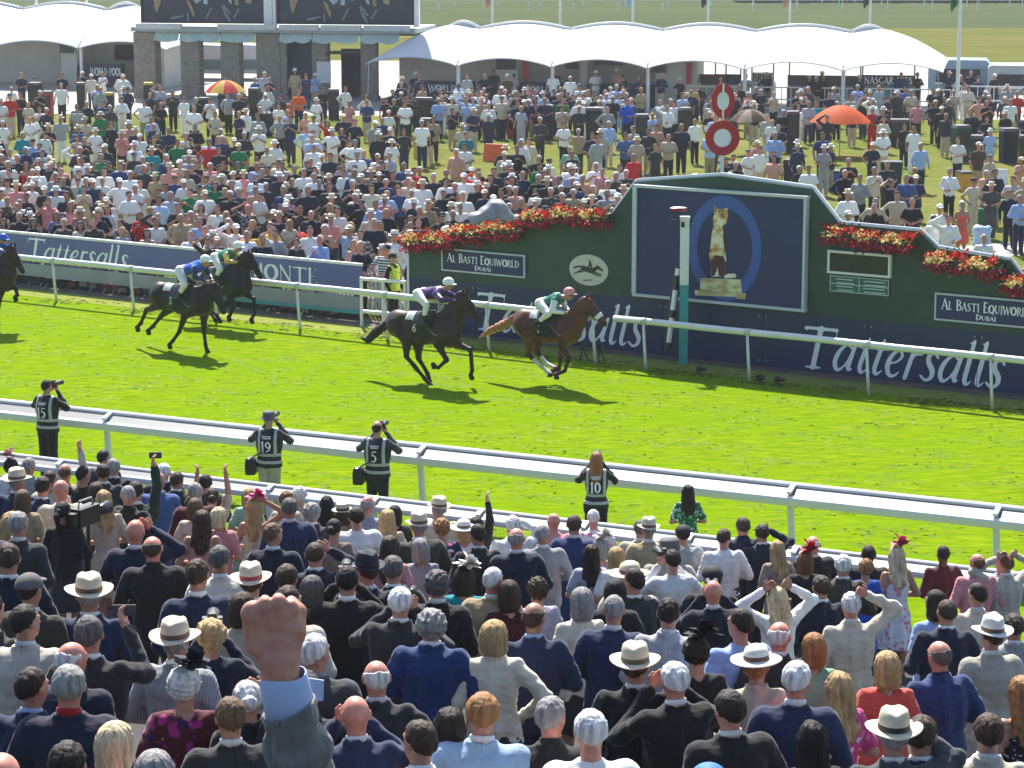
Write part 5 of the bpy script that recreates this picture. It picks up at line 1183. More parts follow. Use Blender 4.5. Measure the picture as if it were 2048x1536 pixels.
def stall(x, y, w, h_, m, label, sign, sg):
    c_ = G(x, y); t = tag(empty('food_stall', (c_.x, c_.y, 0), TA), label, 'food stall')
    mb = MB(); mb.prism([(-w/2, 0), (w/2, 0), (w/2, h_-.34), (w/2-.1, h_-.28), (-w/2+.1, h_-.28), (-w/2, h_-.34)], 0, 1.2); mb.build('counter', m, t)
    mb = MB(); mb.box((0, -.06, h_-.02), (w*.98, .06, .50)); sp = mb.build('sign_board', sg, t)
    if sign: text_mesh('lettering', [(sign, -w*.44, h_-.19, -.095, .34, w*.88, dict(bold=1.7))], M_letter if 'BREA' not in sign else BLACKM, sp)
    for s_ in (-1, 1): mb = MB(); mb.tube([(s_*w*.47, .02, h_-.3), (s_*w*.47, .02, h_+.9)], .04, 6); mb.build('upright', STEEL, t)
stall(1412, 214, 2.0, 1.35, plain('van_cream', (.45, .43, .38), .4), 'small food stall with a dark red sign board at the left of the stall row', None, plain('dark_red_board', (.12, .015, .02), .5))
stall(1455, 214, 1.3, 1.35, plain('van_cream', (.45, .43, .38), .4), 'small food stall with a plain dark navy sign board beside the dark red one', None, M_counter)
stall(1524, 215, 1.1, 1.45, plain('van_white', (.6, .6, .6), .4), 'narrow white kiosk with short black lettering under the marquee', 'BREA', plain('white_board', (.62, .62, .62), .5))
stall(1648, 217, 3.6, 1.35, plain('van_brown', (.20, .18, .15), .4), 'long food stall with an unlettered dark brown sign board behind the marquee poles', None, plain('brown_board', (.06, .05, .045), .5))
stall(1775, 219, 2.6, 1.40, plain('van_blue_grey', (.20, .24, .28), .4), 'food stall with white painted name on its black sign board', 'NASGAR JOES', plain('black_board', (.02, .02, .022), .5))
truck(1915, 196, 3.0, 1.9, plain('van_blue', (.22, .33, .40), .4), 'pale blue trailer right of the marquee by the tall flagpole')
truck(2035, 205, 3.0, 1.8, plain('van_grey', (.35, .38, .40), .4), 'light grey trailer at the right edge behind the man in the dark suit')
def barrier(x0, y0, x1, y1, label, h_=1.1, m=WHITE, grp=None, bars=12):
    a, b = G(x0, y0), G(x1, y1); d = b-a; t = tag(empty('barrier', (a.x, a.y, 0), atan2(d.y, d.x)), label, 'barrier', grp); L_ = d.length
    mb = MB()
    for z in (.15, h_*.5, h_): mb.tube([(0, 0, z), (L_, 0, z)], .035, 6)
    for i in range(bars+1): mb.tube([(L_*i/bars, 0, 0), (L_*i/bars, 0, h_)], .022, 5)
    mb.build('bars', m, t); return t
barrier(1375, 220, 1600, 223, 'white barred barrier in front of the dark red stall', 1.12); barrier(1605, 223, 1900, 228, 'long white barred barrier in front of the named stall', 1.12, bars=20); barrier(1905, 228, 2200, 233, 'white barred barrier in front of the pale blue trailer at right', 1.3, bars=18)
# left tent
gL = G(-60, 172); tl2 = tent(gL-TU*8.0, (G(273, 192)-gL).dot(TU)+8.3, 4, 'white tensile canopy with arched bays left of the stone building', 7.5, 2.45, 3.9, .35, True, True, 'canopy')
X2 = lambda x: (G(x, 190)-(gL-TU*8.0)).dot(TU)
booth(tl2, 0, 0, 0, 0, [('back_wall', (1, X2(270), 3.2, 3.35, 0, 2.6), M_wallp), ('partition', (X2(210), X2(270), .4, 3.2, 0, 2.55), M_wallp), ('partition', (X2(36), X2(70), .6, 3.2, 0, 2.5), M_wallp), ('counter', (X2(70), X2(168), .6, 1.3, 0, 1.2), M_counter),
    ('tv_screen', (X2(36), X2(66), .45, .55, 1.8, 2.35), M_tv), ('red_panel', (X2(247), X2(260), .30, .38, 1.0, 1.7), M_redp), ('window', (X2(120), X2(200), 3.05, 3.15, 1.3, 2.1), M_dark)])
text_mesh('lettering', [('WORLD POOL', X2(101), .62, .59, .40, X2(172)-X2(101), dict(bold=1.5))], M_letter, tl2)

# stone building with the two big screens
BLr = lambda x, y=195: G(x, y)
b0_, b1_ = G(270, 196), G(832, 204); BU = (b1_-b0_).normalized(); BAn = atan2(BU.y, BU.x)
bld = tag(empty('screen_building', (b0_.x, b0_.y, 0), BAn), 'stone pillared pavilion with green awnings carrying two large picture screens', 'building')
m, nt, bs = _m('sandstone'); tc = nt.nodes.new('ShaderNodeTexCoord'); br_ = N(nt, 'ShaderNodeTexBrick', Scale=2.2); br_.inputs['Color1'].default_value = (.34, .29, .22, 1); br_.inputs['Color2'].default_value = (.25, .22, .17, 1); br_.inputs['Mortar'].default_value = (.17, .15, .12, 1); br_.inputs['Mortar Size'].default_value = .02
mp = nt.nodes.new('ShaderNodeMapping'); mp.inputs['Rotation'].default_value = (pi/2, 0, 0); nt.links.new(tc.outputs['Object'], mp.inputs[0]); nt.links.new(mp.outputs[0], br_.inputs[0]); nz = noise(nt, 3, 5)
nt.links.new(mix(nt, ramp(nt, nz, (.35, 0), (.7, .6)), br_.outputs[0], (.15, .14, .11)), bs.inputs['Base Color']); bs.inputs['Roughness'].default_value = .9; M_stone = m
BX = lambda x: (G(x, 196+(x-270)*.0142)-b0_).dot(BU)
bs_ = proj((b0_.x, b0_.y, 0))[2]; zz = lambda y, x=550: (196+(x-270)*.0142-y)/bs_*1.02
for xa, xb, dp in ((270, 312, 1.0), (312, 330, .0), (363, 400, .8), (443, 480, .8), (514, 561, 1.2), (562, 574, .3), (625, 655, .7), (722, 752, .7)):
    if dp < .1: continue
    mb = MB(); a, b = BX(xa), BX(xb); z1 = zz(72); mb.box(((a+b)/2, dp/2, z1/2), (b-a, dp, z1)); mb.box(((a+b)/2, dp/2, .12), (b-a+.12, dp+.12, .24)); mb.build('pillar', M_stone, bld)
for xa, xb in ((330, 350), (412, 430), (492, 508)):
    mb = MB(); a, b = BX(xa)-.1, BX(xb)+.1; mb.box(((a+b)/2, 4.4, zz(72)/2), (b-a, .6, zz(72))); mb.build('rear_pillar', M_stone, bld)
M_beam = plain('grey_green_beam', (.30, .34, .31), .6, .1, 1.5); M_awn = plain('mint_awning', (.40, .50, .44), .7, .1, 2)
a, b = BX(268), BX(832); mb = MB(); mb.box(((a+b)/2, 2.4, zz(66)), (b-a, 5.2, .22)); mb.build('beam', M_beam, bld)
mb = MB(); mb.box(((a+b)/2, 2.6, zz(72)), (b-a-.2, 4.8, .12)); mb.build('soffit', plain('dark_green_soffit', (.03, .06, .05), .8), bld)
for xa, xb in ((278, 368), (440, 556), (562, 640), (645, 725), (730, 822)):
    mb = MB(); a, b = BX(xa), BX(xb); mb.box(((a+b)/2, -.1, zz(60)), (b-a, .25, .26)); mb.build('parapet_panel', plain('pale_parapet', (.55, .57, .56), .6), bld)
for xa, xb, nn in ((314, 362, 1), (365, 443, 2), (446, 513, 1), (563, 625, 2), (628, 720, 2), (724, 800, 2)):
    a, b = BX(xa), BX(xb); mb = MB(); V = []; n = 10*nn
    for i in range(n+1):
        x = a+(b-a)*i/n; z1 = zz(70); z2 = zz(86)-.10*abs(sin(pi*i/10)); V += [(x, -.02, z1), (x, -.30, z2), (x, .02, z1), (x, -.26, z2)]
    mb.add(V, [(4*i, 4*i+4, 4*i+5, 4*i+1) for i in range(n)]+[(4*i+2, 4*i+3, 4*i+7, 4*i+6) for i in range(n)]); mb.build('awning', M_awn, bld)
mb = MB(); a, b = BX(562), BX(622); mb.box(((a+b)/2, .9, zz(84)/2), (b-a, .2, zz(84))); mb.build('dark_screen_wall', M_counter, bld)
mb = MB(); a, b = BX(655), BX(722); mb.box(((a+b)/2, 3.0, 1.2), (b-a, .2, 2.4)); mb.build('kiosk_back', M_dark, bld); mb = MB(); mb.box(((a+b)/2, .4, zz(108)), (b-a, 1.6, .08)); mb.build('kiosk_shelf', M_dark, bld)
mb = MB(); a, b = BX(638), BX(666); mb.box(((a+b)/2, -.35, (zz(124)+zz(165))/2), (b-a, .05, zz(124)-zz(165))); mb.build('notice_board', plain('notice_white', (.55, .58, .58), .5), bld)
# screens
m, nt, bs = _m('screen_picture'); f = noise(nt, .9, 3); f2 = noise(nt, 5, 2)
nt.links.new(mix(nt, ramp(nt, f2, (.5, 0), (.7, .5)), ramp(nt, f, (.3, (.010, .014, .03)), (.6, (.025, .03, .055)), (.75, (.06, .045, .035))), (.03, .04, .08)), bs.inputs['Base Color']); bs.inputs['Roughness'].default_value = .45; M_scr = m
for xa, xb in ((283, 528), (554, 821)):
    a, b = BX(xa), BX(xb); z0_ = zz(51); z1_ = z0_+4.2
    mb = MB(); mb.box(((a+b)/2, .9, (z0_+z1_)/2), (b-a, .5, z1_-z0_)); sc_ = mb.build('screen', M_scr, bld)
    mb = MB(); mb.box((a-.05, .85, (z0_+z1_)/2), (.10, .62, z1_-z0_)); mb.box((b+.05, .85, (z0_+z1_)/2), (.10, .62, z1_-z0_)); mb.box(((a+b)/2, .85, z0_-.05), (b-a+.2, .64, .10)); mb.build('screen_frame', DARKG, bld)
    r = random.Random(3); k = 560/2048; cols = {'picture_riders': (plain('printed_tan', (.30, .24, .12), .5, .3, 6), [[(130, -30), (165, -30), (190, 20), (175, 60), (150, 130), (132, 90)], [(365, 30), (395, 50), (425, 120), (420, 165), (395, 110)], [(725, -30), (750, -30), (745, 75), (720, 60)], [(790, -20), (850, -20), (840, 60), (800, 50)]]),
        'picture_silks': (plain('printed_pale_blue', (.34, .44, .50), .5, .3, 6), [[(415, -30), (470, -30), (475, 40), (440, 60), (415, 30)], [(500, -20), (530, -20), (520, 65), (490, 60)], [(555, -30), (600, -30), (590, 30), (560, 25)], [(655, -20), (690, 0), (700, 60), (680, 50)]]),
        'picture_legs': (plain('printed_grey', (.20, .22, .26), .5, .3, 6), [[(545, 85), (555, 90), (510, 170), (500, 168)], [(620, 60), (660, 130), (690, 180), (680, 200), (640, 130)], [(745, 90), (755, 95), (715, 165), (705, 160)], [(368, 130), (380, 130), (382, 190), (370, 190)], [(640, 60), (690, 130), (680, 140), (630, 80)], [(250, 160), (350, 140), (345, 155), (255, 175)]])}
    for nm, (m_, ps_) in cols.items():
        mb = MB()
        for p in ps_:
            q_ = [(BX(270+x*k)-BX(283)+a, z0_+(51-y*k)/bs_*1.0) for x, y in p]; mb.add([(x, .64-.004*len(nm), z) for x, z in q_], [tuple(range(len(q_)))])
        mb.build(nm, m_, sc_)
mb = MB(); mb.box((BX(534.5), .55, zz(51)+2.1), (.42, .3, 4.6)); mb.box((BX(547), .55, zz(51)+2.1), (.16, .3, 4.6)); mb.build('mast_pair', WHITE, bld); mb = MB(); mb.box((BX(829), .7, zz(51)+2.1), (.26, .3, 4.6)); mb.build('right_mast', WHITE, bld)
# service fence and white vans seen through the pavilion
for i, x in enumerate((335, 420, 500)):
    c_ = G(x, 160); t = tag(empty('service_van', (c_.x, c_.y, 0), BAn), ['white service van seen through the left arch of the pavilion', 'white service van seen through the middle arch of the pavilion', 'white service van seen through the right arch of the pavilion'][i], 'van')
    mb = MB(); mb.prism([(-1.5, .35), (1.5, .35), (1.5, 1.3), (1.25, 1.9), (-1.4, 1.95), (-1.5, 1.7)], 0, 1.8); mb.build('body', plain('van_white', (.6, .6, .6), .4), t)
    mb = MB(); mb.box((0, -.01, .85), (2.5, .03, .55)); mb.build('side_panel', plain('grey_green_panel', (.16, .21, .20), .5), t)
    for s_ in (-1, 1): mb = MB(); mb.tube([(s_*.95, -.05, .3), (s_*.95, .2, .3)], .30, 14); mb.build('wheel', BLACKM, t)
# far rails and hedge across the infield
def farrail(y, label, z=1.1, x0=-200, x1=2300, dz=0):
    a, b = G(x0, y+dz), G(x1, y-dz); d = b-a; t = tag(empty('infield_rail', (a.x, a.y, 0), atan2(d.y, d.x)), label, 'rail'); L_ = d.length
    mb = MB(); mb.tube([(0, 0, z), (L_, 0, z)], .10, 6); mb.build('top_rail', WHITE, t); mb = MB()
    for i in range(int(L_/4)): mb.tube([(i*4, 0, 0), (i*4, 0, z)], .05, 5)
    o = mb.build('posts', WHITE, t)
farrail(24, 'thin white running rail far across the infield, nearer line'); farrail(13, 'thin white running rail far across the infield, farther line')
mb = MB(); r = random.Random(9); V = []; F = []
hc = G(2000, 3)
for i in range(5000):
    x = r.uniform(22, 75); y = hc.y+r.gauss(0, 1.2); z = abs(r.gauss(0, 1))*1.0; s_ = .25+r.random()*.25; a = Vector((r.gauss(0, 1), r.gauss(0, 1), r.gauss(0, 1))).normalized(); e = a.orthogonal().normalized()*s_; g_ = a.cross(e); p = Vector((x, y, z)); k = len(V)
    V += [tuple(p-e), tuple(p-g_), tuple(p+e), tuple(p+g_)]; F.append((k, k+1, k+2, k+3))
mb.add(V, F); tag(mb.build('hedge', plain('hedge_leaves', (.03, .05, .025), .8, .4, .5)), 'dark hedge at the far side of the infield, top right', 'hedge')
# flagpoles
FL = [(78, 150, 'white', None), (178, 150, 'white', None), (985, 108, 'salmon', 'small faded red flag'), (1120, 108, None, None), (1265, 108, 'sky', 'bright sky blue flag'), (1415, 108, 'navy', 'dark blue and green flag'), (1578, 110, 'salmon', 'faded red and white flag'), (1738, 110, 'dgreen', 'dark grey green flag'), (1913, 238, 'green', 'bright green flag')]
POLE_L = ['white flagpole behind the left end of the left canopy', 'white flagpole behind the left canopy, nearer the screens', 'white flagpole with a small faded red flag behind the marquee', 'bare white flagpole behind the marquee between the red and sky blue flags',
    'white flagpole with a sky blue flag behind the marquee', 'white flagpole with a dark blue flag behind the marquee', 'white flagpole with a faded red and white flag behind the marquee', 'white flagpole with a dark grey green flag behind the marquee', 'tall white flagpole with a bright green flag standing right of the marquee']
for (x, y, c_, _), lab in zip(FL, POLE_L):
    g_ = G(x, y); s_ = proj((g_.x, g_.y, 0))[2]; hh = y/s_+2.2; t = tag(empty('flagpole', (g_.x, g_.y, 0)), lab, 'flagpole', 'flagpoles along the enclosure')
    mb = MB(); mb.tube([(0, 0, 0), (0, 0, hh*.5), (0, 0, hh)], [.10, .085, .06], 8); mb.build('pole', WHITE, t)
    if c_ and x > 900:
        mb = MB(); V = []; n = 8
        for i in range(n+1):
            for j in range(7): V.append((-.10-(.42*i/n)*(1-.3*j/6)+.03*sin(j), .10*sin(i*1.3+j*.5), y/s_+1.3-(1.55*j/6)-.35*i/n))
        mb.add(V, [(i*7+j, (i+1)*7+j, (i+1)*7+j+1, i*7+j+1) for i in range(n) for j in range(6)]); fm = plain('flag_'+c_, PAL[c_], .7); mb.build('flag', fm, t, True)
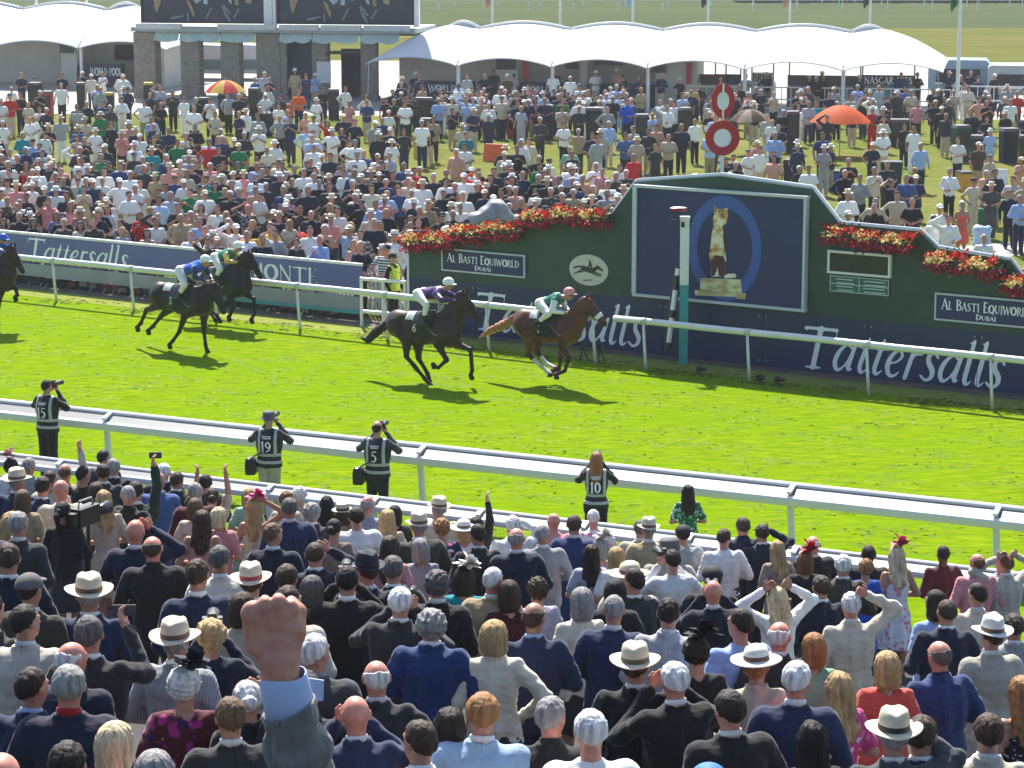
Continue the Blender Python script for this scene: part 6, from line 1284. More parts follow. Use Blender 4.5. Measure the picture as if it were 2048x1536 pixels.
# ---------------------------------------------------------------- the near crowd, seen from behind
# x y of the crown | sex+hair | hair colour | hat:colour:band | top:colour:pattern | pose | skin | collar | label
NEAR = '''
14 912|wu|blk|fasc:wpink|gown:white|F|fair||woman in a huge pink and white headpiece at the left end of the rail
29 934|ms|gy|wide:straw:brown|jacket:navy|F|fair||man in broad straw hat and navy jacket at the left edge by the rail
62 914|ms|gy||shirt:lgrey|F|fair||grey haired man at the rail right of the pink and white headpiece
78 952|ms|dbr||jacket:navy|F|fair|white|dark haired man in navy suit behind the left straw hat
99 942|ms|br||shirt:beige|F|tan||brown haired man in beige shirt near the left end of the rail
133 926|mf|lbr||shirt:beige|U|red||balding man raising his right arm below photographer number 15
127 956|mx|gy||shirt:cream|C|red||bald pink headed man in cream shirt clapping
167 931|ms|blk||shirt:black|F|tan||black haired man in black beside the bald clapping man
203 898|ms|dbr||jacket:dnavy|F|fair||tallest dark haired man at the rail left of the raised phone
209 925|ms|dbr||jacket:charcoal|F|tan||dark haired man in charcoal directly below the tallest man at the rail
231 917|ms|gy||jacket:black|F|fair||grey haired man in black left of the raised phone
268 962|ms|dbr||jacket:dgreen|U|fair||man in dark green holding a black phone high over the rail
309 941|mx|gy||jacket:mblue|C|tan|white|bald man in light blue jacket clapping
327 927|ms|wh||jacket:dnavy|F|red||white haired man in dark jacket behind the clapping light blue jacket
351 941|ms|br||jacket:charcoal|F|tan||man in charcoal just right of the white haired man at the rail
198 964|wb|br||gown:charcoal|F|fair||woman with brown bob behind the dark haired men at left
216 979|wl|bl||gown:beige|F|fair||woman with long fair hair left of the shaven man in black suit
261 970|mc|gy||jacket:black|F|tan|black|closely shaven grey man in black suit behind the light blue jacket
44 978|wb|lbr||gown:tan|F|fair||woman with light brown hair squeezed behind the navy suit at left
133 1003|wp|blk||jacket:black|F|fair||camera operator with black ponytail and black jacket beside a broadcast camera
265 1032|mx|br||jacket:dnavy|S|red|white|bald man in very dark suit shading his face right of the broadcast camera
318 1067|mf|br||jacket:black|F|red|black|large balding man in black suit in front of the bald man shading his face
14 1020|wl|bl||dress:coral|F|tan||woman with long blonde hair and bare shoulders at the left edge
19 1088|ms|br||jacket:dnavy|F|fair|white|brown haired man in navy suit at the left edge below the long blonde hair
72 1140|mc|dbr|cap:grey|jacket:olive|F|fair||man in grey cap and dark olive coat
179 1143|ms|gy|wide:straw:brown|jacket:navy|F|tan|white|man in broad straw hat with brown band and navy suit beside the olive coat
396 1018|wl|br||dress:pink|F|tan||woman with long brown hair and bare back left of the blonde bob in pink
437 1012|wb|wbl||gown:pink|F|fair||woman with sleek blonde bob and pink top
422 974|wn|br||gown:beige|V|fair||woman with brown hair holding both hands high above the crowd
408 947|ms|dbr||shirt:charcoal|F|red||man at the rail between the two raised hands
395 963|ms|gy||shirt:maroon|F|fair||grey haired man behind the raised left hand
386 994|wb|lbr||gown:beige|F|fair||woman with light brown bob left of the bare backed woman
489 974|wb|bl||gown:mint|F|fair||woman with short blonde bob at the rail left of photographer 19
517 988|wl|bl|fasc:pink|dress:cream|X|tan||blonde woman with a vivid magenta headpiece and cream top
566 979|wu|gi||gown:beige|F|fair||woman with reddish hair right of the magenta headpiece
606 969|wu|wh||gown:lgrey|F|fair||woman with white curls at the rail below photographer number 5
580 995|ms|dgy||jacket:navy|F|tan|white|grey haired man in navy jacket between reddish hair and white curls
622 1004|mu|gy||jacket:charcoal|F|fair||man with thick pale grey hair in charcoal jacket
655 990|wl|blk||gown:black|F|fair||woman with long black hair right of the white curls
689 1004|wb|br|boater:boat:black|gown:tan|F|fair||person in straw boater with wide black band
668 1036|wn|dbr||gown:taupe|F|fair||woman with dark pinned hair in front of the boater
557 1044|ms|lbr||jacket:dnavy|F|fair|white|young brown haired man in very dark suit behind the reddish hair
639 1080|mc|br||jacket:dnavy|S|fair||man with short undercut hair in dark suit shading his eyes
441 1088|ms|dgy||jacket:cream|F|tan||man with dark greying hair in cream jacket
398 1115|ms|br||jacket:navy|F|fair|white|young man with brown hair and bright navy suit left of the cream jacket
516 1121|ms|br|wide:straw:red|jacket:charcoal|F|fair||man in broad straw hat with red brown band right of the cream jacket
613 1146|wb|dgy||gown:red:floral|F|fair||woman with dark silver bob and red floral dress beside the raised fist
578 1169|ms|br||jacket:stone|F|fair||man in pale jacket hidden behind the raised fist
188 1232|ms|dgy||jacket:charcoal|R|fair|white|man with grey hair and charcoal suit holding up a phone
354 1230|ms|gy|wide:straw:brown|jacket:lgrey:stripe|F|fair|white|man in broad straw hat and pale grey suit
421 1234|wu|bl||shirt:dnavy|B|tan||woman with blonde curls holding a camera left of the raised fist
132 1281|mf|wh||jacket:dnavy|F|red||bald man with white fringe behind the grey haired man in glasses
122 1325|ms|gy||jacket:dnavy|F|red|red|grey haired man with glasses in navy suit near the left edge
50 1337|ms|dbr||jacket:navy|F|fair|sky|man with thick dark brown hair and navy suit at the bottom left
356 1314|wu|wh|fasc:navy|gown:maroon:bloom|F|fair||woman with white hair, navy headpiece and dark purple and red floral dress
452 1393|ms|lbr||jacket:charcoal|F|fair||man with untidy sandy hair and charcoal jacket left of the raised sleeve
500 1360|wn|wh||jacket:black|S|fair||person with white hair half hidden by the raised grey sleeve
226 1438|wb|wbl||gown:green|F|fair||woman with platinum bob and green collar at the bottom left
14 1493|mx|gy||jacket:navy|F|red||bald head at the bottom left corner
643 1265|ms|wh||jacket:grey|F|fair|lgrey|man with cropped white hair and grey suit right of the raised fist
768 1019|wl|bl||gown:beige|F|fair||woman with wavy blonde hair left of the small black hat
797 1007|wb|blk|cap:black|gown:black|F|fair||person in small black hat and black top near the rail
873 994|ms|gy|fedora:straw:brown|shirt:beige|F|fair||man in straw hat with brown banding closest to the rail post
846 1023|ms|gy|fedora:straw:brown|jacket:olive|F|fair||man in straw hat and dark olive jacket at the centre of the crowd
893 1036|wu|gold||gown:navy:floral|F|fair||woman with auburn blonde curls right of the olive jacket
927 1036|wb|bl|sun:white|gown:white|F|fair||woman in white sun hat right of the auburn curls
958 1032|wb|dbr||jacket:black|U|fair||woman with dark red brown hair raising a bare fist high
726 990|mf|gy||shirt:lav|F|red||bald man at the rail below photographer number 5
719 1012|ms|dbr||shirt:white|F|fair||dark haired man in roomy white shirt
770 1068|wl|br||gown:pink|F|fair||woman with long brown hair left of the olive jacket
965 1048|ms|dbr||jacket:charcoal|F|tan||brown haired man in charcoal suit beside the bald man in navy
1030 1028|ms|wh||shirt:white|S|fair||white haired man in white shirt saluting at the rail
1037 1054|mf|gy||jacket:dnavy|F|red||bald man in navy suit below the white shirt
1093 1045|mc|gy||jacket:lgrey|F|tan|white|tall man with cropped hair and light grey suit in the middle
1114 1026|mx|gy||shirt:pink|F|red||bald man at the rail left of the bright blue suit
1143 1031|ms|br||jacket:blue|F|tan|white|brown haired man in bright blue suit
1193 1019|mc|wh||shirt:white:floral|F|red||man with cropped white hair and patterned shirt below photographer 10
1205 1068|wb|gy|fasc:white|gown:lgrey:floral|F|fair||woman with white ruffled headpiece and black and white dress
1178 1088|wl|dbr||gown:lav|F|fair||woman with long dark brown hair and pale lilac blue top
1276 1037|ms|dgy||jacket:stone|F|fair||man with wavy grey brown hair and pale stone jacket
1296 1037|ms|gy|fedora:straw:brown|jacket:tan|F|fair||man in straw hat and tan jacket right of the stone jacket
1342 1076|ms|gy|bucket:grey|shirt:stone|F|fair||person in grey bucket hat below the woman in green
1363 1046|ms|blk|cap:black|shirt:lgrey|F|tan||man in black cap below the woman in green
735 1102|ms|br|fedora:navy:black|jacket:dnavy|F|fair||man in dark navy hat and long navy jacket
793 1108|ms|dgy||jacket:charcoal|F|fair|white|man with short grey hair right of the dark navy hat
918 1126|wb|dbr|fasc:white|gown:teal|F|fair||woman with dark bob, white feathers and teal collar
869 1141|mu|dgy||jacket:black|F|fair||man with curly dark grey hair and black jacket left of the teal collar
977 1130|mc|wh||jacket:tan|F|red||white haired man in olive tan jacket
1015 1155|wb|br||gown:maroon|F|fair||woman with dark auburn hair right of the olive tan jacket
1074 1148|wu|br||gown:lav|F|fair||woman with wavy brown hair and lavender top
1156 1173|wb|gy||jacket:cream|F|fair||woman with silver bob and cream cardigan
1069 1198|mf|br||jacket:navy|F|tan|sky|balding brown haired man in navy suit with pale blue collar
1217 1190|mc|gy||jacket:navy:stripe|F|fair|white|man with very short grey hair and navy pinstripe suit
789 1171|ms|wh||jacket:charcoal|B|fair||white haired man in charcoal suit looking through binoculars
865 1212|mu|gy||jacket:blue|F|fair|white|man with curly silver hair and blue suit
993 1238|wb|bl||jacket:cream|K|fair||woman with short blonde hair, cream jacket and hand on hip
1271 1136|ms|dbr||jacket:charcoal|F|fair||dark haired man in charcoal jacket behind the straw hat at centre right
1345 1100|ms|dbr||shirt:white|B|fair||dark haired man in white shirt operating a camera
1262 1124|ms|wh|sun:cream|shirt:stone|F|fair||person in round cream hat left of the dark charcoal jacket
1279 1283|ms|br|wide:straw:olive|jacket:black|F|fair|white|man in broad straw hat with olive band and black suit
758 1319|mf|wh||jacket:charcoal|K|red|white|bald man with white fringe and charcoal suit left of the blue suit
724 1388|mx|gy||jacket:navy:stripe|B|red||bald man in blue pinstripe suit with both hands to his face
948 1388|ms|gold||jacket:sky|F|fair||man with ginger blond hair and pale blue jacket at the bottom centre
1112 1393|ms|gy||jacket:black:stripe|F|red|black|grey haired man in black pinstripe suit at the bottom centre
1184 1420|ms|wh||shirt:white|F|red||white haired man in white shirt right of the black pinstripe suit
1368 1321|ms|wh||jacket:black|B|red||white haired man in black suit with both hands at his face
893 1410|wl|dbr||gown:black|F|fair||person with dark hair behind the ginger blond man
1485 1031|ms|br||jacket:dnavy|F|fair|dnavy|tall brown haired man in dark suit near the rail at right
1453 1058|ms|br||shirt:white|F|fair||brown haired man in white shirt left of the tall dark suit
1533 1048|ms|dbr||jacket:dnavy|S|tan||dark haired man raising an arm right of the tall dark suit
1637 1071|mf|wh||jacket:black|F|red|white|bald man in black jacket at the rail right of the red headpiece
1562 1081|wl|bl||gown:taupe|F|fair||woman with long straight blonde hair and taupe top
1606 1097|wb|gi|fasc:red|gown:black|F|fair||woman with auburn hair and red headpiece
1681 1107|ms|wh||jacket:olive|F|fair||white haired man in dark olive jacket
1738 1088|mc|dbr||shirt:black|F|dark||man with cropped dark hair at the rail left of the pink headpiece
1722 1114|wu|gold||gown:royal|F|fair||woman with golden brown curls and royal blue dress
1797 1086|wl|wbl|fasc:dpink|dress:white:floral|F|tan||blonde woman with pink headpiece and white floral dress
1885 1088|mc|dbr||shirt:maroon|F|dark||man with cropped dark hair and dark red shoulders at right
2014 1110|ms|gi||jacket:stone|H|fair||ginger haired man in pale stone jacket with hands on his head
1953 1107|mf|gi||shirt:pink|F|red||balding man behind the raised elbow at right
2003 1101|mx|wh||shirt:lgrey|F|red||bald head at the rail near the right edge
1436 1155|mx|gi||jacket:dnavy|B|red||shaven headed man in navy suit holding binoculars
1420 1127|ms|blk|cap:black|shirt:black|F|fair||person in black cap behind the shaven headed man
1568 1168|wl|wbl|band:black|shirt:white|H|tan||blonde woman in white blouse with both hands on her head
1711 1182|ms|wh||jacket:cream|X|red||white haired man in cream jacket with one hand on his head
1886 1198|mc|br||jacket:dnavy|F|fair|white|man with short brown hair and very dark navy suit at right
1981 1231|ms|br|wide:white:brown|jacket:stone|F|fair||person in pale hat with a red flower near the right edge
2036 1228|ms|br||jacket:lgrey|K|tan||brown haired man in pale grey jacket at the right edge
1404 1262|wu|dbr|fasc:black|gown:black|F|fair||woman with dark brown curls and black netted headpiece
1550 1242|mf|wh||jacket:charcoal|F|red||red headed balding man behind the white hat
1616 1264|wb|gold||gown:mint|F|fair||woman with auburn bob and mint green top
1526 1290|wu|gold|sun:white|jacket:beige|F|fair||woman in white brimmed hat with ginger curls and beige jacket
1584 1324|ms|wh||jacket:navy|F|red||white haired man in navy suit right of the white brimmed hat
1679 1336|wl|bl||gown:dpink:floral|F|fair||woman with long golden hair and magenta floral dress
1777 1297|wb|bl||gown:coral|F|fair||woman with blonde bob and coral red top
1891 1279|mf|dgy||jacket:blue|F|fair|navy|broad man with dark greying hair and blue suit
1792 1414|ms|gy|wide:straw:black|jacket:grey|S|fair||man in straw hat with wide black band and grey suit at the bottom right
1628 1443|wl|blk||gown:black|F|fair||woman with sleek black hair at the bottom edge
2042 1346|wl|gold||dress:dnavy:dots|K|tan||woman with wavy golden hair and spotted navy dress at the right edge
1436 1518|ms|br|cap:blue|shirt:white|F|fair||person in bright blue cap at the bottom edge
-22 1188|ms|dbr||jacket:charcoal|F|fair||man in charcoal coat cut off by the left edge
690 1128|ms|blk||jacket:black|B|fair||man in black with a dark camera rig left of the dark navy hat
1228 1158|wb|blk||gown:black|F|fair||woman in black left of the dark charcoal jacket
60 1208|ms|dbr||jacket:stone|F|fair||man in stone jacket hidden behind the straw hat at left
470 1180|wb|br||jacket:beige|F|fair||woman in beige behind the red banded straw hat
840 1075|wb|gy||gown:lgrey|F|fair||woman in pale grey low behind the olive jacket
1240 1090|wb|bl||gown:white|F|fair||woman in white behind the pale lilac top
1480 1215|ms|dbr||shirt:lblue|F|fair||man in light blue shirt hidden behind the blouse with raised sleeves
1640 1150|ms|br||jacket:dnavy|F|fair||man in dark navy between the blonde woman and the white haired man
1866 1178|wb|dbr||gown:lblue|F|fair||woman in light blue right of the white floral dress
1850 1432|ms|br||jacket:navy|F|fair||man in navy low at the lower right behind the black banded hat
1950 1165|ms|dbr||jacket:beige|F|fair||man in beige in front of the ginger man
620 1340|ms|dgy||jacket:charcoal|F|fair||man in charcoal behind the raised sleeve
1470 1375|ms|dbr||jacket:black|F|fair||man in black between the hands and the navy suit at lower right
1960 1420|ms|br||jacket:stone|F|fair||man in stone jacket low near the right edge
835 1440|ms|br||jacket:stone|F|fair||man in stone jacket low left of the ginger blond man
330 1490|wb|gy||gown:pink:floral|F|fair||woman in pink floral dress low at the bottom left
120 1480|ms|dbr||jacket:dnavy|F|fair||man in dark navy low behind the platinum bob
560 1130|ms|br||jacket:navy|F|fair||man in navy behind the straw hat with red brown band
1330 1190|ms|dbr||jacket:lgrey|F|fair||man in pale grey hidden below the white shirt with the camera
40 1020|ms|gy||jacket:charcoal|F|fair||man in charcoal left of the camera operator
'''
near_people = []
HELD = []
def held(kind, p, rz, label, sc=1.0):
    t = tag(empty(kind, tuple(p), rz), label, {'phone': 'phone', 'camera': 'camera', 'binoculars': 'binoculars'}[kind]); t.scale = (sc,)*3
    if kind == 'phone':
        mb = MB(); mb.box((0, 0, 0), (.150, .009, .074)); mb.build('body', BLACKM, t); mb = MB(); mb.box((0, -.0055, 0), (.14, .002, .066)); mb.build('display', plain('phone_display', (.05, .06, .08), .15), t)
    elif kind == 'camera':
        mb = MB(); mb.box((0, 0, 0), (.135, .06, .09)); mb.prism([(-.035, .045), (.035, .045), (.022, .075), (-.022, .075)], -.03, .03); mb.build('body', BLACKM, t)
        mb = MB(); mb.tube([(0, .03, -.005), (0, .10, -.005), (0, .22, -.005), (0, .26, -.005)], [.034, .036, .042, .046], 16); mb.build('lens', plain('lens_barrel', (.03, .03, .03), .35), t, True)
    else:
        for s_ in (-1, 1): mb = MB(); mb.tube([(.034*s_, 0, 0), (.034*s_, .05, 0), (.036*s_, .12, 0)], [.019, .022, .027], 12); mb.build('barrel', BLACKM, t, True)
        mb = MB(); mb.tube([(0, .02, 0), (0, .09, 0)], .011, 8); mb.build('hinge', BLACKM, t)
    return t
def local(o, p): 
    m_ = Matrix.LocRotScale(o.location, o.rotation_euler, o.scale); return m_ @ Vector(p)
NG = 'racegoers in the near enclosure'
for ln in NEAR.strip().split('\n'):
    f = ln.split('|'); x, y = map(float, f[0].split()); sex, hair = f[1][0], f[1][1]; ht = (f[3].split(':')+['', ''])[:3]; tp = (f[4].split(':')+[''])[:3]
    r2 = random.Random(int(x*7+y)); seed = r2.randrange(9)
    o = person(sex, hair, f[2], ht[0], tp[0], tp[1], 'trousers' if sex == 'm' or seed % 2 else 'skirt', {'m': tp[1] if tp[0] == 'jacket' else 'navy', 'w': 'charcoal'}[sex], f[5], False, f[6], ht[1] or 'straw', ht[2] or 'brown', tp[2] or 'plain', collar=f[7] or ('white' if sex == 'm' and tp[0] == 'jacket' else None), seed=seed, yaw=(0, -.42, 0, .38, -.42)[seed % 5] if f[5] in 'FDKC' else 0)
    sc = (1.0 if sex == 'm' else .945)*(1+r2.uniform(-.025, .025))
    top_h = {'': 1.765, 'wide': 1.805, 'fedora': 1.80, 'boater': 1.785, 'sun': 1.79, 'bucket': 1.775, 'cap': 1.78, 'fasc': 1.80, 'band': 1.775}[ht[0]]
    if 'white floral dress' in f[8]: sc *= 1.05; 
    p, t = stand_at(x, y, top_h*sc); o.location = p; aim = radians(r2.uniform(-12, 18)+ (x-1024)/1024*8)
    flip = -1 if (seed in (3, 7) and f[5] in 'FD') else 1
    wd = 1+r2.uniform(.01, .13) if sex == 'm' else 1+r2.uniform(-.03, .06)
    o.scale = (sc*wd*flip, sc*wd, sc); o.rotation_euler = (radians(r2.uniform(-2, 2)), radians(r2.uniform(-2, 2)), aim)
    for ch in o.children:
        if ch.name.startswith(('hair', 'hat', 'headpiece', 'headband')): pass
    tag(o, f[8], 'person', NG); near_people.append((o, x, y, f))
    if f[5] == 'B' or f[5] == 'R':
        kind = 'phone' if f[5] == 'R' else ('camera' if 'camera' in f[8] else ('binoculars' if 'binoc' in f[8] else None))
        if kind: held(kind, local(o, (0, .26, 1.64) if f[5] == 'B' else (.17, .33, 1.70)), aim, {'phone': 'phone held up by the grey haired man in charcoal suit', 'camera': 'black camera held by the '+' '.join(f[8].split()[:4]), 'binoculars': 'black binoculars held by the '+' '.join(f[8].split()[:4])}[kind])
    if 'black phone high' in f[8]: held('phone', local(o, (.215, .07, 2.06)), aim, 'black phone held high over the crowd near the rail')
# shoulder-carried broadcast camera
o = [q for q in near_people if 'camera operator' in q[3][8]][0][0]; c_ = local(o, (.20, .18, 1.56))
t = tag(empty('broadcast_camera', tuple(c_), o.rotation_euler.z-.35), 'large black broadcast camera beside the operator with the black ponytail', 'camera')
mb = MB(); mb.box((0, 0, 0), (.14, .36, .20)); mb.box((0, -.22, .0), (.10, .12, .14)); mb.build('body', BLACKM, t); mb = MB(); mb.tube([(0, .18, 0), (0, .30, 0), (0, .42, .0)], [.055, .06, .075], 14); mb.build('lens', BLACKM, t, True)
mb = MB(); mb.tube([(0, -.12, .10), (0, -.10, .17), (0, .12, .17), (0, .15, .10)], .014, 6); mb.build('handle', GREYM, t); mb = MB(); mb.tube([(0, .05, -.10), (0, 0, -1.55)], .02, 6); mb.build('support_pole', DARKG, t)

# ---------------------------------------------------------------- photographers between barrier and rail
GL['h'] = GL['l']
def photographer(x, y, sex, hair, hcol, hat, hatc, num, label, sleeve, leg, lcol, aim, back=.0, bag=False):
    sc = 1.0 if sex == 'm' else .95; hgt = (1.78 if hat else 1.765)*sc
    r = ray(x, y); t_ = (hgt-H)/r.z; p = Vector((0, 0, H))+r*t_; p.z = 0
    o = empty('person', tuple(p), aim); o.scale = (sc,)*3; tag(o, label, 'person', 'numbered photographers at the rail')
    put('body', body_mesh(sex, 'B', False), [skin('tan' if hair in 'cx' else 'fair'), EYE, SHOE], o)
    put('jacket', top_mesh(sex, 'B', 'shirt', False, 0), cloth(sleeve), o)
    put(leg, legs_mesh(leg, False), cloth(lcol), o)
    if HAIRK[hair]: put('hair', hair_mesh(HAIRK[hair], False, 1), hairm(hcol), o)
    if hat: put('hat', hat_meshes(hat)[0][1], HATC[hatc], o)
    k = ('vest', sex)
    st = [(z, rx+.020, ry+.020) for z, rx, ry in torso_st(sex) if .9 < z < 1.44]; st = [(.86, st[0][1]+.004, st[0][2]+.004)]+st
    def vf(P): return smax(sm(loft(P, st), cap(P, (-.12, 0, 1.40), (.12, 0, 1.40), .083), .03), -cap(P, (0, .03, 1.45), (0, .03, 1.6), .085), .01)+wob(P, 30, .004, 3)
    if k not in MESH: mb = MB(); sdf_mb(mb, vf, (-.27, -.2, .84), (.27, .2, 1.5), .0125); MESH[k] = mb.mesh('vest', True, 1)
    ve = put('vest', MESH[k], plain('black_vest', (.010, .010, .012), .7, .2), o)
    def stripe(nm, st0, inside):
        k2 = (nm, sex)
        if k2 not in MESH:
            V, F = nets(lambda P: np.maximum(vf(P)-.006, inside(P)), (-.27, -.22, .84), (.27, .2, 1.5), .010); mb = MB(); mb.add(V, F.tolist()); MESH[k2] = mb.mesh(nm, True, 1)
        return put(nm, MESH[k2], plain('reflective_tape', (.42, .43, .43), .35, .05), ve)
    stripe('lower_band', st, lambda P: np.abs(P[:, 2]-.955)-.026); stripe('upper_band', st, lambda P: np.abs(P[:, 2]-1.075)-.026)
    for s_ in (-1, 1): stripe('shoulder_strap' if s_ > 0 else 'shoulder_strip', st, lambda P, s_=s_: np.maximum(np.abs(P[:, 0]-.135*s_)-.024, 1.06-P[:, 2]))
    P_, w = text_polys(num, .17, bold=1.35); mb = MB(); ys = -.175 if sex == 'm' else -.168
    for p_ in P_: mb.add([(a-w/2-.005, ys-.0+.05*((a-w/2)/.17)**2, 1.13+b) for a, b in p_], [tuple(range(len(p_)))])
    for i, (wd, zc) in enumerate(((.15, 1.375), (.12, 1.345))):
        r_ = random.Random(i+int(x))
        u_ = -wd/2
        while u_ < wd/2: l_ = .01+.02*r_.random(); mb.add([(u_, ys+.012, zc), (u_+l_, ys+.012, zc), (u_+l_, ys+.018, zc+.018), (u_, ys+.018, zc+.018)], [(0, 1, 2, 3)]); u_ += l_+.006
    mb.build('number', M_letter, ve)
    held('camera', local(o, (0, .21, 1.645)), aim, 'black camera raised by the '+label.replace('numbered', 'number'))
    if bag:
        c_ = local(o, (-.30, -.03, .86)); t = tag(empty('camera_bag', tuple(c_), aim), 'black camera bag on the hip of the '+('sun hatted' if hat else 'thinning haired')+' photographer', 'bag'); mb = MB(); sdf_mb(mb, lambda P: rbox(P, (0, 0, 0), (.085, .10, .14), .04)+wob(P, 40, .004), (-.1, -.12, -.16), (.1, .12, .16), .014); mb.build('bag_body', BLACKM, t, True); mb = MB(); mb.tube([(0, -.1, .10), (.1, -.12, .2), (.25, -.14, .28)], .013, 5); mb.build('strap', BLACKM, t)
    return o
photographer(92, 759, 'm', 's', 'dbr', None, None, '15', 'photographer in black vest numbered 15 at the left', 'black', 'trousers', 'black', radians(-24))
photographer(537, 821, 'm', 's', 'gy', 'bucket', 'grey', '19', 'photographer in grey sun hat and vest numbered 19', 'charcoal', 'trousers', 'stone', radians(-12), bag=True)
photographer(754, 841, 'm', 'f', 'dbr', None, None, '5', 'photographer with thinning dark hair and vest numbered 5', 'grey', 'trousers', 'black', radians(-15), bag=True)
photographer(1193, 903, 'w', 'l', 'gold', None, None, '10', 'photographer with long copper blonde hair and vest numbered 10', 'black', 'trousers', 'black', radians(-5))
r = ray(1376, 969); sc = .86; t_ = (1.765*sc-H)/r.z; p = Vector((0, 0, H))+r*t_; p.z = 0
o = person('w', 'l', 'dbr', None, 'gown', 'green', 'skirt', 'green', 'F', False, 'fair', pat='leaf', seed=2); o.location = p; o.scale = (sc*1.05, sc*1.05, sc); o.rotation_euler.z = .1
tag(o, 'woman with long dark brown hair and green leaf patterned dress beyond the barrier', 'person', 'people between barrier and rail')
# steward by the railing
g = G(787, 652); o = person('m', 's', 'dbr', 'cap', 'jacket', 'black', 'trousers', 'black', 'D', False, 'fair', hatc='black'); o.location = g; o.rotation_euler.z = radians(240); o.scale = (.98,)*3
k_ = ('vest', 'm')
ve = put('vest', MESH[k_], plain('yellow_vest', (.62, .75, .05), .6), o); tag(o, 'steward in black with a bright yellow vest at the left end of the green wall', 'person')

# ---------------------------------------------------------------- the raised fist in front of the camera
def rust():
    Zc = 3.85; r0 = ray(548, 1350); r0 = r0*(Zc/r0.y); base = Vector((0, 0, H))+r0
    o = empty('person', (base.x, base.y, 0)); px = FX/Zc*.97   # px per metre
    def W(x, y, yy=0.0):                                  # photo pixel -> local metres, x right, z up (yy away)
        return A((x-548)/px, yy, (1350-y)/px)
    o.location = base; o.rotation_euler.z = atan2(-r0.x, r0.y)*1.0
    # hand: back of a clenched fist
    K = [W(484, 1205, .012), W(518, 1197, .0), W(552, 1192, -.002), W(586, 1202, .004)]
    K = [W(507, 1214, .006), W(533, 1202, .0), W(560, 1198, .0), W(586, 1211, .006)]
    wr = W(556, 1342, .0)
    def hf(P):
        d = cap(P, W(563, 1362), W(555, 1322), .030, .029)
        pal = rbox(P, W(547, 1252, .014), (.038, .021, .036), .019); d = sm(d, pal, .022)
        for i, k in enumerate(K):
            b = wr*.75+k*.25+A(0, .006, 0)
            d = sm(d, cap(P, b+A(0, .008, 0), k+A(0, .006, -.006), .013, .0125), .010); d = sm(d, ell(P, k+A(0, .002, -.001), (.0115, .012, .0125)), .005)
            m_ = k+A(0, .046, -.008); t = k+A(0, .040, -.040); e = k+A(0, .016, -.044)
            kd = cap(P, k+A(0, .006, -.005), m_, .0125, .011); kd = np.minimum(kd, cap(P, m_, t, .011, .010)); kd = np.minimum(kd, cap(P, t, e, .010, .009)); d = sm(d, kd, .005)
        # thumb folded across the front, its base bulging at the right side
        tb = W(590, 1268, .016); tm = W(600, 1232, .034); te = W(585, 1222, .062)
        d = sm(d, cap(P, W(572, 1315, .008), tb, .020, .018), .022); d = sm(d, cap(P, tb, tm, .016, .013), .010); d = sm(d, cap(P, tm, te, .013, .010), .006)
        d = sm(d, cap(P, W(512, 1290, .01), W(502, 1228, .014), .014, .011), .022)
        for i in range(4):                                # tendons
            k = K[i]; d = d-.0016*np.exp(-np.maximum(cap(P, k*.85+wr*.15+A(0, -.008, 0), wr+A(0, -.02, 0), .001), 0)**2/.00005)
        return d+wob(P, 160, .0007, 1)+wob(P, 60, .0009, 4)
    mb = MB(); lo = W(470, 1372, -.06); hi = W(625, 1180, .10); sdf_mb(mb, hf, lo, hi, .0026)
    # the rest of the body below the frame: head, neck, other arm, legs in one skin
    SZ = base.z; gz = terr(base.x, base.y); fl = gz-base.z; hgt = 1.75
    sh = A(.02, -.06, fl+1.42); 
    offx = .22
    body_v, body_f = [], []
    src = body_mesh('m', 'D', False)
    # arm drawn from shoulder to cuff as part of the same skin
    E2 = W(640, 1720, -.05); E1 = W(604, 1580)
    def arm(P): return sm(cap(P, A(0, -.05, fl+1.40), E2, .045, .042), sm(cap(P, E2, E1, .042, .040), cap(P, E1, wr, .040, .030), .02), .02)
    sdf_mb(mb, arm, np.minimum(E2, A(0, -.05, fl+1.42))-.11, np.maximum(E2, wr)+.10, .011)
    n0 = len(src.vertices); co = np.zeros(n0*3); src.vertices.foreach_get('co', co); co = co.reshape(-1, 3)+A(-.19, -.05, fl)
    fs = [tuple(p.vertices) for p in src.polygons]; mi = [p.material_index for p in src.polygons]; keep = [not (co[q[0], 0] > .03 and co[q[0], 2] < fl+1.36 and co[q[0], 2] > fl+.78) for q in fs]
    mb.add(co, [q for q, k in zip(fs, keep) if k], [q for q, k in zip(mi, keep) if k])
    mb.build('body', [skin('fist') if 'fist' in SK else skin('tan'), EYE, SHOE], o, True)
    c = MB()
    q0, q1 = Vector(W(565, 1352)), Vector(W(584, 1450)); ax = (q1-q0).normalized(); e1 = Vector((0, 1, 0)).cross(ax).normalized(); e2 = ax.cross(e1)
    V = []; F = []; n = 40; rows = ((0.0, .0355), (.0, .0372), (.012, .0378), (.5, .0388), (1.0, .0405), (1.0, .0385), (.5, .037), (.0, .0355))
    for t_, r_ in rows:
        for k in range(n):
            w = 2*pi*k/n; V.append(tuple(q0.lerp(q1, t_)+e1*cos(w)*r_*1.04+e2*sin(w)*r_*.86+ax*.004*sin(2*w)))
    for i in range(len(rows)-1):
        for k in range(n): F.append((i*n+k, i*n+(k+1) % n, (i+1)*n+(k+1) % n, (i+1)*n+k))
    c.add(V, F); cm = plain('pale_blue_shirting', (.36, .45, .66), .7, .04, 20)
    c.build('shirt_cuff', cm, o, True)
    c = MB(); a_ = W(612, 1372, .035); b_ = W(650, 1385, .05); c2 = W(648, 1428, .05); d2 = W(618, 1420, .03)
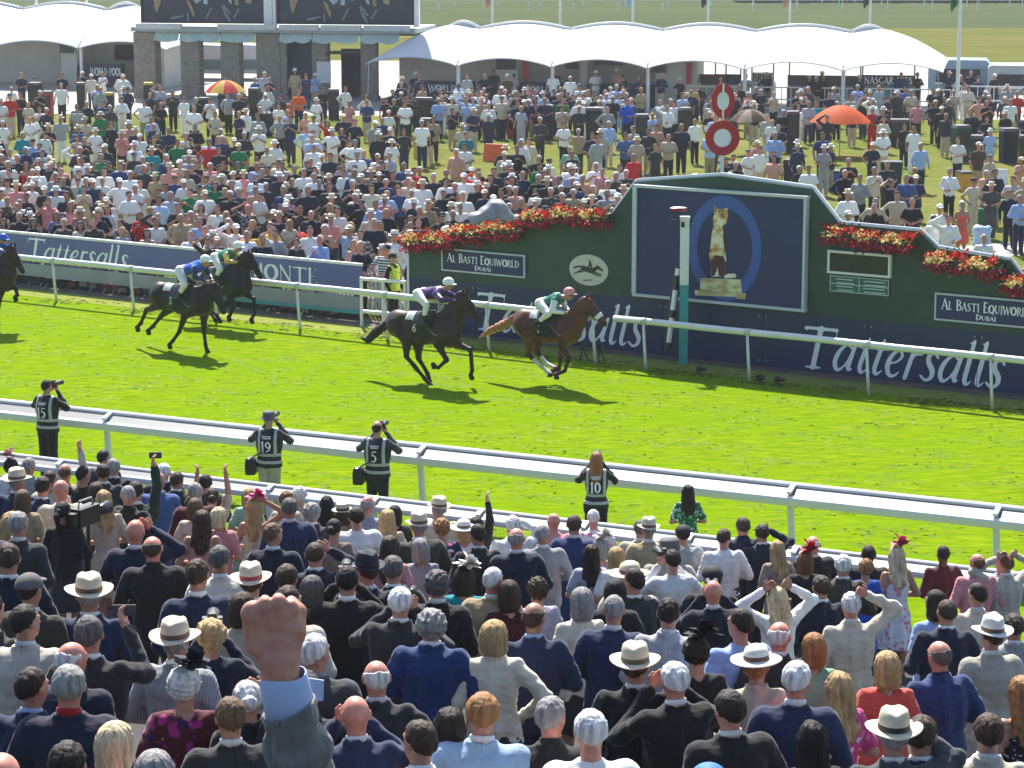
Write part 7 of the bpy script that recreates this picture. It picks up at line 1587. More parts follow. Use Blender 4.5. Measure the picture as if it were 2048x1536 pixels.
    c.add([a_, b_, c2, d2]+[q+A(0, .004, 0) for q in (a_, b_, c2, d2)], [(0, 1, 2, 3), (7, 6, 5, 4), (0, 4, 5, 1), (1, 5, 6, 2), (2, 6, 7, 3), (3, 7, 4, 0)]); c.build('cuff_flap', cm, o)
    s = MB()
    path = [W(577, 1418), W(584, 1452), W(594, 1510), W(606, 1580), W(622, 1650, -.03), W(632, 1700, -.05), W(622, 1760, -.06), A(.03, -.06, fl+1.42)]
    rad = [.0430, .0435, .0455, .0500, .0560, .0650, .0730, .085]; path = [Vector(p) for p in path]
    pp, rr_ = [], []
    for i in range(len(path)-1):
        nn = max(2, int((path[i+1]-path[i]).length/.0045))
        for k in range(nn): pp.append(path[i].lerp(path[i+1], k/nn)); rr_.append(rad[i]+(rad[i+1]-rad[i])*k/nn)
    V = []; F = []; n = 64; dist = 0
    for it in range(3):
        pp = [pp[0]]+[(pp[i-1]+pp[i]*2+pp[i+1])/4 for i in range(1, len(pp)-1)]+[pp[-1]]
    for i, p in enumerate(pp):
        t_ = (pp[min(i+1, len(pp)-1)]-pp[max(i-1, 0)]).normalized(); e1 = Vector((0, 1, 0)).cross(t_).normalized(); e2 = t_.cross(e1); dist += (pp[i]-pp[i-1]).length if i else 0
        for k in range(n):
            w = 2*pi*k/n; env = min(1, max(0, dist-.012)/.05)
            f_ = .0130*env*(abs(sin(dist*38+1.7*cos(w-.6)+.6*sin(2*w)))**.6-.6)+.005*env*sin(dist*95+3*sin(w)+2)+.0012*sin(w*5+dist*30)
            f_ += .003*sin(w*2+dist*9)
            slant = t_*(.010*cos(w+.5) if i < 3 else 0)
            V.append(tuple(p+slant+e1*cos(w)*(rr_[i]+f_)*1.04+e2*sin(w)*(rr_[i]+f_)*.88))
    m0 = len(pp)
    for i in range(m0-1):
        for k in range(n): F.append((i*n+k, i*n+(k+1) % n, (i+1)*n+(k+1) % n, (i+1)*n+k))
    p = pp[0]; t_ = (pp[1]-pp[0]).normalized(); e1 = Vector((0, 1, 0)).cross(t_).normalized(); e2 = t_.cross(e1); b0 = len(V)
    for q_ in (0, .02):
        for k in range(n): w = 2*pi*k/n; V.append(tuple(p+t_*(q_+.010*cos(w+.5))+e1*cos(w)*.0405*1.04+e2*sin(w)*.0405*.88))
    for k in range(n): k2 = (k+1) % n; F.append((k, b0+k, b0+k2, k2)); F.append((b0+k, b0+n+k, b0+n+k2, b0+k2))
    s.add(V, F)
    st = torso_st('m', .014)
    def tor(P):
        Q = P-A(-.19, -.05, fl); d = sm(loft(Q, st), cap(Q, (-.125, 0, 1.405), (.125, 0, 1.405), .07), .04); e, w = POSE['D']; 
        return sm(sm(d, cap(Q, A(-.172, 0, 1.40), A(-e[0], e[1], e[2]), .068, .056), .04), cap(Q, A(-e[0], e[1], e[2]), A(-w[0], w[1], w[2]+.02), .056, .044), .02)
    sdf_mb(s, tor, A(-.56, -.3, fl+.72), A(.12, .25, fl+1.56), .018)
    m, nt, bs = _m('grey_suiting'); f = noise(nt, 9, 4); fw = noise(nt, 160, 2, sc=(1, 1, .12))
    nt.links.new(mix(nt, fw, ramp(nt, f, (.3, (.068, .064, .058)), (.7, (.112, .107, .097))), (.17, .165, .15)), bs.inputs['Base Color']); bs.inputs['Roughness'].default_value = .6; bs.inputs['Sheen Weight'].default_value = .4; f3 = noise(nt, 14, 3, sc=(1.6, 1, .7), rough=.4); bump(nt, bs, f3, 1.0, .035)
    s.build('jacket', m, o, True)
    t = put('trousers', legs_mesh('trousers', False), cloth('charcoal'), o, (-.19, -.05, fl)); h_ = put('hair', hair_mesh('short', False, 0), hairm('br'), o, (-.19, -.05, fl))
    tag(o, 'man raising a clenched fist in grey sleeve and pale blue cuff closest to the camera', 'person')
SK['fist'] = (.47, .215, .145)
rust()
# ---------------------------------------------------------------- the far enclosure: bookmakers' pitches, umbrellas, bags
STAND = '''97 182 235 20 red|72 165 232 26 black|163 165 225 17 black|220 185 235 15 blacky|298 165 226 19 blacky|318 198 250 17 black|408 195 240 20 black|446 185 240 17 black|510 176 238 21 dnavy|668 178 238 22 black|848 195 255 38 black|853 236 282 26 black|998 215 277 26 black|1021 230 276 14 red|1096 210 277 22 black|1188 215 300 34 black|1284 228 290 28 dnavy|1369 215 292 24 black|1584 222 305 26 black|1797 238 292 44 black|1920 250 322 34 dgreen|1952 270 335 26 black|2016 256 325 36 dnavy|2046 270 330 20 black'''
SCOL = dict(red=('red', plain('stand_red', (.45, .02, .03), .5)), black=('black', plain('stand_black', (.012, .012, .014), .6)), blacky=('black yellow topped', plain('stand_black', (.012, .012, .014), .6)), dnavy=('navy', plain('stand_navy', (.012, .016, .04), .6)), dgreen=('dark green', plain('stand_green', (.015, .06, .035), .6)))
prevx = None; ST = []
for i, q in enumerate(STAND.split('|')):
    x, y0, y1, w, c_ = q.split(); x, y0, y1, w = map(float, (x, y0, y1, w)); g = G(x, y1); s = proj((g.x, g.y, 0))[2]
    t = empty('bookmaker_stand', (g.x, g.y, 0), rnd.uniform(-.3, .3)); W_ = w/s*.92; hh = (y1-y0)/s
    hh = min(hh, 2.1); mb = MB(); b_ = W_/2; D_ = .22
    mb.prism([(-b_*.92, .0), (b_*.92, .0), (b_, hh*.6), (b_*1.02, hh-.12), (-b_*1.02, hh-.12), (-b_, hh*.6)], -D_, D_); mb.build('pitch_body', SCOL[c_][1], t)
    mb = MB(); mb.prism([(-b_*1.05, hh-.12), (b_*1.05, hh-.12), (b_*.95, hh), (-b_*.95, hh)], -D_*1.1, D_*1.1); mb.build('top_board', plain('stand_yellow', (.55, .38, .04), .5) if c_ == 'blacky' else (plain('stand_grey', (.10, .10, .11), .5)), t)
    mb = MB(); mb.box((0, -D_-.012, hh*.62), (W_*.8, .015, hh*.45)); mb.build('price_board', plain('price_board', (.02, .05, .03) if c_ == 'dgreen' else (.025, .02, .02), .3), t)
    ST.append((t, x, c_))
allx = sorted(ST, key=lambda q: q[1])
LMK = [(453, 'the red and yellow umbrella'), (1680, 'the orange umbrella'), (1500, 'the grey brown umbrella'), (1443, 'the red and white discs'), (597, 'the man in orange'), (1265, 'the man in bright blue'), (235, 'the screen building pillars'), (20, 'the left edge'), (2040, 'the right edge'), (733, 'the screen building end'), (930, 'the marquee poles'), (1120, 'the green shirted man')]
used = set()
def uniq(base, x, extra=''):
    n = sorted(LMK, key=lambda q: abs(q[0]-x))
    for nm in n[:6]:
        side = 'left of' if x < nm[0]-12 else ('right of' if x > nm[0]+12 else 'at')
        for pre in ('just', 'standing', 'well'):
            if (pre == 'just') == (abs(nm[0]-x) < 60) or pre == 'standing':
                l = f'{base} {pre} {side} {nm[1]}'
                if l not in used: used.add(l); return l
    k = 2
    while True:
        l = f'{base}, number {k} from the left {side} {nm[1]}'
        k += 1
        if l not in used: used.add(l); return l
for t, x, c_ in allx: tag(t, uniq(f"tall {SCOL[c_][0]} bookmaker's pitch stand", x), 'betting stand', "bookmakers' pitches on the lawn")
def simple(name, cat, x, y0, y1, w, m, label, shape='box', grp=None):
    g = G(x, y1); s = proj((g.x, g.y, 0))[2]; hh = (y1-y0)/s; W_ = w/s; t = tag(empty(name, (g.x, g.y, 0), rnd.uniform(-.4, .4)), label, cat, grp)
    if shape == 'bin': mb = MB(); mb.prism([(-W_*.42, 0), (W_*.42, 0), (W_*.5, hh*.9), (-W_*.5, hh*.9)], -.28, .28); mb.build('bin_body', m, t); mb = MB(); mb.prism([(-W_*.53, hh*.9), (W_*.53, hh*.9), (W_*.45, hh), (-W_*.45, hh)], -.31, .31); mb.build('lid', BLACKM, t)
    elif shape == 'aboard': mb = MB(); mb.box((0, -.15, hh/2), (W_, .03, hh*1.03), tilt=-.28); mb.build('front_panel', m, t); mb = MB(); mb.box((0, .15, hh/2), (W_, .03, hh*1.03), tilt=.28); mb.build('rear_panel', m, t)
    elif shape == 'bag': mb = MB(); sdf_mb(mb, lambda P: rbox(P, (0, 0, hh/2), (W_/2, W_*.35, hh/2), W_*.25)+wob(P, 14, .03), (-W_, -W_, 0), (W_, W_, hh*1.1), .07); mb.build('bag_body', m, t, True); mb = MB(); mb.tube([(-W_*.25, 0, hh*.95), (0, 0, hh*1.12), (W_*.25, 0, hh*.95)], .02, 5); mb.build('handle', BLACKM, t)
    return t
CP = lambda n: plain('goods_'+n, PAL[n], .6)
simple('wheeled_bin', 'bin', 1583, 318, 372, 30, CP('dnavy'), 'dark wheeled bin behind the right gable slope', 'bin'); simple('wheeled_bin', 'bin', 1669, 340, 379, 28, CP('royal'), 'bright blue bin on the lawn right of the gable', 'bin'); simple('wheeled_bin', 'bin', 1782, 322, 379, 44, CP('dgreen'), 'large dark green bin on the lawn right of the wall gable', 'bin')
simple('wheeled_bin', 'bin', 1927, 342, 382, 24, CP('dyellow'), 'yellow bin with small black mark on the lawn at right', 'bin'); simple('display_board', 'sign', 2001, 338, 392, 24, CP('white'), 'white portable display board on the lawn near the right edge', 'aboard')
simple('warning_board', 'sign', 214, 240, 282, 26, CP('yellow'), 'yellow folding board on the lawn at left', 'aboard'); simple('warning_board', 'sign', 837, 283, 317, 18, CP('yellow'), 'yellow folding board on the lawn at the centre', 'aboard'); simple('price_sign', 'sign', 67, 232, 280, 16, CP('orange'), 'narrow orange folding sign on the lawn at far left', 'aboard'); simple('price_sign', 'sign', 17, 232, 268, 22, CP('white'), 'white folding sign with dark letter at the left edge', 'aboard')
simple('betting_box', 'sign', 987, 288, 322, 36, CP('orange'), 'orange red folding board beside the man in turquoise', 'aboard'); simple('equipment_bag', 'bag', 241, 212, 265, 22, CP('teal'), 'tall dark teal equipment bag on the lawn at left', 'bag'); simple('equipment_bag', 'bag', 535, 224, 272, 26, CP('dnavy'), 'tall navy equipment bag near the red and yellow umbrella', 'bag')
simple('equipment_bag', 'bag', 153, 232, 272, 24, CP('black'), 'black equipment bag beside the yellow folding board', 'bag'); simple('equipment_bag', 'bag', 1963, 450, 498, 36, CP('sky'), 'pale blue bag behind the lower flower boxes at right', 'bag'); simple('equipment_bag', 'bag', 397, 218, 238, 16, CP('teal'), 'small turquoise bag left of the red and yellow umbrella', 'bag'); simple('folding_board', 'sign', 575, 208, 234, 26, CP('orange'), 'bright orange board beside the man in orange', 'aboard')
simple('deck_bag', 'bag', 1960, 415, 452, 30, CP('green'), 'lime green bag right of the woman in red top', 'bag'); simple('equipment_bag', 'bag', 1140, 330, 350, 20, CP('charcoal'), 'charcoal bag on the lawn behind the crowd centre', 'bag')
# umbrellas
def umbrella(x, yt, yb, w, cols, label, feet, tilt=(0, 0), ns=8):
    g = G(x, feet); s = proj((g.x, g.y, 1.8))[2]; t = tag(empty('umbrella', (g.x, g.y, 0)), label, 'umbrella', None); R_ = w/s/2; gy = proj((g.x, g.y, 0))[1]; zt = (gy-yt)/s*1.0; dr = (yb-yt)/s*1.0-.12*R_
    cn = empty('c') if False else None
    mb = MB(); V = [(0, 0, zt)]; F = []; mi = []; n = ns*4
    for k in range(1, 5):
        q = k/4
        for i in range(n):
            a = 2*pi*i/n; sc_ = 1-.05*abs(sin(a*ns/2))*q; V.append((R_*q*cos(a)*sc_+tilt[0]*q*q, R_*q*sin(a)*sc_, zt-dr*q**1.9+.03*q*abs(sin(a*ns/2))))
    for i in range(n):
        i2 = (i+1) % n; c_ = (i//4) % len(cols); F.append((0, 1+i, 1+i2)); mi.append(c_)
        for k in range(3): F.append((1+k*n+i, 1+(k+1)*n+i, 1+(k+1)*n+i2, 1+k*n+i2)); mi.append(c_)
    mb.add(V, F, mi); ms_ = []
    for c_ in cols: ms_.append(leafm('umbrella_'+c_, tuple(v*.9 for v in PAL[c_]), PAL[c_], 2, .35))
    mb.build('canopy', ms_, t, True); mb = MB(); mb.tube([(0, 0, .0), (0, 0, zt+.12)], .02, 6); mb.build('shaft', STEEL, t)
    mb = MB()
    for i in range(ns): a = 2*pi*i/ns; mb.tube([(0, 0, zt-.04), (R_*.6*cos(a), R_*.6*sin(a), zt-dr*.38-.02), (R_*.98*cos(a), R_*.98*sin(a), zt-dr-.02)], .008, 4)
    mb.build('ribs', STEEL, t)
umbrella(453, 160, 190, 86, ['red', 'yellow'], 'red and yellow panelled umbrella by the betting stands at left', 248)
umbrella(1679, 210, 252, 125, ['orange', 'orange'], 'large bright orange umbrella on the lawn at right', 312); umbrella(1499, 218, 247, 86, ['brown', 'taupe'], 'grey brown umbrella right of the red and white discs', 308)
umbrella(600, 462, 496, 74, ['red', 'red'], 'red parasol in the front of the crowd behind the advertising board', 560); umbrella(1640, 180, 196, 60, ['lgrey', 'white'], 'flat pale grey sunshade near the marquee poles at right', 232) if False else None
# covered camera on the platform behind the wall's left end
g = WL0+(WL1-WL0).normalized()*1.0+Vector((.9, 1.6, 0)); zc = (wp(880, 452)[1])
t = tag(empty('covered_camera', (g.x+.15, g.y, 0)), 'television camera under a silver grey rain cover above the left flower boxes', 'camera')
mb = MB(); sdf_mb(mb, lambda P: sm(ell(P, (0, 0, zc), (.55, .3, .22)), ell(P, (.12, 0, zc+.22), (.26, .25, .22)), .15)+wob(P, 12, .03), (-.7, -.4, zc-.4), (.7, .4, zc+.6), .05); mb.build('rain_cover', plain('silver_cover', (.32, .32, .32), .5, .2, 4), t, True)
mb = MB(); mb.tube([(.05, 0, 0), (.05, 0, zc-.1)], .06, 8); mb.tube([(-.4, .2, 0), (.05, 0, zc-.5)], .03, 6); mb.tube([(.5, .2, 0), (.05, 0, zc-.5)], .03, 6); mb.build('stand', BLACKM, t)

# ---------------------------------------------------------------- the far crowd
WORDS = dict(white='white', cream='cream', lgrey='pale grey', charcoal='charcoal', black='black', dnavy='dark navy', navy='navy', lblue='light blue', sky='sky blue', pink='pink', salmon='salmon pink', red='red', tan='tan', beige='beige', blue='deep blue', royal='bright blue', green='green', teal='turquoise', yellow='yellow', dyellow='golden yellow', orange='orange', maroon='maroon', brown='brown', olive='olive', lav='lilac grey', grey='grey', mblue='mid blue', purple='purple', coral='coral red', mint='mint', taupe='taupe')
TOPC = ['white']*24+['cream']*5+['lgrey']*7+['charcoal']*14+['black']*22+['dnavy']*14+['navy']*6+['lblue']*4+['sky']*3+['pink']*3+['salmon']*2+['red']*2+['tan']*3+['beige']*4+['blue']*2+['green', 'teal', 'maroon', 'brown', 'olive', 'lav', 'grey', 'grey', 'mblue']
HW = dict(br='brown hair', dbr='dark hair', blk='black hair', gy='grey hair', wh='white hair', bl='blonde hair', lbr='light brown hair', gi='ginger hair')
# x, y crown, sex, hair, hair colour, hat, hat colour, top kind, colour, legs, label
SPEC = '''597 180 m s br||tee orange navy|man in orange top near the screen building
536 170 w l dbr||shirt white black|woman in white top and black trousers left of the man in orange
52 325 w l gi||dress red red|woman in bright red dress at the left of the crowd
75 335 m s br|cap white|shirt white navy|man in white shirt and cap right of the bright red dress
497 455 m s dbr||tee dyellow navy|man in golden yellow shirt behind the advertising board
540 448 m s dbr||tee yellow navy|broad man in pale yellow shirt with folded arms behind the advertising board
732 189 w l lbr||shirt cream black|woman in cream hooded top and black trousers before the marquee end
785 178 m s dbr||jacket dnavy navy|man in dark navy top alone before the marquee
933 262 m s br||tee teal navy|man in turquoise shirt on the lawn at the centre
1255 200 m s dbr||jacket royal navy|man in bright blue top before the marquee counters
1125 195 m s br||tee green navy|man in green shirt and navy trousers before the marquee
930 190 m s gy||shirt lblue navy|man in light blue shirt before the marquee, left of a pair
946 192 m s gy||shirt sky navy|man in sky blue shirt before the marquee, right of a pair
880 180 m s gy||jacket olive navy|man in olive jacket before the marquee left end
1140 290 m s wh||tee mint navy|man in pale mint shirt on the lawn behind the crowd
957 345 m s gy||shirt red red|person in red and white sports top left of the wall gable
1205 332 m s gy||tee pink navy|man in pink shirt left of the wall gable
1165 345 m s wh||tee salmon navy|man in salmon shirt left of the man in pink
808 325 m s gy||tee mblue navy|man in mid blue shirt at the centre of the crowd
655 240 w l br||tee red navy|woman in red top on the lawn
612 250 m s br||shirt sky navy|man in sky blue shirt on the lawn near the woman in red
303 232 m s gy||shirt sky navy|man in pale blue shirt below the left betting stands
150 290 m s br||shirt white navy|man in white shirt standing in the left of the crowd
560 405 w s br||dress teal teal|person in turquoise in the middle of the front crowd
1980 188 m s gy||jacket dnavy navy|man in dark suit with white shirt at the right before the grey trailer
1550 265 m s gy||shirt lblue navy|man in light blue shirt bending beside the bin behind the gable
1690 338 m s wh||jacket black black|man in black with white hair right of the gable top
1720 350 m s gy||shirt lgrey black|man in pale grey pointing on the lawn right of the gable
1783 355 m s gy|cap grey|tee dnavy dnavy|man in dark navy printed shirt on the lawn above the right flower boxes
1813 350 m s gy||tee mblue navy|man in mid blue shirt right of the dark printed shirt
1832 348 m s gy|cap white|tee navy navy|man in navy shirt and white cap right of the mid blue shirt
1825 394 m s gy||tee black charcoal|man in black shirt in front of the navy shirt
1900 332 m s gy||shirt white black|man in white shirt beside the yellow bin
1925 400 w b wh||dress coral white|woman with white bob and coral red top above the right flower boxes
1880 408 m s br|cap white|shirt white navy|man in white shirt and cap left of the coral red top
1868 425 m s dbr||shirt white navy|dark haired man in white shirt above the right flower boxes
1897 430 m s br||shirt white navy|brown haired man in white shirt, right one above the right flower boxes
2022 375 m s dbr||jacket dnavy black|man in long dark navy suit walking at the right edge
2040 385 m s gy||shirt lblue navy|man in light blue shirt at the right edge
1655 232 m s dbr||jacket charcoal tan|man in charcoal top and tan trousers under the orange umbrella
1745 200 m s wh|fedora white|shirt white white|man in white shirt and hat right of the orange umbrella
1390 235 m s gy||shirt white black|man in white patterned shirt left of the red and white discs
1335 210 m s gy||shirt white black|man in white printed shirt left of the discs by the marquee
1215 215 m s gy||shirt lgrey navy|man in pale grey jacket and jeans before the marquee
1070 195 w b br||tee pink black|woman in pink top before the marquee counter
1500 185 m s dbr||shirt white navy|man in white shirt behind the grey brown umbrella
1400 165 m s dbr||jacket charcoal black|man in charcoal behind the white barrier beside the upper disc
1385 172 m s dbr||tee yellow black|steward in yellow vest behind the upper disc
620 455 m s dbr||shirt white navy|man in white shirt right of the red parasol
640 470 m s wh||shirt lblue navy|man in light blue shirt leaning right of the red parasol
708 478 w l bl||dress pink pink|woman in pink at the picket fence
410 452 m s gy||tee brown navy|man in brown shirt behind the advertising board
20 300 m s gy||shirt white navy|man in white shirt near the left edge of the crowd
430 365 w b br||tee green navy|person in green top in the middle of the left crowd
415 470 m s dbr||tee black black|man in black leaning over the advertising board
765 320 w l dbr||dress black black|woman in black dress at the centre of the crowd
390 252 m s dbr||shirt black black|man in black shirt below the red and yellow umbrella
345 180 m s br||jacket charcoal black|man in grey jacket standing alone before the pavilion pillars
320 170 m s gy||tee lav navy|man in lilac shirt behind a betting stand'''
FG = 'racegoers in the far enclosure'
def far_person(p, sex, hair, hcol, hat, hatc, top, tc, lc, pose, r2, pat='plain'):
    o = person(sex, hair, hcol, hat, top, tc, 'trousers' if sex == 'm' or top != 'tee' else 'skirt', lc, pose, True, r2.choice(['fair', 'tan', 'red', 'tan']), hatc, pat=pat, yaw=r2.choice([0, 0, .45]))  # skin mix leans darker, putting the shade on backlit faces into the colour
    sc = (1 if sex == 'm' else .94)*(1+r2.uniform(-.04, .03)); o.location = p; o.scale = (sc*(1+r2.uniform(-.04, .10)), sc*(1+r2.uniform(-.02, .1)), sc); o.rotation_euler = (0, 0, pi+r2.uniform(-.55, .55)); return o
pos = []
for ln in SPEC.split('\n'):
    a, h_, tp, lab = ln.split('|') if ln.count('|') == 3 else (ln.split('|')+[''])[:4]
    x, y, sex, hair, hc = a.split(); x, y = float(x), float(y); hat, hatc = (h_.split()+['', ''])[:2]; top, tc, lc = tp.split(); r2 = random.Random(int(x*3+y))
    sc = 1 if sex == 'm' else .94; p = at(x, y, 1.76*sc); p.z = 0
    o = far_person(p, sex, hair, hc, hat, hatc or 'straw', top, tc, lc, r2.choice('DFFCXK'), r2); tag(o, lab, 'person', FG); pos.append((p.x, p.y)); used.add(lab)
def density(x, y):
    """x, y: pixel of the crown; chance of a person there"""
    ln_ = 470+(x-50)*.100
    if x < 800:
        if y > ln_: return 0
        b = .95 if y > 310 else (.42 if y > 250 else .18)
        if 235 < x < 560 and 385 < y < 405: b = .25
        if y < 200: b = .30
        if x < 260 and y < 235: b = .35
        return b
    if x < 1260: return (.95 if y > 325 else .16 if y > 245 else .30 if y > 200 else .85) if y < 470 else 0
    if x < 1640: return .35 if y > 250 else .8 if y < 205 else .3
    return .08 if y > 330 else .14 if y > 290 else .2 if y > 230 else .5
cand = []
rr = random.Random(21); tries = 0
grid = {}
def ok(x, y, d):
    for px, py in pos:
        if abs(px-x) < d and (px-x)**2+(py-y)**2 < d*d: return False
    return True
def wall_front(x, y):
    d = (WL1-WL0).normalized(); n = Vector((-d.y, d.x, 0)); v = Vector((x, y, 0)); 
    u_ = (v-WL0).dot(d)
    if u_ > -.3: return (v-WL0).dot(n) > 1.3
    d2 = (HB1-HB0).normalized(); n2 = Vector((-d2.y, d2.x, 0)); return (v-HB0).dot(n2) > .45
BLK = [(float(q.split()[0]), float(q.split()[3]), G(float(q.split()[0]), float(q.split()[2])).y+2) for q in STAND.split('|')]+[(453, 70, 118), (1679, 110, 100), (1499, 80, 101), (600, 66, 64.5)]
for _ in range(26000):
    Y = 56+(117-56)*rr.random()**.85; X = rr.uniform(-.222, .222)*Y; cx_, cy_, s_ = proj((X, Y, 1.72))
    if not wall_front(X, Y) or cy_ < 166+rr.random()*14: continue
    dn_ = density(cx_, cy_); dmin = .72 if dn_ > .8 else (1.0 if sin(X*.9+sin(Y*.5)*2)+sin(Y*.8-X*.3) > -.2 else 2.2) if dn_ > .4 else (1.0 if sin(X*.7+sin(Y*.4)*2)+sin(Y*.7+X*.4) > .35 else 2.6)
    if any(abs(cx_-sx) < sw*.55+5 and -.2 < gy_-Y < 10 for sx, sw, gy_ in BLK) and rr.random() < .93: continue
    if rr.random() > dn_*.5: continue
    if not ok(X, Y, dmin): continue
    pos.append((X, Y)); cand.append((X, Y, cx_, cy_))
# leaning front rows along the boards and by the marquee counters
for i in range(46):
    u_ = rr.uniform(-3, 7.6); v = HB0+(HB1-HB0).normalized()*u_+Vector((.53, .85, 0))*rr.uniform(.45, .9)
    if abs(proj((v.x, v.y, 1.7))[0]-600) < 34: continue
    if ok(v.x, v.y, .42): cx_, cy_, s_ = proj((v.x, v.y, 1.72)); pos.append((v.x, v.y)); cand.append((v.x, v.y, cx_, cy_))
for i in range(70):
    Y = rr.uniform(117, 121.5); X = rr.uniform(-.20, .21)*Y; cx_, cy_, s_ = proj((X, Y, 1.72))
    if 260 < cx_ < 560 and rr.random() < .7: continue
    if ok(X, Y, .8): pos.append((X, Y)); cand.append((X, Y, cx_, cy_))
cand.sort(key=lambda q: q[1]); NI = 135
# visible ones first: those whose head is not behind the wall
def spec_rand(r2):
    sex = 'w' if r2.random() < .38 else 'm'; hair = r2.choice('ssscf') if sex == 'm' else r2.choice('bblu'); hc = r2.choice(['br', 'dbr', 'gy', 'gy', 'wh', 'wh', 'dbr'] if sex == 'm' else ['br', 'bl', 'bl', 'wh', 'dbr', 'lbr'])
    hat, hatc = ('', 'straw'); q = r2.random()
    if q < .22: hat, hatc = ('cap', r2.choice(['white', 'white', 'cream', 'navy', 'grey', 'black']))
    elif q < .40: hat, hatc = (r2.choice(['fedora', 'boater' if False else 'fedora', 'bucket']), r2.choice(['straw', 'white', 'cream', 'white']))
    top = r2.choice(['tee', 'shirt', 'tee', 'jacket'] if sex == 'm' else ['tee', 'dress', 'gown', 'shirt']); tc = r2.choice(TOPC); lc = r2.choice(['navy', 'black', 'charcoal', 'dnavy', 'navy', 'tan', 'beige', 'white' if r2.random() < .3 else 'black'])
    return sex, hair, hc, hat, hatc, top, tc, lc
HATW = dict(cap='cap', fedora='brimmed hat', bucket='sun hat'); HCW = dict(straw='straw', white='white', cream='cream', navy='navy', grey='grey', black='black')
LM2 = [(150, 'the white lettering'), (350, 'the board middle'), (540, 'the man in pale yellow'), (497, 'the man in golden yellow'), (600, 'the red parasol'), (700, 'the picket fence'), (870, 'the covered camera'), (52, 'the woman in the red dress'), (957, 'the red sports top'), (1205, 'the man in pink'), (808, 'the man in mid blue'), (1443, 'the red and white discs'), (1783, 'the dark printed shirt'), (1925, 'the coral red top'), (2022, 'the long dark suit'), (1583, 'the dark wheeled bin')]
def lab_far(o, sp, cx_, cy_):
    sex, hair, hc, hat, hatc, top, tc, lc = sp; who = 'man' if sex == 'm' else 'woman'; gar = {'tee': 'top', 'shirt': 'shirt', 'jacket': 'jacket', 'dress': 'sundress', 'gown': 'dress'}[top]
    hd = f'{HCW[hatc]} {HATW[hat]}' if hat else HW[hc]; base = f'{who} with {hd} in {WORDS[tc]} {gar}'
    n = sorted(LM2, key=lambda q: abs(q[0]-cx_))
    for fmt in ('{b} behind {n}', '{b} {s} {n}', '{b}, back {s} {n}'):
        for nm in n[:3]:
            s_ = 'left of' if cx_ < nm[0] else 'right of'
            if 'behind' in fmt and abs(cx_-nm[0]) > 45: continue
            l = fmt.format(b=base, n=nm[1], s=s_)
            if l not in used: used.add(l); return l
    l = f'{base} at about {int(cx_/20.48)} percent of the picture width'; used.add(l); return l
vis = []
for q in cand:
    if len(vis) >= NI: break
    cx_, cy_ = q[2], q[3]
    if -20 < cx_ < 2068: vis.append(q)
vs = set(id(q) for q in vis)
for q in vis:
    r2 = random.Random(int(q[0]*1000+q[1]*77)); sp = spec_rand(r2)
    near_board = (Vector((q[0], q[1], 0))-HB0).dot(Vector((-(HB1-HB0).normalized().y, (HB1-HB0).normalized().x, 0))) < .95 and q[2] < 730
    o = far_person(Vector((q[0], q[1], 0)), sp[0], sp[1], sp[2], sp[3], sp[4], sp[5], sp[6], sp[7], 'L' if near_board else r2.choice('DFFFCXKBFDDF'), r2, pat=r2.choice(['plain']*9+['check', 'stripe', 'hoop'] if sp[5] in ('tee', 'shirt') else ['plain', 'plain', 'floral']))
    tag(o, lab_far(o, sp, q[2], q[3]), 'person', FG)
rest = [q for q in cand if id(q) not in vs]
# everybody farther off: one mass of people, still real figures
def get(me):
    n = len(me.vertices); c_ = np.zeros(n*3); me.vertices.foreach_get('co', c_); return c_.reshape(-1, 3), [tuple(p.vertices) for p in me.polygons], [p.material_index for p in me.polygons]
CR_ = {}
def lowpoly(sex, pose, kind):
    k = (sex, pose, kind)
    if k in CR_: return CR_[k]
    J = [joints(sex, pose, s) for s in (-1, 1)]; st = torso_st(sex, .008); h = .052
    def tf(P):
        d = loft(P, [st[0]]+st[1:-2]+[(1.46, .06, .06)]); d = sm(d, cap(P, (-.11, 0, 1.40), (.11, 0, 1.40), .07), .04)
        for sh, e, w in J: d = sm(d, cap(P, sh, e if kind == 'long' else sh+(e-sh)*.8, .066, .058), .03)
        if kind == 'long':
            for sh, e, w in J: d = sm(d, cap(P, e, w, .055, .04), .02)
        return d
    pts = np.array([q for j in J for q in j]+[(-.2, -.15, .78), (.2, .15, 1.48)]); T = nets(tf, pts.min(0)-.07, pts.max(0)+.07, h)
    def bf(P):
        d = sm(ell(P, (0, .01, 1.645), (.078, .098, .105)), cap(P, (0, 0, 1.42), (0, 0, 1.56), .058, .055), .03)
        for sh, e, w in J: d = np.minimum(d, sm(cap(P, sh+(e-sh)*.6, e, .046, .042), cap(P, e, w+(w-e)*.25, .040, .036), .02))
        return d
    B = nets(bf, pts.min(0)-.1, np.maximum(pts.max(0), A(0, 0, 1.74))+.09, .040)
    Lg = nets(lambda P: smax(sm(cap(np.stack([np.abs(P[:, 0]), P[:, 1], P[:, 2]], 1), (.088, 0, .86), (.10, 0, .02), .095, .068), loft(P, [(.8, .17, .11), (.92, .17, .11)]), .04), -P[:, 2], .01), (-.2, -.13, 0), (.2, .13, .95), .06)
    Hr = nets(lambda P: smax(ell(P, (0, .0, 1.657), (.094, .112, .112)), (1.60+(P[:, 1]+.05)*.9-P[:, 2])*.7, .01), (-.11, -.13, 1.5), (.11, .13, 1.79), .033)
    CR_[k] = (B, T, Lg, Hr); return CR_[k]
Vs, Fs, Cs = [], [], []; nb = 0
hatlp = {}
for hk in ('cap', 'bucket', 'fedora'): c_, f_, _ = get(hat_meshes(hk)[0][1]); hatlp[hk] = (c_, f_)
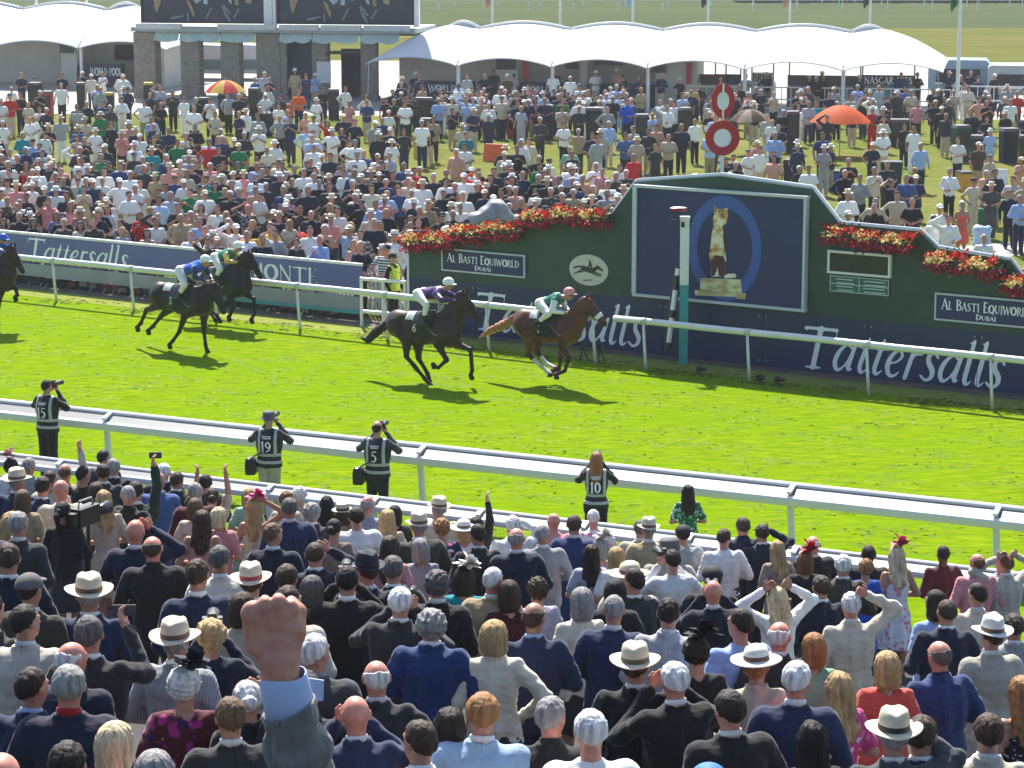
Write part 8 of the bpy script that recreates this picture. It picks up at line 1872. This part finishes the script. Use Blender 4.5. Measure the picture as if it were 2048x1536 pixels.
HCOL = dict(white=(.72, .70, .64), cream=(.60, .52, .38), straw=(.62, .52, .36), navy=(.012, .016, .04), grey=(.10, .10, .10), black=(.01, .01, .01))
for q in rest:
    r2 = random.Random(int(q[0]*1000+q[1]*77)); sex, hair, hc, hat, hatc, top, tc, lc = spec_rand(r2)
    B, T, Lg, Hr = lowpoly(sex, r2.choice('DFCFDFK'), 'long' if top in ('jacket', 'shirt') else 'short'); a = pi+r2.uniform(-.6, .6); sc = (1 if sex == 'm' else .94)*(1+r2.uniform(-.04, .04)); R_ = np.array([[cos(a), -sin(a), 0], [sin(a), cos(a), 0], [0, 0, 1]])*sc
    sk_ = SK[r2.choice(['fair', 'tan', 'red', 'tan'])]; wdt = 1+r2.uniform(0, .12)  # darker skin tones favoured here too, standing in for backlit shade
    parts = [(B, sk_), (T, PAL[tc]), (Lg, PAL[lc] if top not in ('dress', 'gown') else PAL[tc])]
    parts.append((hatlp[hat], HCOL[hatc]) if hat in hatlp else (Hr, HC[hc]))
    for (v, f_), col in parts:
        vv = (v*A(wdt, wdt, 1))@R_.T+A(q[0], q[1], 0); Vs.append(vv); Fs += [tuple(int(i)+nb for i in z) for z in (f_.tolist() if hasattr(f_, 'tolist') else f_)]; nb += len(vv); j = r2.uniform(.85, 1.15); Cs.append(np.tile(np.array([*(np.clip(np.array(col)*j, 0, 1)), 1.0]), (len(vv), 1)))
me = bpy.data.meshes.new('crowd'); me.from_pydata(np.concatenate(Vs).tolist(), [], Fs); at_ = me.color_attributes.new('Col', 'FLOAT_COLOR', 'POINT'); at_.data.foreach_set('color', np.concatenate(Cs).ravel()); me.polygons.foreach_set('use_smooth', [True]*len(me.polygons)); me.update()
m, nt, bs = _m('crowd_clothes'); an = nt.nodes.new('ShaderNodeAttribute'); an.attribute_name = 'Col'; nt.links.new(an.outputs['Color'], bs.inputs['Base Color']); bs.inputs['Roughness'].default_value = .8; me.materials.append(m)
tag(put('crowd', me), 'dense far crowd of standing racegoers on the lawn and before the marquee', 'crowd', kind='stuff')
print('FAR', len(vis), len(rest), 'NEAR', len(near_people), 'faces', len(Fs))
# ---------------------------------------------------------------- thin summer haze
mb = MB(); mb.box((0, 770, 6.5), (1810, 1670, 15)); m = bpy.data.materials.new('haze'); m.use_nodes = True; nt = m.node_tree; nt.nodes.remove(nt.nodes['Principled BSDF'])
v = nt.nodes.new('ShaderNodeVolumePrincipled'); v.inputs['Density'].default_value = .0003; v.inputs['Color'].default_value = (.88, .93, 1, 1); v.inputs['Anisotropy'].default_value = .2; nt.links.new(v.outputs[0], nt.nodes['Material Output'].inputs['Volume'])
tag(mb.build('haze', m), kind='stuff')
